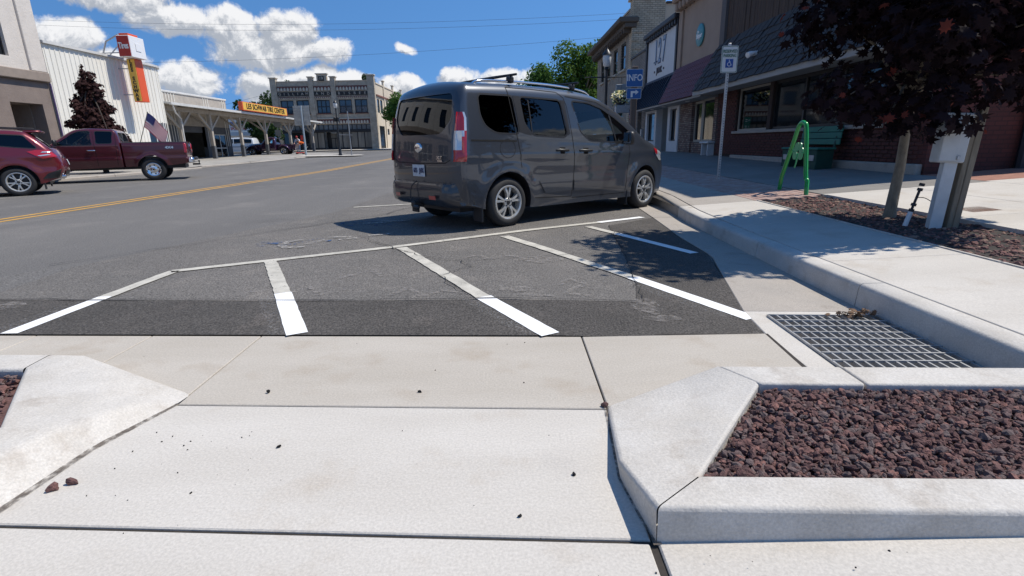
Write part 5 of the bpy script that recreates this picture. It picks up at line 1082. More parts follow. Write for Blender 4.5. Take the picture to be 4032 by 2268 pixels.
def window(parent, axis, at, inn, u0, u1, v0, v1, cols=1, rows=1, fm=None, gm=None, fw=.06, dep=.07, split=None):
    """sash window set back from a wall face: frame with mullions, panes as sub-parts; inn = signed direction into the wall"""
    fm = fm or m_frame_dk; gm = gm or m_pane; mb = MB(); y0, y1 = at+inn*.10, at+inn*(.10+dep)
    def b(m_, a, b_, c, d, e0, e1):
        if axis == 'X': m_.box(min(e0, e1), max(e0, e1), a, b_, c, d)
        else: m_.box(a, b_, min(e0, e1), max(e0, e1), c, d)
    b(mb, u0, u1, v0, v0+fw, y0, y1); b(mb, u0, u1, v1-fw, v1, y0, y1); b(mb, u0, u0+fw, v0+fw, v1-fw, y0, y1); b(mb, u1-fw, u1, v0+fw, v1-fw, y0, y1)
    cu = [u0+(u1-u0)*k/cols for k in range(cols+1)]; rv = split or [v0+(v1-v0)*k/rows for k in range(rows+1)]
    for k in cu[1:-1]: b(mb, k-fw*.5, k+fw*.5, v0+fw, v1-fw, y0+inn*.003, y1-inn*.003)
    for k in rv[1:-1]: b(mb, u0+fw, u1-fw, k-fw*.45, k+fw*.45, y0+inn*.006, y1-inn*.006)
    w_ = mb.build('window', fm, parent)
    for i in range(len(cu)-1):
        for j in range(len(rv)-1):
            g = MB(); b(g, cu[i]+fw*.4, cu[i+1]-fw*.4, rv[j]+fw*.4, rv[j+1]-fw*.4, at+inn*(.10+dep*.5), at+inn*(.10+dep*.7)); g.build('pane', gm, w_)
    return w_
# ---- stucco building at the left edge
FX = -22.0
sb = thing('stucco_building', 'two storey building of pale stucco over brown at the left edge', 'building', (-28, 16, .1))
ups = [(y, y+1.15, 5.25, 7.9) for y in (5.6, 9.2, 12.8, 16.4, 20.0, 24.0)]; lows = [(24.65, 26.35, -.2, 3.3), (20.2, 23.4, .9, 3.3), (15.8, 19.0, .9, 3.3), (11.4, 14.6, .9, 3.3), (7.0, 10.2, .9, 3.3)]
wall('upper_wall', m_stucco, sb, 'X', FX, -.5, (4, 26.93, 4.75, 10.2), ups); wall('lower_wall', m_brownst, sb, 'X', FX-.06, -.6, (4, 26.93, -.2, 4.3), lows)
bx('band', m_band, sb, FX-.5, FX+.14, 4, 26.95, 4.32, 4.75, .03); bx('cornice', m_stucco, sb, FX-.6, FX+.55, 3.8, 26.95, 10.2, 10.6, .05)
for y in (4.2, 7.9, 11.5, 15.1, 18.7, 22.3, 26.05): bx('pilaster', m_stucco, sb, FX-.1, FX+.10, y, y+.85, 4.76, 10.19, .02)
wall('end_wall', m_stucco, sb, 'Y', 26.93, -.4, (-40, FX-.51, -.2, 10.2)); wall('near_wall', m_stucco, sb, 'Y', 4, .4, (-40, FX-.51, -.2, 10.2)); bx('roof', m_grey_w, sb, -40, FX-.5, 4.4, 26.5, 9.6, 9.7)
for a, b_, c, d in ups: window(sb, 'X', FX-.05, -1, a, b_, c, d, 1, 2, m_frame_dk)
for a, b_, c, d in lows[1:]: window(sb, 'X', FX-.12, -1, a, b_, c, d, 3, 2, m_frame_wh)
rc = MB(); rc.box(-24.0, -22.66, 24.65, 24.7, -.2, 3.3); rc.box(-24.0, -22.66, 26.3, 26.35, -.2, 3.3); rc.box(-24.05, -23.98, 24.6, 26.4, -.2, 3.3); rc.box(-24, -22.66, 24.6, 26.4, 3.29, 3.4); rc.build('entry_recess', m_band, sb)
dr = bx('garage_door', m_stucco, sb, -23.98, -23.9, 24.75, 26.25, 1.9, 3.2)
for k in range(4): bx('door_panel', m_stucco, dr, -23.92, -23.885, 24.78, 26.22, 1.95+k*.31, 2.22+k*.31, .01)
bx('entry_door', m_brownst, sb, -23.98, -23.9, 24.9, 26.1, -.1, 1.88)
bx('corner_pipe', mat('purple_trim', (.10, .07, .16), .6), sb, FX-.02, FX+.05, 26.955, 27.02, -.1, 4.3)
# ---- ribbed white tyre shop with rounded corner
ts = thing('tire_shop', 'cream ribbed metal shop wall with rounded corner and wide window', 'building', (-25, 31, .1))
win_ = (33.55, 35.9, 1.15, 2.75)
wall('front_wall', m_ribbed, ts, 'X', FX, -.4, (27.03, 35.0, -.1, 6.12), [(33.55, 35.0, 1.15, 2.75)])
cv = MB(); n = 14; V = []
for k in range(n+1):
    a = math.pi/2*k/n; V += [(FX-1.7+1.7*math.cos(a), 35.0+1.7*math.sin(a), z) for z in (-.1, 6.12)]
cv.add(V, [(2*k, 2*k+2, 2*k+3, 2*k+1) for k in range(n)]); cv.build('rounded_wall', m_ribbed, ts, smooth=60)
wall('side_wall', m_ribbed, ts, 'Y', 36.7, -.3, (-34, FX-1.7, -.1, 6.12)); bx('roof', m_roofm, ts, -34, FX-.42, 27.1, 36.3, 5.7, 5.8)
rib = MB().cbox(-.025, .03, -.035, .035, -.1, 6.1, .012).mesh('rib'); xf = []
for k in range(27):
    y = 27.15+k*.295
    if y < 33.4: xf.append(Matrix.Translation((FX, y, 0)))
for k in range(1, 9): a = math.pi/2*k/9; xf.append(Matrix.Translation((FX-1.7+1.7*math.cos(a), 35+1.7*math.sin(a), 0)) @ Matrix.Rotation(a, 4, 'Z'))
pieces('rib', rib, m_ribbed, ts, xf)
rib2 = MB().cbox(-.025, .03, -.035, .035, 2.82, 6.1, .012).mesh('rib_short'); pieces('rib', rib2, m_ribbed, ts, [Matrix.Translation((FX, 33.4+k*.295, 0)) for k in range(6)])
cp = MB(); V = [(FX+.07, 27.0), (FX+.07, 35.0)]+[(FX-1.7+1.77*math.cos(a), 35+1.77*math.sin(a)) for a in np.linspace(.1, math.pi/2, 10)]
for (a, b_), (c, d) in zip(V, V[1:]): cp.beam((a-.08, b_, 6.17), (c-.08, d, 6.17), .3, .12)
cp.build('coping', m_roofm, ts)
window(ts, 'X', FX+.06, -1, 33.55, 35.0, 1.15, 2.75, 2, 1, m_frame_wh, m_pane, .07)
gw = MB(); V = []
for k in range(6):
    a = math.pi/2*k/9; V += [(FX-1.7+1.72*math.cos(a), 35+1.72*math.sin(a), z) for z in (1.15, 2.75)]
gw.add(V, [(2*k, 2*k+2, 2*k+3, 2*k+1) for k in range(5)]); gw.build('curved_window', m_pane, ts, smooth=60)
for k in (0, 5):
    a = math.pi/2*k/9; bx('window_post', m_frame_wh, ts, FX-1.7+1.74*math.cos(a)-.04, FX-1.7+1.74*math.cos(a)+.04, 35+1.74*math.sin(a)-.04, 35+1.74*math.sin(a)+.04, 1.1, 2.8)
# ---- projecting signs
m_sr = mat('sign_red', (.42, .025, .02), .35, var=.12); m_sw = mat('sign_white', (.76, .76, .76), .35); m_so = mat('sign_orange', (.72, .10, .025), .4, var=.1, scale=2); m_sy = mat('sign_yellow', (.80, .47, .07), .4, var=.1, scale=2); m_sk = mat('sign_black', (.012, .012, .012), .5)
tb = thing('tire_sign', 'red and white box sign reading Tires above the vertical sign', 'sign', (-21, 31.9, 6.1))
bx('sign_box', m_sw, tb, -21.3, -20.6, 31.27, 32.5, 6.1, 7.2, .02); bx('red_face', m_sr, tb, -21.27, -20.63, 31.245, 31.268, 6.14, 7.17, .004); bx('side_panel', m_sw, tb, -20.6, -20.575, 31.7, 32.1, 6.45, 6.85, .005); bx('top_cap', m_so, tb, -21.2, -20.7, 31.4, 32.2, 7.2, 7.33)
lettering('Tires', .44, basis((-20.95, 31.235, 6.66), (1, 0, 0), (0, 0, 1)), m_sw, tb, .02, .62, .012, .95)
lsn = thing('vertical_sign', 'tall yellow and orange vertical sign with black capitals on the ribbed wall', 'sign', (-21.1, 32.2, 3.8))
bx('sign_box', m_so, lsn, -21.37, -20.9, 31.86, 32.5, 3.79, 6.09, .02); bx('yellow_face', m_sy, lsn, -21.35, -20.92, 31.835, 31.858, 3.83, 6.06, .004)
for k, ch in enumerate('LES SCHWAB'):
    if ch != ' ': lettering(ch, .255, basis((-21.135, 31.825, 5.93-k*.222), (1, 0, 0), (0, 0, 1)), m_sk, lsn, .012, 1.05, .012)
br = MB()
for a, b_ in (((-22.1, 31.6, 6.2), (-21.3, 31.9, 7.1)), ((-22.1, 32.4, 6.2), (-21.3, 32.3, 6.3)), ((-22.6, 31.3, 6.3), (-21.3, 31.7, 6.4)), ((-22, 32, 4.2), (-21.37, 32.1, 4.2)), ((-22, 32, 5.6), (-21.37, 32.1, 5.6))): br.beam(a, b_, .05, .05)
br.build('bracket', m_galv, tb); MB().tube([(-22.3, 31.4, 6.2), (-21.9, 31.3, 6.9), (-21.2, 31.35, 7.25)], .04, 8).build('conduit', m_galv, tb)
# ---- service wing and canopy
wg = thing('service_wing', 'low ribbed service wing with open dark bay and glass door under the canopy', 'building', (-29, 44, .3))
WX = -26.0; bay = (43.7, 47.0, -.1, 2.95); dor = (48.3, 50.4, -.1, 2.35)
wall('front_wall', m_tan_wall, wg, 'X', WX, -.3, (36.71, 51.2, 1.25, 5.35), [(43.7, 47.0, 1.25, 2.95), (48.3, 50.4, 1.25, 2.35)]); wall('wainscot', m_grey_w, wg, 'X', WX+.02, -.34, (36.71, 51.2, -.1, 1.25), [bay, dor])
wall('far_wall', m_tan_wall, wg, 'Y', 51.2, -.3, (-36, WX-.31, -.1, 5.35)); bx('roof', m_roofm, wg, -36, WX-.3, 36.8, 51, 5.0, 5.1); bx('parapet_cap', m_roofm, wg, WX-.32, WX+.08, 36.75, 51.25, 5.35, 5.5, .02)
pieces('rib', MB().cbox(0, .04, -.03, .03, 1.3, 5.33, .01).mesh('rib_w'), m_ribbed, wg, [Matrix.Translation((WX, 36.9+k*.34, 0)) for k in range(42) if not (43.5 < 36.9+k*.34 < 47.2 or 48.2 < 36.9+k*.34 < 50.5)])
inr = MB(); inr.box(-34, -33.9, 40, 51, -.1, 4.9); inr.build('bay_back_wall', m_grey_w, wg); bx('roll_door', m_grey_w, wg, WX-.3, WX-.2, 43.7, 47.0, 2.45, 2.95); bx('tyre_rack', m_blackpl, wg, -31, -30.2, 43.6, 46.9, .3, 1.9)
window(wg, 'X', WX+.05, -1, 48.3, 50.4, .32, 2.35, 2, 2, m_frame_wh, m_pane, .09, split=[.32, 1.15, 2.35])
cn = thing('canopy', 'long white metal canopy on braced timber posts before the tyre shop', 'canopy', (-23.5, 48, .4))
EX = -22.4
pl = MB(); V = [(EX, 36.72, 4.14), (EX, 66, 4.0), (WX+.03, 66, 4.0+.45), (WX+.03, 36.72, 4.14+.45)]; V += [(x, y, z-.09) for x, y, z in V]
pl.add(V, [(0, 1, 2, 3), (7, 6, 5, 4), (0, 4, 5, 1), (1, 5, 6, 2), (2, 6, 7, 3), (3, 7, 4, 0)]); pl.build('roof_deck', m_roofm, cn)
gt = MB(); gt.beam((EX+.09, 36.72, 4.08), (EX+.09, 66.1, 3.94), .16, .16); gt.build('gutter', m_roofm, cn)
pieces('roof_rib', MB().cbox(-3.55, .02, -.03, .03, -.02, .03, .008).mesh('roof_rib'), m_roofm, cn, [Matrix.Translation((EX, 37+k*.6, 4.16-k*.6*.005)) @ Matrix.Rotation(math.atan(.45/3.57), 4, 'Y') for k in range(49)])
for x in (-23.3, -25.2): b = MB(); b.beam((x, 36.9, 3.86), (x, 65.8, 3.74), .16, .28); b.build('beam', m_wood_w, cn)
for k in range(15): b = MB(); y = 37.6+k*1.9; b.beam((EX, y, 4.0-.005*(y-37)), (WX+.05, y, 4.42-.005*(y-37)), .08, .14); b.build('rafter', m_wood_w, cn)
for y in (39.0, 43.0, 47.7, 52.6, 58.5, 65.2):
    zb = zr(y)+.14; p = MB(); p.cbox(-23.42, -23.18, y-.12, y+.12, zb+1.0, 3.72, .02); po = p.build('post', m_wood_w, cn); bx('post_base', m_grey_w, po, -23.44, -23.16, y-.14, y+.14, zb, zb+1.0, .02)
    for s_ in (-1, 1): b = MB(); b.beam((-23.3, y+s_*.05, 2.55), (-23.3, y+s_*1.5, 3.7), .12, .14); b.build('brace', m_wood_w, po)
    b = MB(); b.beam((-23.3, y, 2.6), (-24.9, y, 3.75), .12, .14); b.build('brace', m_wood_w, po)
MB().tube([(-22.3, 36.95, 3.98), (-22.35, 37.2, 3.5), (-23.0, 38.8, 3.2), (-23.05, 38.82, .5)], .05, 8).build('downpipe', m_roofm, cn)
for y in (41.2, 45.5, 50.4, 56): bx('strip_light', m_roofm, cn, -24.2, -24.0, y-.6, y+.6, 3.93, 4.02)
tcs = thing('canopy_sign', 'long yellow sign with black capitals on the canopy edge', 'sign', (-22.3, 50.8, 4.2))
zt = lambda y: 4.20-(y-46.2)*.004
sgb = MB(); sgb.add([(x, y, zt(y)+dz) for y in (46.2, 55.4) for x in (-22.42, -22.08) for dz in (0, .70)], [(0, 1, 3, 2), (4, 6, 7, 5), (0, 4, 5, 1), (2, 3, 7, 6), (1, 5, 7, 3), (0, 2, 6, 4)]); sgb.build('sign_box', m_so, tcs)
sf = MB(); sf.add([(-22.07, y, zt(y)+dz) for y in (46.32, 55.3) for dz in (.05, .66)], [(0, 1, 3, 2)]); sf.build('yellow_face', m_sy, tcs)
lettering('LES SCHWAB TIRE CENTER', .62, basis((-22.05, 50.8, 4.535), (0, 1, -.004), (0, .004, 1)), m_sk, tcs, .02, .98, .004, 1.08)
# ---- neighbour store seen through the canopy
ns = thing('corner_store', 'white store with lettered fascia seen through the canopy posts', 'building', (-40, 78, .6)); m_nsw = mat('store_white', (.58, .58, .57), .7, var=.1); m_nsb = mat('store_blue', (.12, .17, .24), .6); m_nsl = mat('letter_blue', (.05, .08, .25), .6)
wall('front_wall', m_nsw, ns, 'Y', 76, .3, (-50, -33.3, .3, 5.6), [(-39.5, -34, .9, 2.6)]); bx('fascia', m_nsw, ns, -50, -33.4, 75.8, 75.98, 3.4, 4.7); bx('awning_band', mat('pale_blue_band', (.3, .38, .46), .6), ns, -50, -33.35, 75.2, 75.98, 2.75, 3.35, .05); window(ns, 'Y', 75.95, 1, -39.5, -34, .9, 2.6, 4, 1, m_frame_wh, m_pane)
lettering('INN', .8, basis((-38.2, 75.79, 4.35), (1, 0, 0), (0, 0, 1)), m_nsl, ns, .02, .9, .02); lettering("'S", .8, basis((-36.0, 75.79, 4.35), (1, 0, 0), (0, 0, 1)), m_nsl, ns, .02, .9, .02); lettering('SPORT  SALE', .5, basis((-37.2, 75.79, 3.72), (1, 0, 0), (0, 0, 1)), m_sr, ns, .02, .8, .012)
# ---- brick corner block across the cross street
gb_b = brick_mat('buff_brick', (.50, .425, .33), (.44, .365, .275), (.38, .33, .26), .22, .075, 'XZ'); gb_s = mat('cream_render', (.58, .50, .385), .85, var=.1, scale=1)
m_corb = mat('cream_corbel', (.5, .45, .37), .85); m_corr = mat('red_corbel', (.17, .07, .055), .85); m_bandk = mat('black_letter_band', (.012, .011, .011), .5); m_lets = mat('stone_letters', (.42, .38, .32), .7); m_paper = mat('papered_window', (.20, .185, .155), .35, var=.5, scale=.9, streak=(3, 1, .4), spec=.6)
GY = 78.0
gb = thing('brick_block', 'two storey buff brick corner block with black letter bands and date panel', 'building', (-25.6, 85, .6))
wins = [(-31.85, -30.0), (-29.6, -27.8), (-26.75, -24.85), (-23.6, -21.75), (-21.35, -19.55)]
wall('front_wall', gb_b, gb, 'Y', GY, .4, (-32.9, -18.4, .3, 9.95), [(a, b_, 5.66, 7.5) for a, b_ in wins]+[(-32.3, -19.35, .3, 4.15)])
for a, b_ in wins: window(gb, 'Y', GY+.02, 1, a, b_, 5.66, 7.5, 3 if a == -26.75 else 2, 2, m_frame_dk, m_pane_sky, .12); bx('sill', m_corr, gb, a-.1, b_+.1, GY-.1, GY+.05, 5.55, 5.66)
for a, b_, zt_ in ((-32.95, -32.1, 10.55), (-27.6, -26.95, 10.6), (-24.5, -23.8, 10.6), (-19.35, -18.35, 10.75)):
    bx('pier', gb_b, gb, a, b_, GY-.16, GY+.5, .3 if a in (-32.95, -19.35) else 4.2, zt_-.15); bx('pier_cap', m_corb, gb, a-.12, b_+.12, GY-.28, GY+.62, zt_-.15, zt_, .03)
bx('date_block', gb_b, gb, -26.35, -24.95, GY-.08, GY+.4, 9.96, 10.85); bx('date_cap', m_corb, gb, -26.5, -24.8, GY-.2, GY+.5, 10.85, 11.0, .03); bx('date_panel', m_bandk, gb, -26.1, -25.3, GY-.11, GY-.085, 9.98, 10.62); lettering('19', .55, basis((-25.7, GY-.12, 10.3), (1, 0, 0), (0, 0, 1)), m_lets, gb, .02, 1.0, .01)
bx('parapet_cap', m_corb, gb, -32.1, -19.36, GY-.07, GY+.45, 9.95, 10.03)
for (a, b_), tx in (((-32.08, -27.62), 'GILLIAM'), ((-26.93, -24.52), 'AND'), ((-23.78, -19.37), 'BISBEE')):
    bx('letter_band', m_bandk, gb, a, b_, GY-.06, GY-.003, 8.05, 8.58); cw = (b_-a)/len(tx)
    for k, ch in enumerate(tx): lettering(ch, .50, basis((a+cw*(k+.5), GY-.07, 8.315), (1, 0, 0), (0, 0, 1)), m_lets, gb, .02, 1.05, .004)
    bx('corbel_ground', m_corr, gb, a, b_, GY-.05, GY-.003, 8.72, 9.34); n = max(3, int((b_-a)/.42)); cw = (b_-a)/n
    me = MB().prism([(-cw*.38, 0), (cw*.38, 0), (cw*.3, .32), (0, .46), (-cw*.3, .32)], lambda u, v, d: (u, d, v), 0, .1).mesh('corbel'); pieces('corbel', me, m_corb, gb, [Matrix.Translation((a+cw*(k+.5), GY-.155, 8.72)) for k in range(n)])
for a, b_ in wins:
    bx('lintel', m_corr, gb, a-.15, b_+.15, GY-.05, GY-.003, 7.72, 7.95); n = 8; cw = (b_-a+.3)/n; me = MB().box(-cw*.28, cw*.28, 0, .06, 0, .12).mesh('dentil'); pieces('dentil', me, m_corb, gb, [Matrix.Translation((a-.15+cw*(k+.5), GY-.115, 7.72)) for k in range(n)])
bx('corbel_ground', m_corr, gb, -32.1, -19.36, GY-.05, GY-.003, 4.25, 4.85); bx('string_course', m_corb, gb, -32.1, -19.36, GY-.1, GY-.003, 4.88, 5.0)
me = MB().prism([(-.16, 0), (.16, 0), (.13, .3), (0, .44), (-.13, .3)], lambda u, v, d: (u, d, v), 0, .1).mesh('corbel2'); pieces('corbel', me, m_corb, gb, [Matrix.Translation((-31.9+k*.42, GY-.155, 4.25)) for k in range(30)])
bx('store_lintel', m_frame_dk, gb, -32.3, -19.35, GY-.02, GY+.25, 3.1, 3.38); bx('store_base', m_frame_dk, gb, -32.3, -19.35, GY+.02, GY+.3, .3, .85)
m_trans = mat('transom_glass', (.13, .15, .165), .2, spec=.7, var=.3, scale=.7)
for k in range(19): window(gb, 'Y', GY+.02, 1, -32.3+k*.6816, -32.3+(k+1)*.6816, 3.38, 4.15, 1, 1, m_frame_dk, m_trans, .06)
for a, b_ in ((-32.3, -30.9), (-30.9, -29.5), (-29.5, -28.4), (-28.4, -27.2), (-27.2, -26.2), (-24.4, -23.6), (-23.6, -22.4), (-22.4, -21.4), (-21.4, -20.4), (-20.4, -19.35)): window(gb, 'Y', GY+.02, 1, a, b_, .85, 3.1, 1, 1, m_frame_dk, m_paper if a > -29 else m_pane, .07)
bx('entry_back', m_paper, gb, -25.6, -24.4, GY+1.2, GY+1.26, .5, 2.9); bx('entry_side', m_frame_dk, gb, -26.2, -25.6, GY+1.25, GY+1.3, .3, 3.1); window(gb, 'Y', GY+1.0, 1, -25.6, -24.4, .45, 2.3, 2, 1, m_frame_dk, m_paper, .1)
SX = -18.4
wall('side_wall', gb_s, gb, 'X', SX, -.4, (GY+.51, 108, .3, 9.6), [(79.3, 82.6, .3, 3.9), (79.0, 80.4, 5.7, 7.6), (80.9, 82.4, 5.7, 7.6), (84.9, 86.4, 5.7, 7.6), (87, 88.6, 5.7, 7.6), (91.3, 92.8, 5.7, 7.6), (93.6, 95, 5.7, 7.6), (84.3, 85.8, 2.7, 3.6)])
for y in (83.3, 90, 97, 104): bx('side_pier', gb_s, gb, SX-.1, SX+.14, y, y+.6, .3, 10.35); bx('side_pier_cap', gb_s, gb, SX-.2, SX+.24, y-.1, y+.7, 10.35, 10.5, .03)
for a, b_ in ((79, 80.4), (80.9, 82.4), (84.9, 86.4), (87, 88.6), (91.3, 92.8), (93.6, 95)): window(gb, 'X', SX+.02, -1, a, b_, 5.7, 7.6, 1, 2, m_frame_dk, m_pane_sky, .09)
for a, b_ in ((79.3, 80.4), (80.4, 81.5), (81.5, 82.6)): window(gb, 'X', SX+.02, -1, a, b_, .4, 3.9, 2, 2, m_frame_dk, m_pane, .08)
window(gb, 'X', SX+.02, -1, 84.3, 85.8, 2.7, 3.6, 1, 1, m_frame_dk, m_pane); bx('side_cornice', m_corr, gb, SX-.02, SX+.2, GY+.6, 108, 7.95, 8.15); bx('side_cap', gb_s, gb, SX-.42, SX+.1, GY+.6, 108, 9.6, 9.75); bx('roof', m_grey_w, gb, -32.8, SX-.41, GY+.41, 108, 9.3, 9.4); wall('left_wall', gb_b, gb, 'X', -32.9, .3, (GY+.41, 108, .3, 9.9))
# ---- street furniture by the crossing
m_lampb = mat('lamp_black', (.015, .016, .018), .4); m_lampg = mat('frosted_globe', (.62, .63, .62), .35); m_pole = mat('grey_pole', (.33, .34, .35), .5, .6)
def lamp_post(name, label, x, y, z0, ht, group=None):
    r = thing(name, label, 'street lamp', (x, y, z0), group='lantern street lamps'); T = Matrix.Translation((x, y, z0))
    MB().lathe([(.17, 0), (.17, .12), (.12, .2), (.13, .5), (.09, .62), (.07, .8), (.06, ht*.5), (.05, ht-.85), (.09, ht-.8), (.06, ht-.72)], 14, T).build('post', m_lampb, r, smooth=35)
    MB().lathe([(.10, ht-.72), (.15, ht-.66), (.17, ht-.40), (.15, ht-.30)], 14, T).build('globe', m_lampg, r, smooth=50); MB().lathe([(.19, ht-.30), (.17, ht-.24), (.08, ht-.12), (.03, ht-.06), (.02, ht)], 14, T).build('cap', m_lampb, r, smooth=40); return r
zc = zr(48)+.12
l1 = lamp_post('street_lamp', 'black lantern street lamp on the far corner by the crossing', -14.85, 48, .30, 4.75); MB().cbox(-15.1, -14.9, 47.85, 48.1, 3.2, 3.55, .02).build('signal_box', m_lampb, l1); MB().cbox(-14.8, -14.62, 47.85, 48.1, 3.2, 3.55, .02).build('signal_box', m_lampb, l1); MB().tube([(-14.8, 48, 2.1), (-13.6, 48, 2.05)], .02, 6).build('arm', m_pole, l1)
isl = struct(put('corner_island', poly_sheet([(-21, 46.2), (-13.2, 46.6), (-12.6, 47.6), (-13.4, 49.2), (-21, 50.5)], lambda x, y: zr(y)+.10, 0), m_conc))
pp = thing('sign_pole', 'plain grey steel pole beside the lantern street lamp', 'pole', (-13.85, 48, .32)); MB().tube([(-13.84, 48, .3), (-13.86, 48, 4.05)], .05, 8).build('post', m_pole, pp); bx('base_plate', m_pole, pp, -13.98, -13.7, 47.86, 48.14, .31, .34)
bb = thing('billboard', 'back of a large ribbed metal sign panel on a steel post', 'sign', (-18.65, 50, .4)); MB().tube([(-18.65, 50, .3), (-18.62, 50, 4.7)], .085, 10).build('post', mat('pale_blue_steel', (.36, .42, .46), .5, .4), bb)
for k in range(7): bx('panel', mat('bare_aluminium', (.42, .43, .42), .45, .7, var=.25, scale=2), bb, -19.4, -17.93, 50.10, 50.14, 3.02+k*.247, 3.26+k*.247, .008)
MB().cbox(-18.7, -18.54, 50.02, 50.1, 2.9, 4.75, .01).build('stiffener', m_pole, bb); bx('notice', m_sr, bb, -18.95, -18.72, 49.9, 49.93, 1.7, 2.15)
stp = thing('stop_sign', 'grey back of a stop sign on a thin post beyond the canopy', 'sign', (-24.1, 57.5, .4)); MB().tube([(-24.1, 57.5, .3), (-24.1, 57.5, 4.0)], .045, 8).build('post', m_pole, stp); MB().lathe([(.42, -.01), (.42, .01)], 8, Matrix.Translation((-24.1, 57.42, 3.55)) @ Matrix.Rotation(R_(90), 4, 'X') @ Matrix.Rotation(R_(22.5), 4, 'Z')).build('plate', MATS['bare_aluminium'], stp); bx('plate', MATS['bare_aluminium'], stp, -24.4, -23.8, 57.4, 57.42, 2.3, 2.9)
gs_ = thing('direction_sign', 'green direction sign on two posts by the cream side wall', 'sign', (-12.5, 61, .5)); m_grn = mat('sign_green', (.0, .20, .13), .4)
for x in (-12.45, -12.2): MB().tube([(x, 61, .4), (x, 61, 3.1)], .035, 6).build('post', m_pole, gs_)
for z0, tx in ((2.72, 'N'), (2.02, 'S')):
    bx('plate', m_grn, gs_, -12.66, -11.98, 60.94, 60.96, z0, z0+.66); lettering(tx, .3, basis((-12.5, 60.93, z0+.33), (1, 0, 0), (0, 0, 1)), m_sw, gs_, .01); bx('legend', m_sw, gs_, -12.3, -12.08, 60.93, 60.938, z0+.38, z0+.46); bx('legend', m_sw, gs_, -12.3, -12.08, 60.93, 60.938, z0+.18, z0+.26)
for k, x in enumerate((-12.15, -11.8)):
    c = thing('red_can', ('left' if k == 0 else 'right')+' one of two red metal cans at the foot of the green sign', 'can', (x, 62, .55)); bx('body', m_jack, c, x-.14, x+.14, 61.9, 62.1, .50, .92, .03); MB().tube([(x-.08, 62, .9), (x-.08, 62, 1.0), (x+.08, 62, 1.0), (x+.08, 62, .9)], .015, 6).build('handle', m_jack, c)
# ---- overhead wires
m_wire = mat('black_wire', (.05, .06, .08), .6)
for k, (a, b_, sag) in enumerate([((-60, 74, 17.5), (30, 62, 15.2), 1.2), ((-60, 74, 16.9), (30, 62, 14.7), 1.3), ((-60, 73, 12.2), (30, 62, 13.6), 1.2), ((-32.9, 78, 8.6), (-60, 66, 3.5), 1.0), ((-32.9, 78, 6.6), (-58, 72, 3.0), .8), ((-15, 48.3, 3.9), (-40, 74, 4.6), .2)]):
    P_ = [(a[0]+(b_[0]-a[0])*t, a[1]+(b_[1]-a[1])*t, a[2]+(b_[2]-a[2])*t-sag*4*t*(1-t)) for t in [i/24 for i in range(25)]]
    o = MB().tube(P_, .013, 5).build('overhead_wire', m_wire); tag(o, ['topmost of the three long wires crossing the sky', 'middle one of the three long wires crossing the sky', 'lowest of the three long wires crossing the sky', 'upper wire running left from the lettered brick block', 'lower wire running left from the lettered brick block', 'low cable running past the lettered brick block windows'][k], 'wire', 'overhead wires')
# ================================================================== right side of the street
m_beige = mat('beige_stucco', (.62, .48, .34), .9, col2=(.55, .425, .30), scale=.8, bump=.4, bscale=10, bdist=.02)
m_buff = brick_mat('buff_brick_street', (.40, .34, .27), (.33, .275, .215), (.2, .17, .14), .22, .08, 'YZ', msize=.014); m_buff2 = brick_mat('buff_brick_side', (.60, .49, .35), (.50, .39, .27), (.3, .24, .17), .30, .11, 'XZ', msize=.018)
m_lowbr = brick_mat('grey_tan_brick', (.30, .26, .22), (.25, .215, .18), (.14, .12, .105), .22, .08, 'YZ', msize=.015)
m_trimdk = mat('dark_trim', (.018, .02, .028), .55); m_brd = mat('white_board', (.62, .63, .64), .6, var=.06); m_tan = mat('tan_plaster', (.38, .285, .22), .9, col2=(.335, .25, .195), scale=1.2, bump=.4, bscale=18, bdist=.01)
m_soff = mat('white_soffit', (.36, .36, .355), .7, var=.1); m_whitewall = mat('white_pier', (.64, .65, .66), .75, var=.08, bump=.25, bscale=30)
WXR = 7.6
zB = lambda y: zs(7.5, y)-.06
# ---- tall beige corner building
tall = thing('tall_building', 'two storey buff brick building with heavy cornice and beige side wall', 'building', (14, 43, .5))
tw = [(34.9, 36.3), (37.4, 38.7), (39.8, 41.1), (42.2, 43.5)]
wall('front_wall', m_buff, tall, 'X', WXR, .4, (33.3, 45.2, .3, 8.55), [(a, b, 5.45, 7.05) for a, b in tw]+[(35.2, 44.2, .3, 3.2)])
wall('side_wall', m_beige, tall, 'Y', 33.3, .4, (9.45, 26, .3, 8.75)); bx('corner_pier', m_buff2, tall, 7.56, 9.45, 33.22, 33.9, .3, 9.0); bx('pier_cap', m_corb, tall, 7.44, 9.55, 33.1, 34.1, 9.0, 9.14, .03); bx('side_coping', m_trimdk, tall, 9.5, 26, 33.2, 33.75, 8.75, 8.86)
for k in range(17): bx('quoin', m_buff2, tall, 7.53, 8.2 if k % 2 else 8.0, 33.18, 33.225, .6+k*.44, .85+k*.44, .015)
for a, b in tw: window(tall, 'X', WXR-.03, 1, a, b, 5.45, 7.05, 1, 2, m_frame_dk, m_pane, .08); bx('sill', m_corb, tall, WXR-.12, WXR+.05, a-.12, b+.12, 5.33, 5.45)
bx('cornice', mat('brown_cornice', (.11, .085, .065), .8), tall, 6.75, WXR+.3, 33.0, 45.3, 7.75, 8.05, .05); bx('cornice_fascia', MATS['brown_cornice'], tall, 7.1, WXR+.2, 33.1, 45.25, 7.5, 7.75, .03)
pieces('modillion', MB().cbox(-.42, .0, -.09, .09, -.14, .14, .02).mesh('modillion'), MATS['brown_cornice'], tall, [Matrix.Translation((WXR-.06, 33.6+k*.62, 7.4)) for k in range(19)]); bx('parapet_coping', m_corb, tall, WXR-.08, WXR+.48, 33.95, 45.25, 8.55, 8.66)
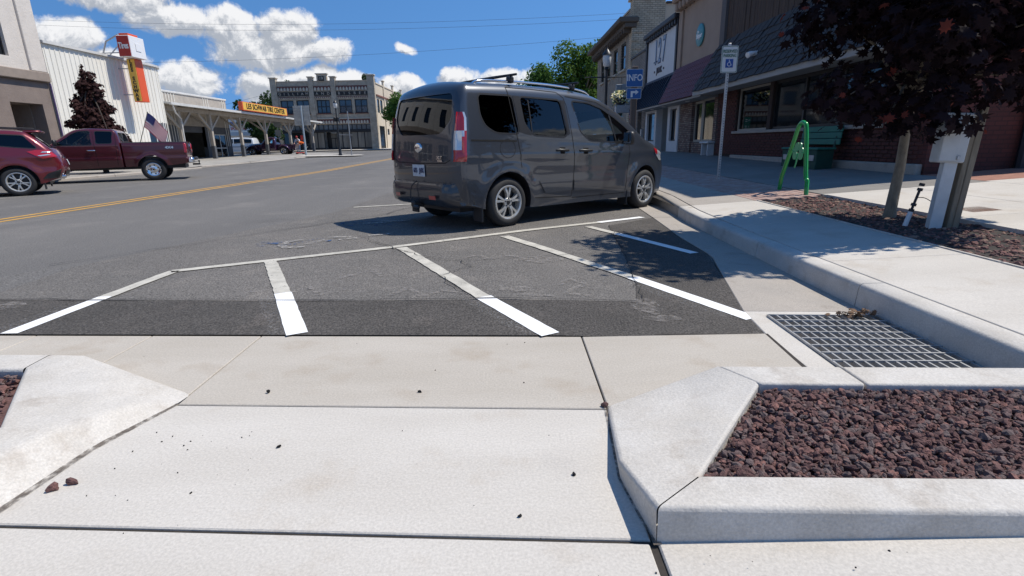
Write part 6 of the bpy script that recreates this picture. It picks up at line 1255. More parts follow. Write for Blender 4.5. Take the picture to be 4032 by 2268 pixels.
window(tall, 'X', WXR-.02, 1, 35.2, 38.5, .9, 3.2, 3, 1); window(tall, 'X', WXR-.02, 1, 38.6, 44.2, .9, 3.2, 4, 1); wall('far_wall', m_beige, tall, 'Y', 45.2, -.3, (WXR+.41, 26, .3, 8.5)); bx('shop_base', m_trimdk, tall, WXR+.05, WXR+.3, 35.2, 44.2, .3, .9); bx('roof', m_grey_w, tall, WXR+.4, 26, 33.7, 45.2, 8.2, 8.3)
# ---- low brick shop
low = thing('low_brick_shop', 'low tan brick shop front between the tall building and the white board', 'building', (12, 31.4, .5))
wall('front_wall', m_lowbr, low, 'X', WXR, .35, (29.45, 33.28, .3, 5.72), [(30.2, 31.1, .3, 2.7), (31.6, 32.8, 1.1, 2.7)]); bx('coping', m_trimdk, low, WXR-.05, WXR+.42, 29.45, 33.28, 5.72, 5.84); bx('door', m_trimdk, low, WXR+.2, WXR+.26, 30.2, 31.1, .3, 2.7); window(low, 'X', WXR-.02, 1, 31.6, 32.8, 1.1, 2.7); wall('side_wall', m_lowbr, low, 'Y', 29.45, .3, (WXR+.36, 20, .3, 5.7)); bx('meter', m_galv, low, WXR-.14, WXR, 29.62, 29.85, 1.2, 1.7)
bs = thing('box_sign', 'grey projecting box sign above the sidewalk beside the hanging basket', 'sign', (6.6, 30.4, 2.6)); bx('frame', m_galv, bs, 6.15, 7.35, 30.25, 30.6, 2.6, 3.0, .02); bx('panel', mat('grey_panel', (.25, .28, .30), .5), bs, 6.15, 7.2, 30.3, 30.5, 3.02, 4.1, .02); b = MB(); b.beam((7.2, 30.4, 3.9), (7.62, 30.4, 3.9), .06, .06); b.build('bracket', m_galv, bs)
flag('wall_flag', 'small American flag on a staff leaning from the low brick shop', (7.55, 29.2, 1.75), (6.55, 28.9, 2.75), (.05, -.05, -.62), .05, .42, .8, .03)
# ---- 127 shop
s127 = thing('white_board_shop', 'shop with large white number board in a dark frame above a navy awning', 'building', (12, 26.8, .5))
wall('front_wall', m_brd, s127, 'X', WXR, .35, (24.25, 29.42, 2.65, 6.25)); bx('board', m_brd, s127, WXR-.05, WXR-.002, 24.45, 29.22, 4.0, 6.0, .01)
for a in ((24.25, 24.45, 3.9, 6.1), (29.22, 29.42, 3.9, 6.1)): bx('frame_upright', m_trimdk, s127, WXR-.14, WXR-.003, *a)
bx('frame_head', m_trimdk, s127, WXR-.3, WXR+.2, 24.2, 29.45, 6.1, 6.34, .04); bx('frame_foot', mat('navy_trim', (.03, .05, .09), .6), s127, WXR-.12, WXR-.003, 24.45, 29.22, 3.88, 4.0)
pieces('dentil', MB().cbox(-.16, 0, -.09, .09, -.11, .11, .02).mesh('dentil127'), m_trimdk, s127, [Matrix.Translation((WXR-.06, 24.45+k*.36, 6.02)) for k in range(14)])
m_navy = mat('navy_digit', (.02, .035, .09), .5); m_lblue = mat('light_blue_digit', (.20, .30, .45), .5); m_ltr = mat('dark_letter', (.03, .02, .03), .6)
def on_wall(x, y, z): return basis((x, y, z), (0, -1, 0), (0, 0, 1))
def big_digit(ch, y):
    lettering(ch, 1.55, on_wall(WXR-.055, y, 5.2), m_navy, s127, .03, .62, .035); lettering(ch, 1.55, on_wall(WXR-.078, y-.06, 5.21), m_lblue, s127, .02, .55, -.005)
big_digit('1', 27.7); big_digit('2', 27.05); big_digit('7', 26.35)
for y0 in (27.55, 27.85): bx('serif', m_navy, s127, WXR-.07, WXR-.051, y0-.16, y0+.16, 4.80, 4.87)
lettering('JUNK', .34, on_wall(WXR-.06, 27.0, 4.38), m_ltr, s127, .03, 1.05, .02)
for y in (26.25, 27.8): bx('ornament', m_ltr, s127, WXR-.075, WXR-.05, y-.07, y+.07, 4.33, 4.43, .02)
for a, b in ((27.25, 29.35), (23.75, 25.35)):
    w0, w1 = a+.32, b-.35; wall('pier', m_whitewall, s127, 'X', WXR, .3, (a, b, zB(a)-.1, 2.7), [(w0, w1, 1.05, 2.45)]); window(s127, 'X', WXR, 1, w0, w1, 1.05, 2.45, 1, 1, m_frame_dk)
wall('entry_back', mat('grey_entry', (.33, .34, .34), .8), s127, 'X', WXR+1.0, .1, (25.35, 27.25, .3, 2.7)); bx('entry_cheek', MATS['grey_entry'], s127, WXR+.3, WXR+1.0, 27.2, 27.3, .3, 2.7); bx('entry_door', m_trimdk, s127, WXR+.94, WXR+.99, 25.7, 26.7, .4, 2.5)
# ---- tan plaster shop
tn = thing('tan_shop', 'tan plaster shop front with teal oval sign above a maroon awning', 'building', (12, 21.8, .5))
wall('front_wall', m_tan, tn, 'X', WXR-.02, .35, (19.25, 24.22, 2.65, 7.0)); bx('edge_band', m_tan, tn, WXR-.10, WXR-.022, 23.75, 24.2, 3.95, 6.3)
bx('cornice', m_tan, tn, WXR-.45, WXR+.3, 19.2, 24.25, 6.62, 6.9, .06); pieces('bracket', MB().cbox(-.32, 0, -.11, .11, -.16, .16, .05).mesh('brk'), m_tan, tn, [Matrix.Translation((WXR-.03, 19.5+k*.45, 6.45)) for k in range(11)])
ov = thing('oval_sign', 'round teal shop sign with white script on the tan wall', 'sign', (WXR-.06, 21.6, 4.95)); MB().lathe([(.40, -.02), (.40, .02), (.38, .03)], 32, basis((WXR-.06, 21.6, 4.95), (0, -1, 0), (0, 0, 1))).build('plate', mat('teal_enamel', (.04, .24, .27), .4), ov, smooth=40); lettering('the', .14, on_wall(WXR-.1, 21.72, 5.08), m_sw, ov, .01, 1, .004); lettering('Skipper', .24, on_wall(WXR-.1, 21.6, 4.92), m_sw, ov, .01, .8, .008)
m_multi = brick_mat('mixed_brick', (.17, .09, .07), (.30, .24, .20), (.06, .05, .045), .21, .075, 'YZ', msize=.012)
for a, b in ((22.1, 23.6), (19.0, 19.75)):
    p = wall('brick_pier', m_multi, tn, 'X', WXR, .3, (a, b, .3, 2.7))
wall('low_wall', m_multi, tn, 'X', WXR+.05, .2, (19.75, 22.1, .3, 1.0)); window(tn, 'X', WXR+.02, 1, 21.2, 22.05, 1.0, 2.55, 1, 1, mat('beige_frame', (.36, .33, .28), .6), m_pane, .09); window(tn, 'X', WXR+.02, 1, 19.75, 21.15, 1.0, 2.6, 1, 1, MATS['beige_frame'], m_pane, .09)
sbn = thing('plank_bench', 'small white plank bench against the dark shop window', 'bench', (7.3, 19.35, .55)); bx('seat', m_whitewall, sbn, 7.15, 7.5, 18.95, 19.75, .96, 1.02); 
for y in (19.05, 19.62): bx('leg', m_whitewall, sbn, 7.2, 7.46, y, y+.05, .50, .96)
# ---- awnings with tiles
def awning(name, label, cat, y0, y1, xb, zb, xt, zt_, m, cols, rows, mesh_fn, limit=150):
    r = thing(name, label, cat, ((xb+xt)/2, (y0+y1)/2, zb)); dk = MB(); dk.add([(xb+.02, y0, zb), (xb+.02, y1, zb), (xt, y1, zt_), (xt, y0, zt_), (xt, y0, zb), (xt, y1, zb)], [(0, 1, 2, 3), (0, 4, 5, 1), (0, 3, 4), (1, 5, 2)]); dk.build('deck', m, r)
    sl = Vector((xt-xb, 0, zt_-zb)); ln = sl.length; ang = math.atan2(sl.x, sl.z); cw = (y1-y0)/cols; rh = ln/rows; me = mesh_fn(cw, rh); xf = []
    for j in range(rows):
        for i in range(cols):
            p = Vector((xb, y0+cw*(i+.5+(.25 if j % 2 else -.25)*(mesh_fn is shingle_mesh)), zb))+sl*(j/rows)
            if not y0 <= p.y <= y1: continue
            M = Matrix.Translation(p) @ Matrix.Rotation(ang, 4, 'Y') @ Matrix.Rotation(random.uniform(-.02, .02), 4, 'X')
            if mesh_fn is shingle_mesh: M = M @ Matrix.Translation((random.uniform(-.012, .004), 0, random.uniform(-.02, .02))) @ Matrix.Scale(random.uniform(.82, 1.0), 4, (0, 1, 0))
            xf.append(M)
    pieces('shingle' if mesh_fn is shingle_mesh else 'roof_tile', me, m, r, xf, limit, key=lambda M: M.translation.length); return r
def shingle_mesh(cw, rh): return MB().add([(-.045, -cw*.48, -.05), (-.045, cw*.48, -.05), (-.02, cw*.48, -.05), (-.02, -cw*.48, -.05), (-.012, -cw*.48, rh*1.25), (-.012, cw*.48, rh*1.25), (-.004, cw*.48, rh*1.25), (-.004, -cw*.48, rh*1.25)], [(0, 1, 2, 3), (7, 6, 5, 4), (0, 4, 5, 1), (1, 5, 6, 2), (2, 6, 7, 3), (3, 7, 4, 0)]).mesh('shingle')
def tile_mesh(cw, rh):
    V = []
    for k in range(7): a = math.pi*k/6; V += [(-.03*math.sin(a)-.015, -cw*.47*math.cos(a), -.03), (-.03*math.sin(a)-.004, -cw*.47*math.cos(a), rh*1.02)]
    return MB().add(V, [(2*k, 2*k+1, 2*k+3, 2*k+2) for k in range(6)]+[tuple(range(0, 14, 2))]).mesh('tile')
def seam_mesh(cw, rh): return MB().add([(-.045, -.014, 0), (-.045, .014, 0), (0, .014, 0), (0, -.014, 0), (-.045, -.014, rh), (-.045, .014, rh), (0, .014, rh), (0, -.014, rh)], [(0, 1, 2, 3), (7, 6, 5, 4), (0, 4, 5, 1), (1, 5, 6, 2), (3, 7, 4, 0)]).mesh('seam')
m_shing = mat('weathered_shake', (.042, .042, .045), .85, col2=(.065, .06, .058), scale=4, streak=(1, 6, 1), bump=.5, bscale=30, bdist=.01); m_marn = mat('maroon_tile', (.16, .04, .045), .55, var=.25, scale=5); m_navya = mat('navy_awning', (.014, .022, .045), .6, var=.2)
awning('navy_awning', 'navy standing seam awning below the white number board', 'awning', 24.3, 29.4, 6.85, 2.64, 7.52, 3.92, m_navya, 14, 1, seam_mesh)
awning('maroon_awning', 'maroon tiled awning below the tan shop front', 'awning', 19.3, 24.28, 6.85, 2.66, 7.52, 4.05, m_marn, 22, 7, tile_mesh, 160)
awning('shingle_awning', 'dark wood shingle mansard over the red brick shop windows', 'awning', 9.15, 19.28, 6.6, 2.72, 7.46, 4.25, m_shing, 28, 7, shingle_mesh, 200)
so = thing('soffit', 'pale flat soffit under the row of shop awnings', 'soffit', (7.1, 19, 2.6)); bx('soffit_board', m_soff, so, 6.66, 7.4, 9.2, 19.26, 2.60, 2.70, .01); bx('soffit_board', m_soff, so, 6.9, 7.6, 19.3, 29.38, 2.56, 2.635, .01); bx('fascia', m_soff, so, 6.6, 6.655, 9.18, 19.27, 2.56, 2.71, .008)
for y in (21.5, 24.7, 26.6, 28.2): MB().lathe([(.09, 0), (.08, -.02), (.05, -.03)], 14, Matrix.Translation((7.2, y, 2.558))).build('downlight', m_sw, so)
# ---- near brick and timber building
nb = thing('corner_shop', 'red brick corner shop with dark plank upper wall and large windows', 'building', (10, 14, .4)); NX = 7.4
m_red_b = mat('red_brick', (.095, .030, .025), .88, col2=(.065, .022, .019), scale=9, fine=.15, fscale=60, bump=.3, bscale=40, bdist=.005); m_mort = mat('dark_mortar', (.045, .03, .026), .95)
hs_ = [(15.3, 17.35, 1.33, 2.6), (10.6, 15.1, 1.33, 2.6)]
wall('backing_wall', m_mort, nb, 'X', NX+.012, .3, (9.42, 18.98, .3, 2.7), hs_); bx('plinth', m_conc_old, nb, NX-.12, NX+.06, 9.35, 17.3, .25, .60, .02)
xf = []; bw, bh = .215, .077
for j in range(27):
    z = .64+j*bh
    for i in range(46):
        y = 9.5+i*bw+(bw/2 if j % 2 else 0)
        if y > 18.85 or any(a-.1 < y < b+.1 and c-.03 < z < d+.03 for a, b, c, d in hs_): continue
        xf.append(Matrix.Translation((NX, y, z)) @ Matrix.Rotation(random.uniform(-.03, .03), 4, 'X') @ Matrix.Translation((random.uniform(-.006, .004), 0, 0)))
pieces('brick', MB().cbox(-.012, .03, -.1, .1, -.032, .032, .008).mesh('brick'), m_red_b, nb, xf, 290, key=lambda M: (M.translation.y if M.translation.z < 1.4 else 30+M.translation.y))
m_redpaint = brick_mat('painted_red_brick', (.10, .026, .021), (.082, .022, .018), (.06, .019, .016), .215, .077, 'XZ', msize=.01)
wall('side_wall', m_redpaint, nb, 'Y', 9.3, .35, (NX, 20, .2, 7.0)); MB().tube([(9.02, 9.2, .3), (9.02, 9.2, 6.8)], .085, 8).build('downpipe', m_trimdk, nb)
for z in (1.5, 3.0): bx('pipe_strap', m_galv, nb, 8.9, 9.14, 9.1, 9.28, z, z+.05)
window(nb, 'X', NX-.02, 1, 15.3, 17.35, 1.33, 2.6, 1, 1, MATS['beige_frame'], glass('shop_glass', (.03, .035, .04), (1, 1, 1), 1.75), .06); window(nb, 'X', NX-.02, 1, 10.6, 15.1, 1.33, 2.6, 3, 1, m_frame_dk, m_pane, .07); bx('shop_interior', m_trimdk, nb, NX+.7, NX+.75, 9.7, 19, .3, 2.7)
bx('sill', m_conc_old, nb, NX-.07, NX+.1, 10.5, 17.45, 1.25, 1.33)
m_plank = mat('dark_plank', (.10, .062, .042), .85, col2=(.045, .032, .026), scale=3, streak=(8, 8, .5), bump=.5, bscale=30, bdist=.01)
bx('upper_backing', m_trimdk, nb, NX+.12, NX+.5, 9.32, 19.0, 2.72, 7.0); pieces('plank', MB().cbox(-.022, .03, -.078, .078, 4.1, 7.0, .008).mesh('plank'), m_plank, nb, [Matrix.Translation((NX+.09+random.uniform(-.012, .012), 9.42+k*.16, random.uniform(-.02, 0))) for k in range(60)]); bx('corner_board', mat('grey_brown_board', (.12, .105, .10), .8), nb, NX-.02, NX+.3, 18.86, 19.24, 2.72, 7.0); bx('parapet_cap', m_trimdk, nb, NX-.05, NX+.6, 9.28, 19.2, 7.0, 7.12); bx('roof', m_grey_w, nb, NX+.5, 20, 9.66, 29, 6.5, 6.6)
fl = thing('floodlight', 'white twin head floodlight on the shingle mansard', 'floodlight', (6.98, 15.3, 3.4))
for dy in (-.09, .11): MB().lathe([(.03, 0), (.07, .1), (.075, .16), (.0, .17)], 12, Matrix.Translation((6.85, 15.3+dy, 3.36)) @ Matrix.Rotation(R_(-110), 4, 'Y') @ Matrix.Rotation(dy*3, 4, 'X')).build('lamp_head', m_sw, fl, smooth=40)
bx('base', m_sw, fl, 6.84, 6.98, 15.22, 15.40, 3.28, 3.40, .02)
# ---- sidewalk furniture
zq = zs(4.48, 11.1)
rs = thing('reserved_parking_sign', 'white reserved parking sign with blue wheelchair symbol on perforated post', 'sign', (4.48, 11.1, zq))
pm = MB().cbox(4.455, 4.505, 11.075, 11.125, zq-.1, 2.92, .006); pst = pm.build('post', m_galv, rs)
pieces('post_hole', MB().lathe([(.009, 0), (.009, .002)], 8, Matrix.Rotation(R_(90), 4, 'X')).mesh('hole'), m_black, pst, [Matrix.Translation((4.48, 11.0735, zq+.05+k*.0508)) for k in range(48)])
m_sgn = mat('sign_sheet', (.62, .63, .63), .35, var=.05); m_gtx = mat('green_legend', (.015, .12, .07), .5); m_bpl = mat('access_blue', (.015, .07, .30), .4)
sg = MB(); sg.prism(rpoly([(-.165, -.25), (.165, -.25), (.165, .25), (-.165, .25)], .035), lambda u, v, d: (4.48+u, 11.055+d, 2.62+v), 0, .004); plt = sg.build('plate', m_sgn, rs)
rg = MB(); o = rpoly([(-.157, -.242), (.157, -.242), (.157, .242), (-.157, .242)], .03); i_ = rpoly([(-.147, -.232), (.147, -.232), (.147, .232), (-.147, .232)], .024); n = len(o); rg.add([(4.48+u, 11.052, 2.62+v) for u, v in o+i_], [(k, (k+1) % n, n+(k+1) % n, n+k) for k in range(n)]); rg.build('border', m_gtx, plt)
F_ = lambda x, y, z: basis((x, y, z), (1, 0, 0), (0, 0, 1))
for t, dz in (('RESERVED', .145), ('PARKING', .065)): lettering(t, .083, F_(4.48, 11.05, 2.62+dz), m_gtx, plt, .003, .74, .0015)
MB().cbox(4.48-.077, 4.48+.077, 11.046, 11.052, 2.62-.155, 2.62+.005, .002).build('blue_panel', m_bpl, plt)
wc = MB(); ac = lambda u, v: (4.48+u, 11.042, 2.545+v)
wc.lathe([(.008, 0), (.008, .003)], 10, F_(4.474, 11.044, 2.545+.058)); wc.tube([ac(-.008, .045), ac(-.008, .012), ac(.02, .010), ac(.034, -.035), ac(.048, -.03)], .005, 6); wc.tube([ac(-.008, .03), ac(.016, .03)], .0045, 6); wc.tube([ac(-.004+.034*math.cos(a), -.018+.034*math.sin(a)) for a in np.linspace(R_(110), R_(350), 14)], .005, 6); wc.build('access_symbol', m_sw, plt)
inf = thing('info_sign', 'blue INFO sign above a blue arrow sign on a brown post', 'sign', (3.78, 16, zs(3.8, 16))); MB().cbox(3.70, 3.86, 15.98, 16.14, .2, 3.16, .01).build('post', mat('brown_post', (.13, .095, .075), .85), inf); m_info = mat('info_blue', (.012, .11, .34), .4)
for z0, z1, x0, x1 in ((2.60, 3.08, 3.52, 4.0), (2.27, 2.56, 3.54, 3.97)):
    p = MB().prism(rpoly([(x0, z0), (x1, z0), (x1, z1), (x0, z1)], .03), lambda u, v, d: (u, 15.95+d, v), 0, .006).build('plate', m_sgn, inf); MB().prism(rpoly([(x0+.012, z0+.012), (x1-.012, z0+.012), (x1-.012, z1-.012), (x0+.012, z1-.012)], .025), lambda u, v, d: (u, 15.944+d, v), 0, .004).build('blue_field', m_info, p)
    if z0 > 2.5: lettering('INFO', .25, F_(3.76, 15.938, 2.84), m_sw, p, .004, .80, .004)
    else: MB().prism([(3.66, 2.32), (3.72, 2.32), (3.72, 2.43), (3.80, 2.43), (3.80, 2.385), (3.89, 2.455), (3.80, 2.525), (3.80, 2.485), (3.66, 2.485)], lambda u, v, d: (u, 15.936+d, v), 0, .004).build('arrow', m_sw, p)
l2 = lamp_post('street_lamp', 'black lantern street lamp behind the INFO sign', 4.06, 22, .5, 4.15); MB().tube([(3.2, 22, 3.55), (4.95, 22, 3.55)], .025, 6).build('banner_arm', m_lampb, l2)
hb = thing('hanging_basket', 'hanging basket of pale yellow flowers beside the street lamp', 'flower basket', (4.66, 22, 2.55)); MB().lathe([(.0, 2.48), (.16, 2.52), (.26, 2.66), (.28, 2.76)], 16, Matrix.Translation((4.66, 22, 0)), cap=False).build('basket', m_trimdk, hb, smooth=40); MB().tube([(4.66, 22, 2.75), (4.66, 22, 3.55)], .008, 5).build('chain', m_lampb, hb)
fb = MB(); fy_ = MB(); fl2 = MB()
for k in range(420):
    a, b_, r = random.uniform(0, 2*math.pi), random.uniform(-.6, 1.3), random.uniform(.25, .40); c = Vector((4.66+r*math.cos(a)*math.cos(b_*.8), 22+r*math.sin(a)*math.cos(b_*.8), 2.74+.30*math.sin(b_)-.1*(random.random() < .2))); u = Vector((random.gauss(0, 1), random.gauss(0, 1), random.gauss(0, 1))).normalized(); v = u.orthogonal().normalized(); s_ = random.uniform(.025, .05)
    (fb if k % 3 == 0 else fy_ if k % 3 == 1 else fl2).add([c+u*s_, c+v*s_, c-u*s_, c-v*s_], [(0, 1, 2, 3)])
stuff(fb.build('leaves', mat('basket_leaf', (.06, .13, .03), .6), hb)); stuff(fy_.build('yellow_flowers', mat('pale_yellow_petal', (.75, .66, .25), .6), hb)); stuff(fl2.build('white_flowers', mat('white_petal', (.78, .76, .62), .6), hb))
# green bicycle rack with shamrock
m_gr = mat('green_rack_paint', (.012, .30, .055), .25, coat=.6); m_gr2 = mat('shamrock_paint', (.03, .33, .13), .35, coat=.4)
rk = thing('bike_rack', 'bright green bent tube bicycle rack with a metal shamrock', 'bike rack', (4.6, 8.4, zs(4.6, 8.4)))
zk = zs(4.6, 8.4); pts = [(4.60, 8.80, zk-.05), (4.61, 8.78, zk+.22), (4.60, 8.52, zk+.78), (4.60, 8.44, zk+.98), (4.60, 8.36, zk+1.06), (4.60, 8.27, zk+1.05), (4.60, 8.20, zk+.95), (4.60, 8.06, zk+.30), (4.60, 8.0, zk+.2), (4.60, 7.98, zk-.05)]
MB().tube([pts[0]]+[tuple(q) for q in cr(pts[1:-1], 6)]+[pts[-1]], .032, 14).build('tube_frame', m_gr, rk, smooth=60)
sh = MB()
for cx, cy in ((0, .085), (-.085, -.02), (.085, -.02)):
    for off in (-.035, .035):
        a0 = math.atan2(cy, cx); ox, oy = cx+off*math.cos(a0+math.pi/2), cy+off*math.sin(a0+math.pi/2); sh.prism([(ox+.062*math.cos(t), oy+.062*math.sin(t)) for t in np.linspace(0, 2*math.pi, 18, endpoint=False)], lambda u, v, d: (4.60+d, 8.36+u, zk+.62+v), -.006+.0015*off*20, .006+.0015*off*20)
sh.build('shamrock', m_gr2, rk); MB().tube([(4.60, 8.36, zk+.6), (4.60, 8.38, zk+.45), (4.60, 8.41, zk+.38)], .012, 8).build('stem', m_gr2, rk); MB().tube([(4.60, 8.24, zk+.62), (4.60, 8.12, zk+.6)], .01, 6).build('tie_rod', m_gr, rk); MB().tube([(4.60, 8.45, zk+.62), (4.60, 8.56, zk+.66)], .01, 6).build('tie_rod', m_gr, rk)
# green bench against the brick
m_bgr = mat('bench_green', (.02, .17, .13), .6, var=.15, scale=6); m_bdk = mat('bench_dark_green', (.012, .065, .045), .7, var=.2, scale=6)
bn = thing('bench', 'teal green plank bench with boxy ends against the red brick wall', 'bench', (7.0, 12.2, zs(7, 12.2))); zb_ = zs(7.0, 12.2)
for k in range(3): bx('back_slat', m_bgr, bn, 7.17+k*.015, 7.20+k*.015, 11.45, 12.98, zb_+.50+k*.135, zb_+.625+k*.135, .008)
for k in range(3): bx('seat_slat', m_bgr, bn, 6.72+k*.14, 6.85+k*.14, 11.45, 12.98, zb_+.40, zb_+.44, .008)
for y in (11.5, 12.6): e = bx('end_box', m_bdk, bn, 6.74, 7.12, y, y+.34, zb_-.02, zb_+.395, .01); bx('plaque', m_galv, e, 6.728, 6.74, y+.08, y+.27, zb_+.16, zb_+.28, .004)
for y in (11.6, 12.8): b = MB(); b.beam((7.16, y, zb_+.4), (7.24, y, zb_+.90), .05, .04); b.build('back_support', m_bdk, bn)
# utility pedestal on timber post, sprinkler riser
m_util = mat('grey_utility_paint', (.58, .59, .58), .55, var=.15, scale=5); m_timb = mat('weathered_timber', (.26, .215, .155), .9, col2=(.18, .145, .10), scale=4, streak=(10, 10, .8), bump=.4, bscale=30, bdist=.005)
zu = zs(4.4, 5.25); ut = thing('utility_pedestal', 'grey metal utility box on a pedestal strapped to a leaning timber post', 'utility box', (4.4, 5.25, zu))
Lm = Matrix.Translation((4.43, 5.22, zu)) @ Matrix.Rotation(R_(2.5), 4, 'Y') @ Matrix.Rotation(R_(-12), 4, 'Z')
def ub(name, m, *a, c=.008, parent=ut): return MB().cbox(*a, c, Lm).build(name, m, parent)
ub('pedestal', m_util, -.11, .0, -.05, .05, -.1, .64); ub('pedestal_flange', m_util, -.122, -.09, -.055, -.045, -.1, .64, c=.004); bxo = ub('box', m_util, -.205, .035, -.08, .07, .62, 1.06, c=.012); ub('box_door', m_util, -.20, -.05, -.092, -.08, .635, 1.03, parent=bxo); ub('hasp', m_galv, -.048, -.02, -.1, -.088, .65, .69, c=.004, parent=bxo); ub('rain_cap', m_util, -.215, .04, -.10, .08, 1.06, 1.085, parent=bxo)
for x0, x1, tp in ((.04, .085, 1.06), (.088, .145, 1.16)): ub('timber', m_timb, x0, x1, -.05, .05, -.15, tp, c=.006)
rs2 = thing('sprinkler_riser', 'dark and white sprinkler riser pipe standing in the mulch', 'pipe', (4.2, 5.4, zu-.05)); q = Vector((4.22, 5.42, zu-.06)); d = Vector((.10, -.02, .5)).normalized()
MB().tube([q, q+d*.20], .024, 10).build('white_sleeve', m_sw, rs2); MB().tube([q+d*.2, q+d*.42], .013, 8).build('riser', m_trimdk, rs2)
cpl = MB()
for t, r in ((.18, .026), (.24, .022), (.40, .024), (.45, .028)): cpl.tube([q+d*t, q+d*(t+.035)], r, 10)
for k, t in enumerate((.18, .24, .40, .45)): MB().tube([q+d*t, q+d*(t+.03)], .026, 10).build('coupling', m_trimdk, rs2)
MB().tube(cr([tuple(q+d*.33), (4.34, 5.36, zu+.26), (4.40, 5.28, zu+.20)], 5), .004, 5).build('wire', m_trimdk, rs2)
# ================================================================== vegetation, gravel, litter
def leaf_mat(name, c1, c2, trans=.25):
    m = mat(name, c1, .8, col2=c2, scale=2.2, spec=.12); t = m.node_tree; N = t.nodes; b = N['Principled BSDF']; out = [n for n in N if n.type == 'OUTPUT_MATERIAL'][0]
    tr = N.new('ShaderNodeBsdfTranslucent'); tr.inputs[0].default_value = (*[min(1, c*1.7) for c in c1], 1); mx = N.new('ShaderNodeMixShader'); mx.inputs[0].default_value = trans
    t.links.new(b.outputs[0], mx.inputs[1]); t.links.new(tr.outputs[0], mx.inputs[2]); t.links.new(mx.outputs[0], out.inputs[0]); return m
m_bark = mat('tree_bark', (.32, .27, .20), .9, col2=(.19, .155, .115), scale=8, streak=(3, 3, 1), bump=.7, bscale=30, bdist=.01); m_bark_dk = mat('dark_bark', (.07, .055, .045), .9, var=.3)
maple = [(0, -.5), (.10, -.32), (.42, -.38), (.28, -.18), (.62, -.02), (.36, .06), (.44, .34), (.18, .22), (0, .62), (-.18, .22), (-.44, .34), (-.36, .06), (-.62, -.02), (-.28, -.18), (-.42, -.38), (-.10, -.32)]
def leaves(centres, size, shape='quad', flat=.0, rng=random):
    """one mesh of many leaf blades; centres are (point, outward normal)"""
    mb = MB()
    for c, nrm in centres:
        s_ = size*rng.uniform(.6, 1.25); n = (Vector(nrm)+Vector((rng.gauss(0, .55), rng.gauss(0, .55), rng.gauss(0, .55)+flat))).normalized(); u = n.orthogonal().normalized(); u = Matrix.Rotation(rng.uniform(0, 6.28), 3, n) @ u; v = n.cross(u); c = Vector(c)
        if shape == 'maple':
            P = [c+u*(x*s_)+v*(y*s_)-n*(.35*s_*(x*x+y*y)) for x, y in maple]; k = len(mb.v); mb.v += [tuple(p) for p in P]; 
            for f in ((0, 1, 15), (1, 2, 3), (3, 4, 5), (5, 6, 7), (7, 8, 9), (9, 10, 11), (11, 12, 13), (13, 14, 15), (1, 3, 13, 15), (3, 5, 11, 13), (5, 7, 9, 11)): mb.f.append(tuple(k+i for i in f)); mb.mi.append(0)
        else:
            P = [c-u*s_*.5, c+v*s_*.32-n*.06*s_, c+u*s_*.5-n*.15*s_, c-v*s_*.32-n*.06*s_]; k = len(mb.v); mb.v += [tuple(p) for p in P]; mb.f.append((k, k+1, k+2, k+3)); mb.mi.append(0)
    me = bpy.data.meshes.new('leaves'); me.from_pydata(mb.v, [], mb.f); return me
def limb_tree(name, label, base, trunk_h, trunk_r, clumps, leaf_n, leaf_s, lm, bark, shape='quad', lean=(0, 0), group=None, flat=.4, hollow=.35):
    """tapered trunk, limbs out to each clump, leaves spread through the clumps"""
    r = thing(name, label, 'tree', base, group=group or ('green street trees' if name == 'street_tree' else None)); bs_ = Vector(base); tb_ = MB(); top = bs_+Vector((lean[0], lean[1], trunk_h))
    tb_.tube([bs_-Vector((0, 0, .1)), bs_+Vector((0, 0, .06)), bs_.lerp(top, .35)+Vector((.015, 0, 0)), bs_.lerp(top, .7), top], [trunk_r*1.55, trunk_r*1.2, trunk_r, trunk_r*.88, trunk_r*.7], 12)
    for c, rad in clumps:
        c = Vector(c); s0 = bs_.lerp(top, random.uniform(.75, 1)); md = s0.lerp(c, .5)+Vector((0, 0, .12*(c-s0).length)); tb_.tube([s0, md, c], [trunk_r*.42, trunk_r*.26, trunk_r*.1], 6)
    tb_.build('trunk', bark, r, smooth=60); pts = []; tot = sum(x[1][0]*x[1][1]*x[1][2] for x in clumps)
    for c, rad in clumps:
        n = int(leaf_n*rad[0]*rad[1]*rad[2]/tot)
        for _ in range(n):
            d = Vector((random.gauss(0, 1), random.gauss(0, 1), random.gauss(0, 1))).normalized(); q = (hollow+(1-hollow)*random.random())**.5*random.uniform(.86, 1.1)
            pts.append(((c[0]+d.x*rad[0]*q, c[1]+d.y*rad[1]*q, c[2]+d.z*rad[2]*q), (d.x, d.y, d.z*.6+flat)))
    cw = put('crown', leaves(pts, leaf_s, shape), lm, r); return r
def clump_cloud(c, R, n, rr, seed, squash=1.0):
    rnd = random.Random(seed); out = []
    for _ in range(n):
        d = Vector((rnd.gauss(0, 1), rnd.gauss(0, 1), rnd.gauss(0, 1))).normalized(); q = rnd.uniform(.35, .95); s_ = rr*rnd.uniform(.7, 1.3)
        out.append(((c[0]+d.x*R[0]*q, c[1]+d.y*R[1]*q, c[2]+d.z*R[2]*q), (s_, s_, s_*squash)))
    return out
lm_mar = leaf_mat('maroon_leaf', (.020, .010, .012), (.011, .007, .009), .16); lm_grn = leaf_mat('green_leaf', (.075, .15, .03), (.045, .10, .02)); lm_grn2 = leaf_mat('yellow_green_leaf', (.10, .17, .03), (.05, .105, .022)); lm_dgr = leaf_mat('dark_green_leaf', (.035, .07, .02), (.025, .05, .016)); lm_brn = leaf_mat('bronze_leaf', (.050, .022, .020), (.028, .014, .015), .15)
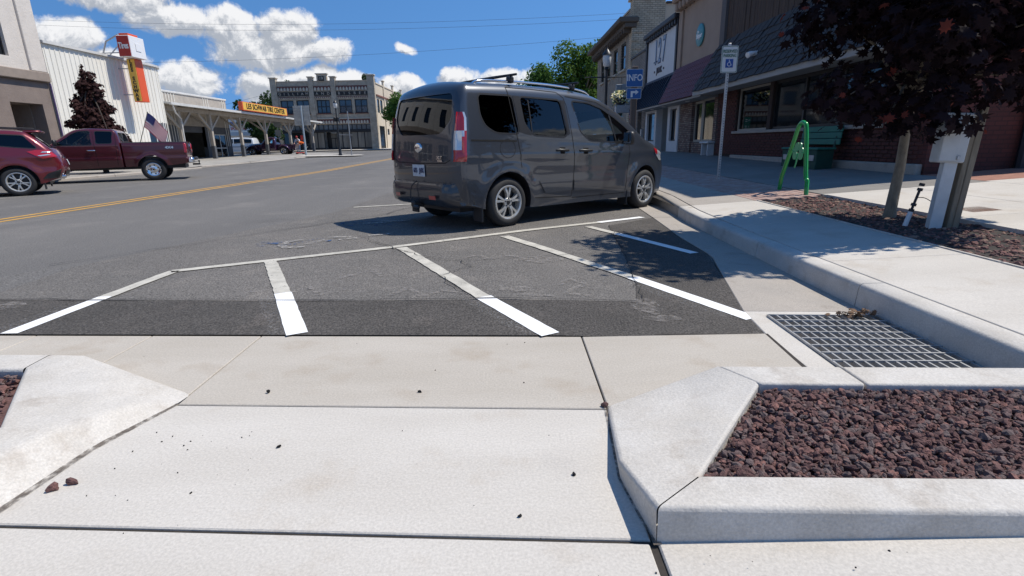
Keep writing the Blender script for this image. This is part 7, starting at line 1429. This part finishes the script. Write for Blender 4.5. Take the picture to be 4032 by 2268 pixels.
# near maroon maple over the planting bed
zt0 = zs(4.43, 5.94); cl = clump_cloud((4.5, 5.75, zt0+3.2), (1.15, 1.1, 1.75), 34, .55, 5, .8)
cl += [((3.55, 5.6, zt0+1.30), (.42, .45, .36)), ((4.1, 5.15, zt0+1.12), (.5, .5, .30)), ((4.75, 5.25, zt0+1.42), (.55, .5, .34)), ((3.75, 5.3, zt0+1.0), (.28, .3, .2)), ((5.4, 5.5, zt0+1.72), (.5, .5, .38)), ((3.42, 5.9, zt0+2.1), (.42, .5, .5)), ((5.55, 5.9, zt0+2.3), (.5, .5, .5)), ((4.4, 6.2, zt0+1.35), (.7, .5, .36)), ((4.4, 5.6, zt0+2.1), (.9, .8, .7)), ((3.6, 5.4, zt0+2.8), (.45, .45, .5)), ((5.3, 5.5, zt0+3.2), (.55, .5, .6)), ((5.8, 5.6, zt0+2.1), (.45, .45, .45)), ((4.9, 5.0, zt0+1.9), (.6, .5, .5)), ((3.9, 5.0, zt0+1.8), (.5, .45, .45))]
limb_tree('maple_tree', 'maroon leaved maple with slim trunk growing from the mulch bed', (4.43, 5.94, zt0), 1.5, .05, cl, 19000, .115, lm_mar, m_bark, 'maple', (-.02, -.05), flat=.7, hollow=.25)
mt_ = [o_ for o_ in COL.objects if o_.name.startswith('maple_tree')][0]; pts = []
for _ in range(170):
    c, rad = random.choice(cl); d = Vector((random.gauss(-1.0, 1), random.gauss(-.2, 1), random.gauss(0, 1))).normalized(); pts.append(((c[0]+d.x*rad[0]*1.08, c[1]+d.y*rad[1]*1.08, c[2]+d.z*rad[2]*1.08), (d.x, d.y, d.z+.6)))
put('lit_red_leaves', leaves(pts, .09, 'maple'), leaf_mat('lit_red_leaf', (.16, .035, .025), (.10, .03, .022), .35), mt_)  # few reddish leaves, coloured brighter for light coming through the crown
# bronze cone in front of the ribbed wall
cl = [((-18.75+random.uniform(-.12, .12)*(1.5-k*.13), 25+random.uniform(-.12, .12), .8+k*.40), (1.28-k*.125, 1.28-k*.125, .42)) for k in range(10)]
for k in range(26):
    h = random.random(); a = random.uniform(0, 6.28); rr = 1.3*(1-h*.92); cl.append(((-18.75+rr*math.cos(a), 25+rr*math.sin(a), .9+h*3.5), (.34, .34, .22)))
limb_tree('bronze_maple', 'dark bronze cone shaped tree in front of the ribbed white wall', (-18.75, 25, .1), 3.9, .10, cl, 9000, .16, lm_brn, m_bark_dk, 'maple', flat=.5)
# green street trees far down the street
limb_tree('street_tree', 'rounded green tree behind the van roof, left of the taller one', (5.0, 62, .45), 4.5, .2, clump_cloud((4.9, 62, 6.4), (3.6, 3, 3.2), 40, 1.25, 3), 12000, .34, lm_grn, m_bark)
limb_tree('street_tree', 'tall green tree beside the beige corner building', (8.2, 58, .5), 5, .24, clump_cloud((8.4, 58, 7.0), (3.6, 3, 4.0), 44, 1.35, 4), 14000, .34, lm_grn2, m_bark)
limb_tree('street_tree', 'leafy green tree beside the cream side wall, left of the van', (-14.2, 76, .6), 3.5, .18, clump_cloud((-14.2, 76, 5.4), (2.6, 2.4, 2.6), 26, 1.0, 6), 8000, .34, lm_grn, m_bark)
limb_tree('street_tree', 'dark tree seen through the canopy before the lettered block', (-32.0, 70.5, .5), 3.0, .2, clump_cloud((-31.6, 70.5, 4.6), (3.2, 2.4, 2.9), 28, 1.1, 7), 8000, .36, lm_dgr, m_bark_dk)
limb_tree('roof_tree', 'green treetop showing above the yellow canopy sign', (-37, 92, .6), 6, .25, clump_cloud((-36.5, 92, 8.0), (5.5, 3, 2.6), 26, 1.4, 8), 7000, .45, lm_dgr, m_bark_dk)
limb_tree('roof_tree', 'small tree tip rising behind the parapet of the lettered block', (-28.9, 118, .65), 12, .2, clump_cloud((-28.9, 118, 14.6), (1.0, 1.0, 1.6), 10, .7, 9), 1800, .4, lm_dgr, m_bark_dk)
limb_tree('street_tree', 'green tree at the end of the street beyond the van', (-8, 150, .65), 6, .3, clump_cloud((-8, 150, 8.0), (9, 4, 4.0), 30, 2.2, 12), 6000, .8, lm_grn, m_bark)
limb_tree('street_tree', 'broad tree closing the far end of the street', (-2, 165, .65), 6, .3, clump_cloud((1, 165, 8.0), (10, 4, 5.0), 30, 2.4, 13), 6000, .8, lm_dgr, m_bark)

# ---- lava rock
m_lava = [mat('lava_rock', (.15, .075, .066), .95, col2=(.075, .045, .044), scale=22, fine=.4, fscale=140, bump=.8, bscale=120, bdist=.006), mat('lava_rock_grey', (.11, .085, .082), .95, col2=(.17, .11, .10), scale=30, fine=.3, fscale=160, bump=.8, bscale=120, bdist=.006), mat('lava_rock_red', (.24, .115, .095), .95, col2=(.13, .07, .062), scale=30, fine=.3, fscale=160, bump=.8, bscale=120, bdist=.006)]
def rock_forms(sub, n):
    out = []
    for k in range(n):
        bm = bmesh.new(); bmesh.ops.create_icosphere(bm, subdivisions=sub, radius=1); rnd = random.Random(k); pl = [(Vector((rnd.gauss(0, 1), rnd.gauss(0, 1), rnd.gauss(0, 1))).normalized(), rnd.uniform(.38, .80)) for _ in range(10)]
        for v in bm.verts:
            p = v.co.normalized()
            r = min([1.0]+[d/max(.05, p.dot(q)) for q, d in pl if p.dot(q) > .05])*rnd.uniform(.84, 1.12); v.co = p*r*1.2
        out.append((np.array([v.co[:] for v in bm.verts]), [tuple(v.index for v in f.verts) for f in bm.faces])); bm.free()
    return out
forms2, forms1 = rock_forms(2, 8), rock_forms(1, 8)
def scatter(name, pts, size, forms, mats, parent=None, squash=.75, smooth=False):
    mb = MB()
    for x, y, z in pts:
        V, Fc = random.choice(forms); s_ = size*random.choice((.55, .75, .9, 1, 1, 1.25, 1.6, 2.0))*random.uniform(.8, 1.15); A = np.array(Matrix.Rotation(random.uniform(0, 6.28), 3, 'Z') @ Matrix.Rotation(random.uniform(-.6, .6), 3, 'X'))
        mb.m = random.choice((0, 0, 0, 1, 1, 2)); mb.add(((V*np.array([1, random.uniform(.7, 1), squash])*s_) @ A.T+np.array([x, y, z])).tolist(), Fc)
    me = bpy.data.meshes.new(name); me.from_pydata(mb.v, [], mb.f); me.polygons.foreach_set('material_index', mb.mi); return stuff(put(name, me, mats, parent))
def in_poly(x, y, P):
    c = False
    for (xa, ya), (xb, yb) in zip(P, P[1:]+P[:1]):
        if (ya > y) != (yb > y) and x < xa+(xb-xa)*(y-ya)/(yb-ya): c = not c
    return c
RB = [(.60, 1.385), (1.05, 1.955), (3.3, 1.83), (3.3, 1.19)]; LB = [(-2.33, 2.26), (-1.96, 1.74), (-1.96, .9), (-6, .9), (-6, 2.45)]
struct(put('planter_soil', poly_sheet([(.57, 1.36), (1.04, 1.97), (3.5, 1.80), (3.5, 1.16)], lambda x, y: .060, 0), MATS['lava_rock'])); struct(put('planter_soil', poly_sheet([(-2.31, 2.28), (-1.93, 1.75), (-1.93, .6), (-6, .6), (-6, 2.5)], lambda x, y: .060, 0), MATS['lava_rock']))
pts = []
while len(pts) < 9000:
    x, y = random.uniform(.55, 2.3), random.uniform(1.18, 1.97)
    if in_poly(x, y, RB): pts.append((x, y, .070+random.uniform(-.012, .018)))
pts += [(x, y, .07+random.uniform(-.01, .012)) for x, y in ((random.uniform(2.3, 3.5), random.uniform(1.2, 1.78)) for _ in range(3200))]
o = scatter('lava_rock_mulch', pts, .0108, forms2, m_lava); tag(o, 'coarse red brown lava rock filling the right foreground planter', 'lava rock')
pts = []
while len(pts) < 3200:
    x, y = random.uniform(-3.2, -1.94), random.uniform(.9, 2.35)
    if in_poly(x, y, LB): pts.append((x, y, .070+random.uniform(-.012, .018)))
o = scatter('lava_rock_mulch', pts, .0112, forms2, m_lava); tag(o, 'red lava rock in the planter corner at the left edge', 'lava rock')
pts = []
for _ in range(9000):
    x, y = random.uniform(3.765, 4.775), random.uniform(2.0, 7.72); pts.append((x, y, zs(x, y)-.045+random.uniform(-.015, .02)))
m_bedrk = [MATS['lava_rock'], MATS['lava_rock_red'], mat('pale_chip', (.30, .19, .14), .9, var=.3, scale=30)]
o = scatter('bed_mulch', pts, .021, forms1, m_bedrk, squash=.5); tag(o, 'dark brown rock mulch around the maple trunk', 'mulch')
# stray stones and grit on the concrete
stones = [((-1.555, 1.512), .019, 'dark red lava stone lying leftmost on the crossing slab'), ((-1.512, 1.545), .018, 'red lava stone just right of the leftmost stone on the slab'), ((-1.13, 2.2), .011, 'black pebble on the upper slab left of centre'), ((-.42, 2.17), .009, 'black pebble at the middle of the upper slab'), ((-.89, 1.74), .009, 'small black pebble on the big slab left of centre'), ((.21, 1.53), .009, 'small black pebble near the right planter flank'), ((.02, 1.33), .008, 'small black pebble near the front joint of the big slab'), ((.405, 2.0), .018, 'lava stone in the joint at the tip of the right planter curb')]
for k, ((x, y), s_, lb) in enumerate(stones):
    V, Fc = forms2[k]; mb = MB(); mb.add((V*s_*np.array([1, .85, .8])+np.array([x, y, s_*.6])).tolist(), Fc); o = mb.build('lava_stone', m_lava[0 if s_ > .015 else 1] if s_ > .015 else m_black, None); tag(o, lb, 'stone', 'stray stones on the slabs')
pts = [(random.gauss(-1.25, .25), random.gauss(1.72, .28), .002) for _ in range(30)]+[(random.uniform(-2.2, .4), random.uniform(.6, 2.8), .002) for _ in range(40)]+[(random.uniform(.5, 1.6), random.uniform(.9, 1.14), .03) for _ in range(20)]
pts = [q for q in pts if -1.48 < q[0] or q[1] > 2.65]
o = scatter('scattered_grit', pts, .0024, forms1, [m_black, m_black, m_joint]); tag(o, 'specks of dark grit scattered over the crossing slabs', 'grit')
# twigs and leaves caught on the grate
lt = thing('leaf_litter', 'clump of dry leaves and twigs caught at the back of the drain grate', 'litter', (2.3, 3.17, -.03)); m_dry = mat('dry_leaf', (.20, .12, .07), .9, var=.4, scale=30)
put('dry_leaves', leaves([((2.24+random.gauss(0, .06), 3.16+random.gauss(0, .025), -.02+random.uniform(0, .03)), (0, 0, 1)) for _ in range(50)], .035, 'maple'), m_dry, lt)
for k in range(5): a = random.uniform(0, 3.1); MB().tube([(2.25+random.gauss(0, .05), 3.16, -.015), (2.25+.09*math.cos(a), 3.16+.03*math.sin(a), .0)], .003, 5).build('twig', m_bark_dk, lt)
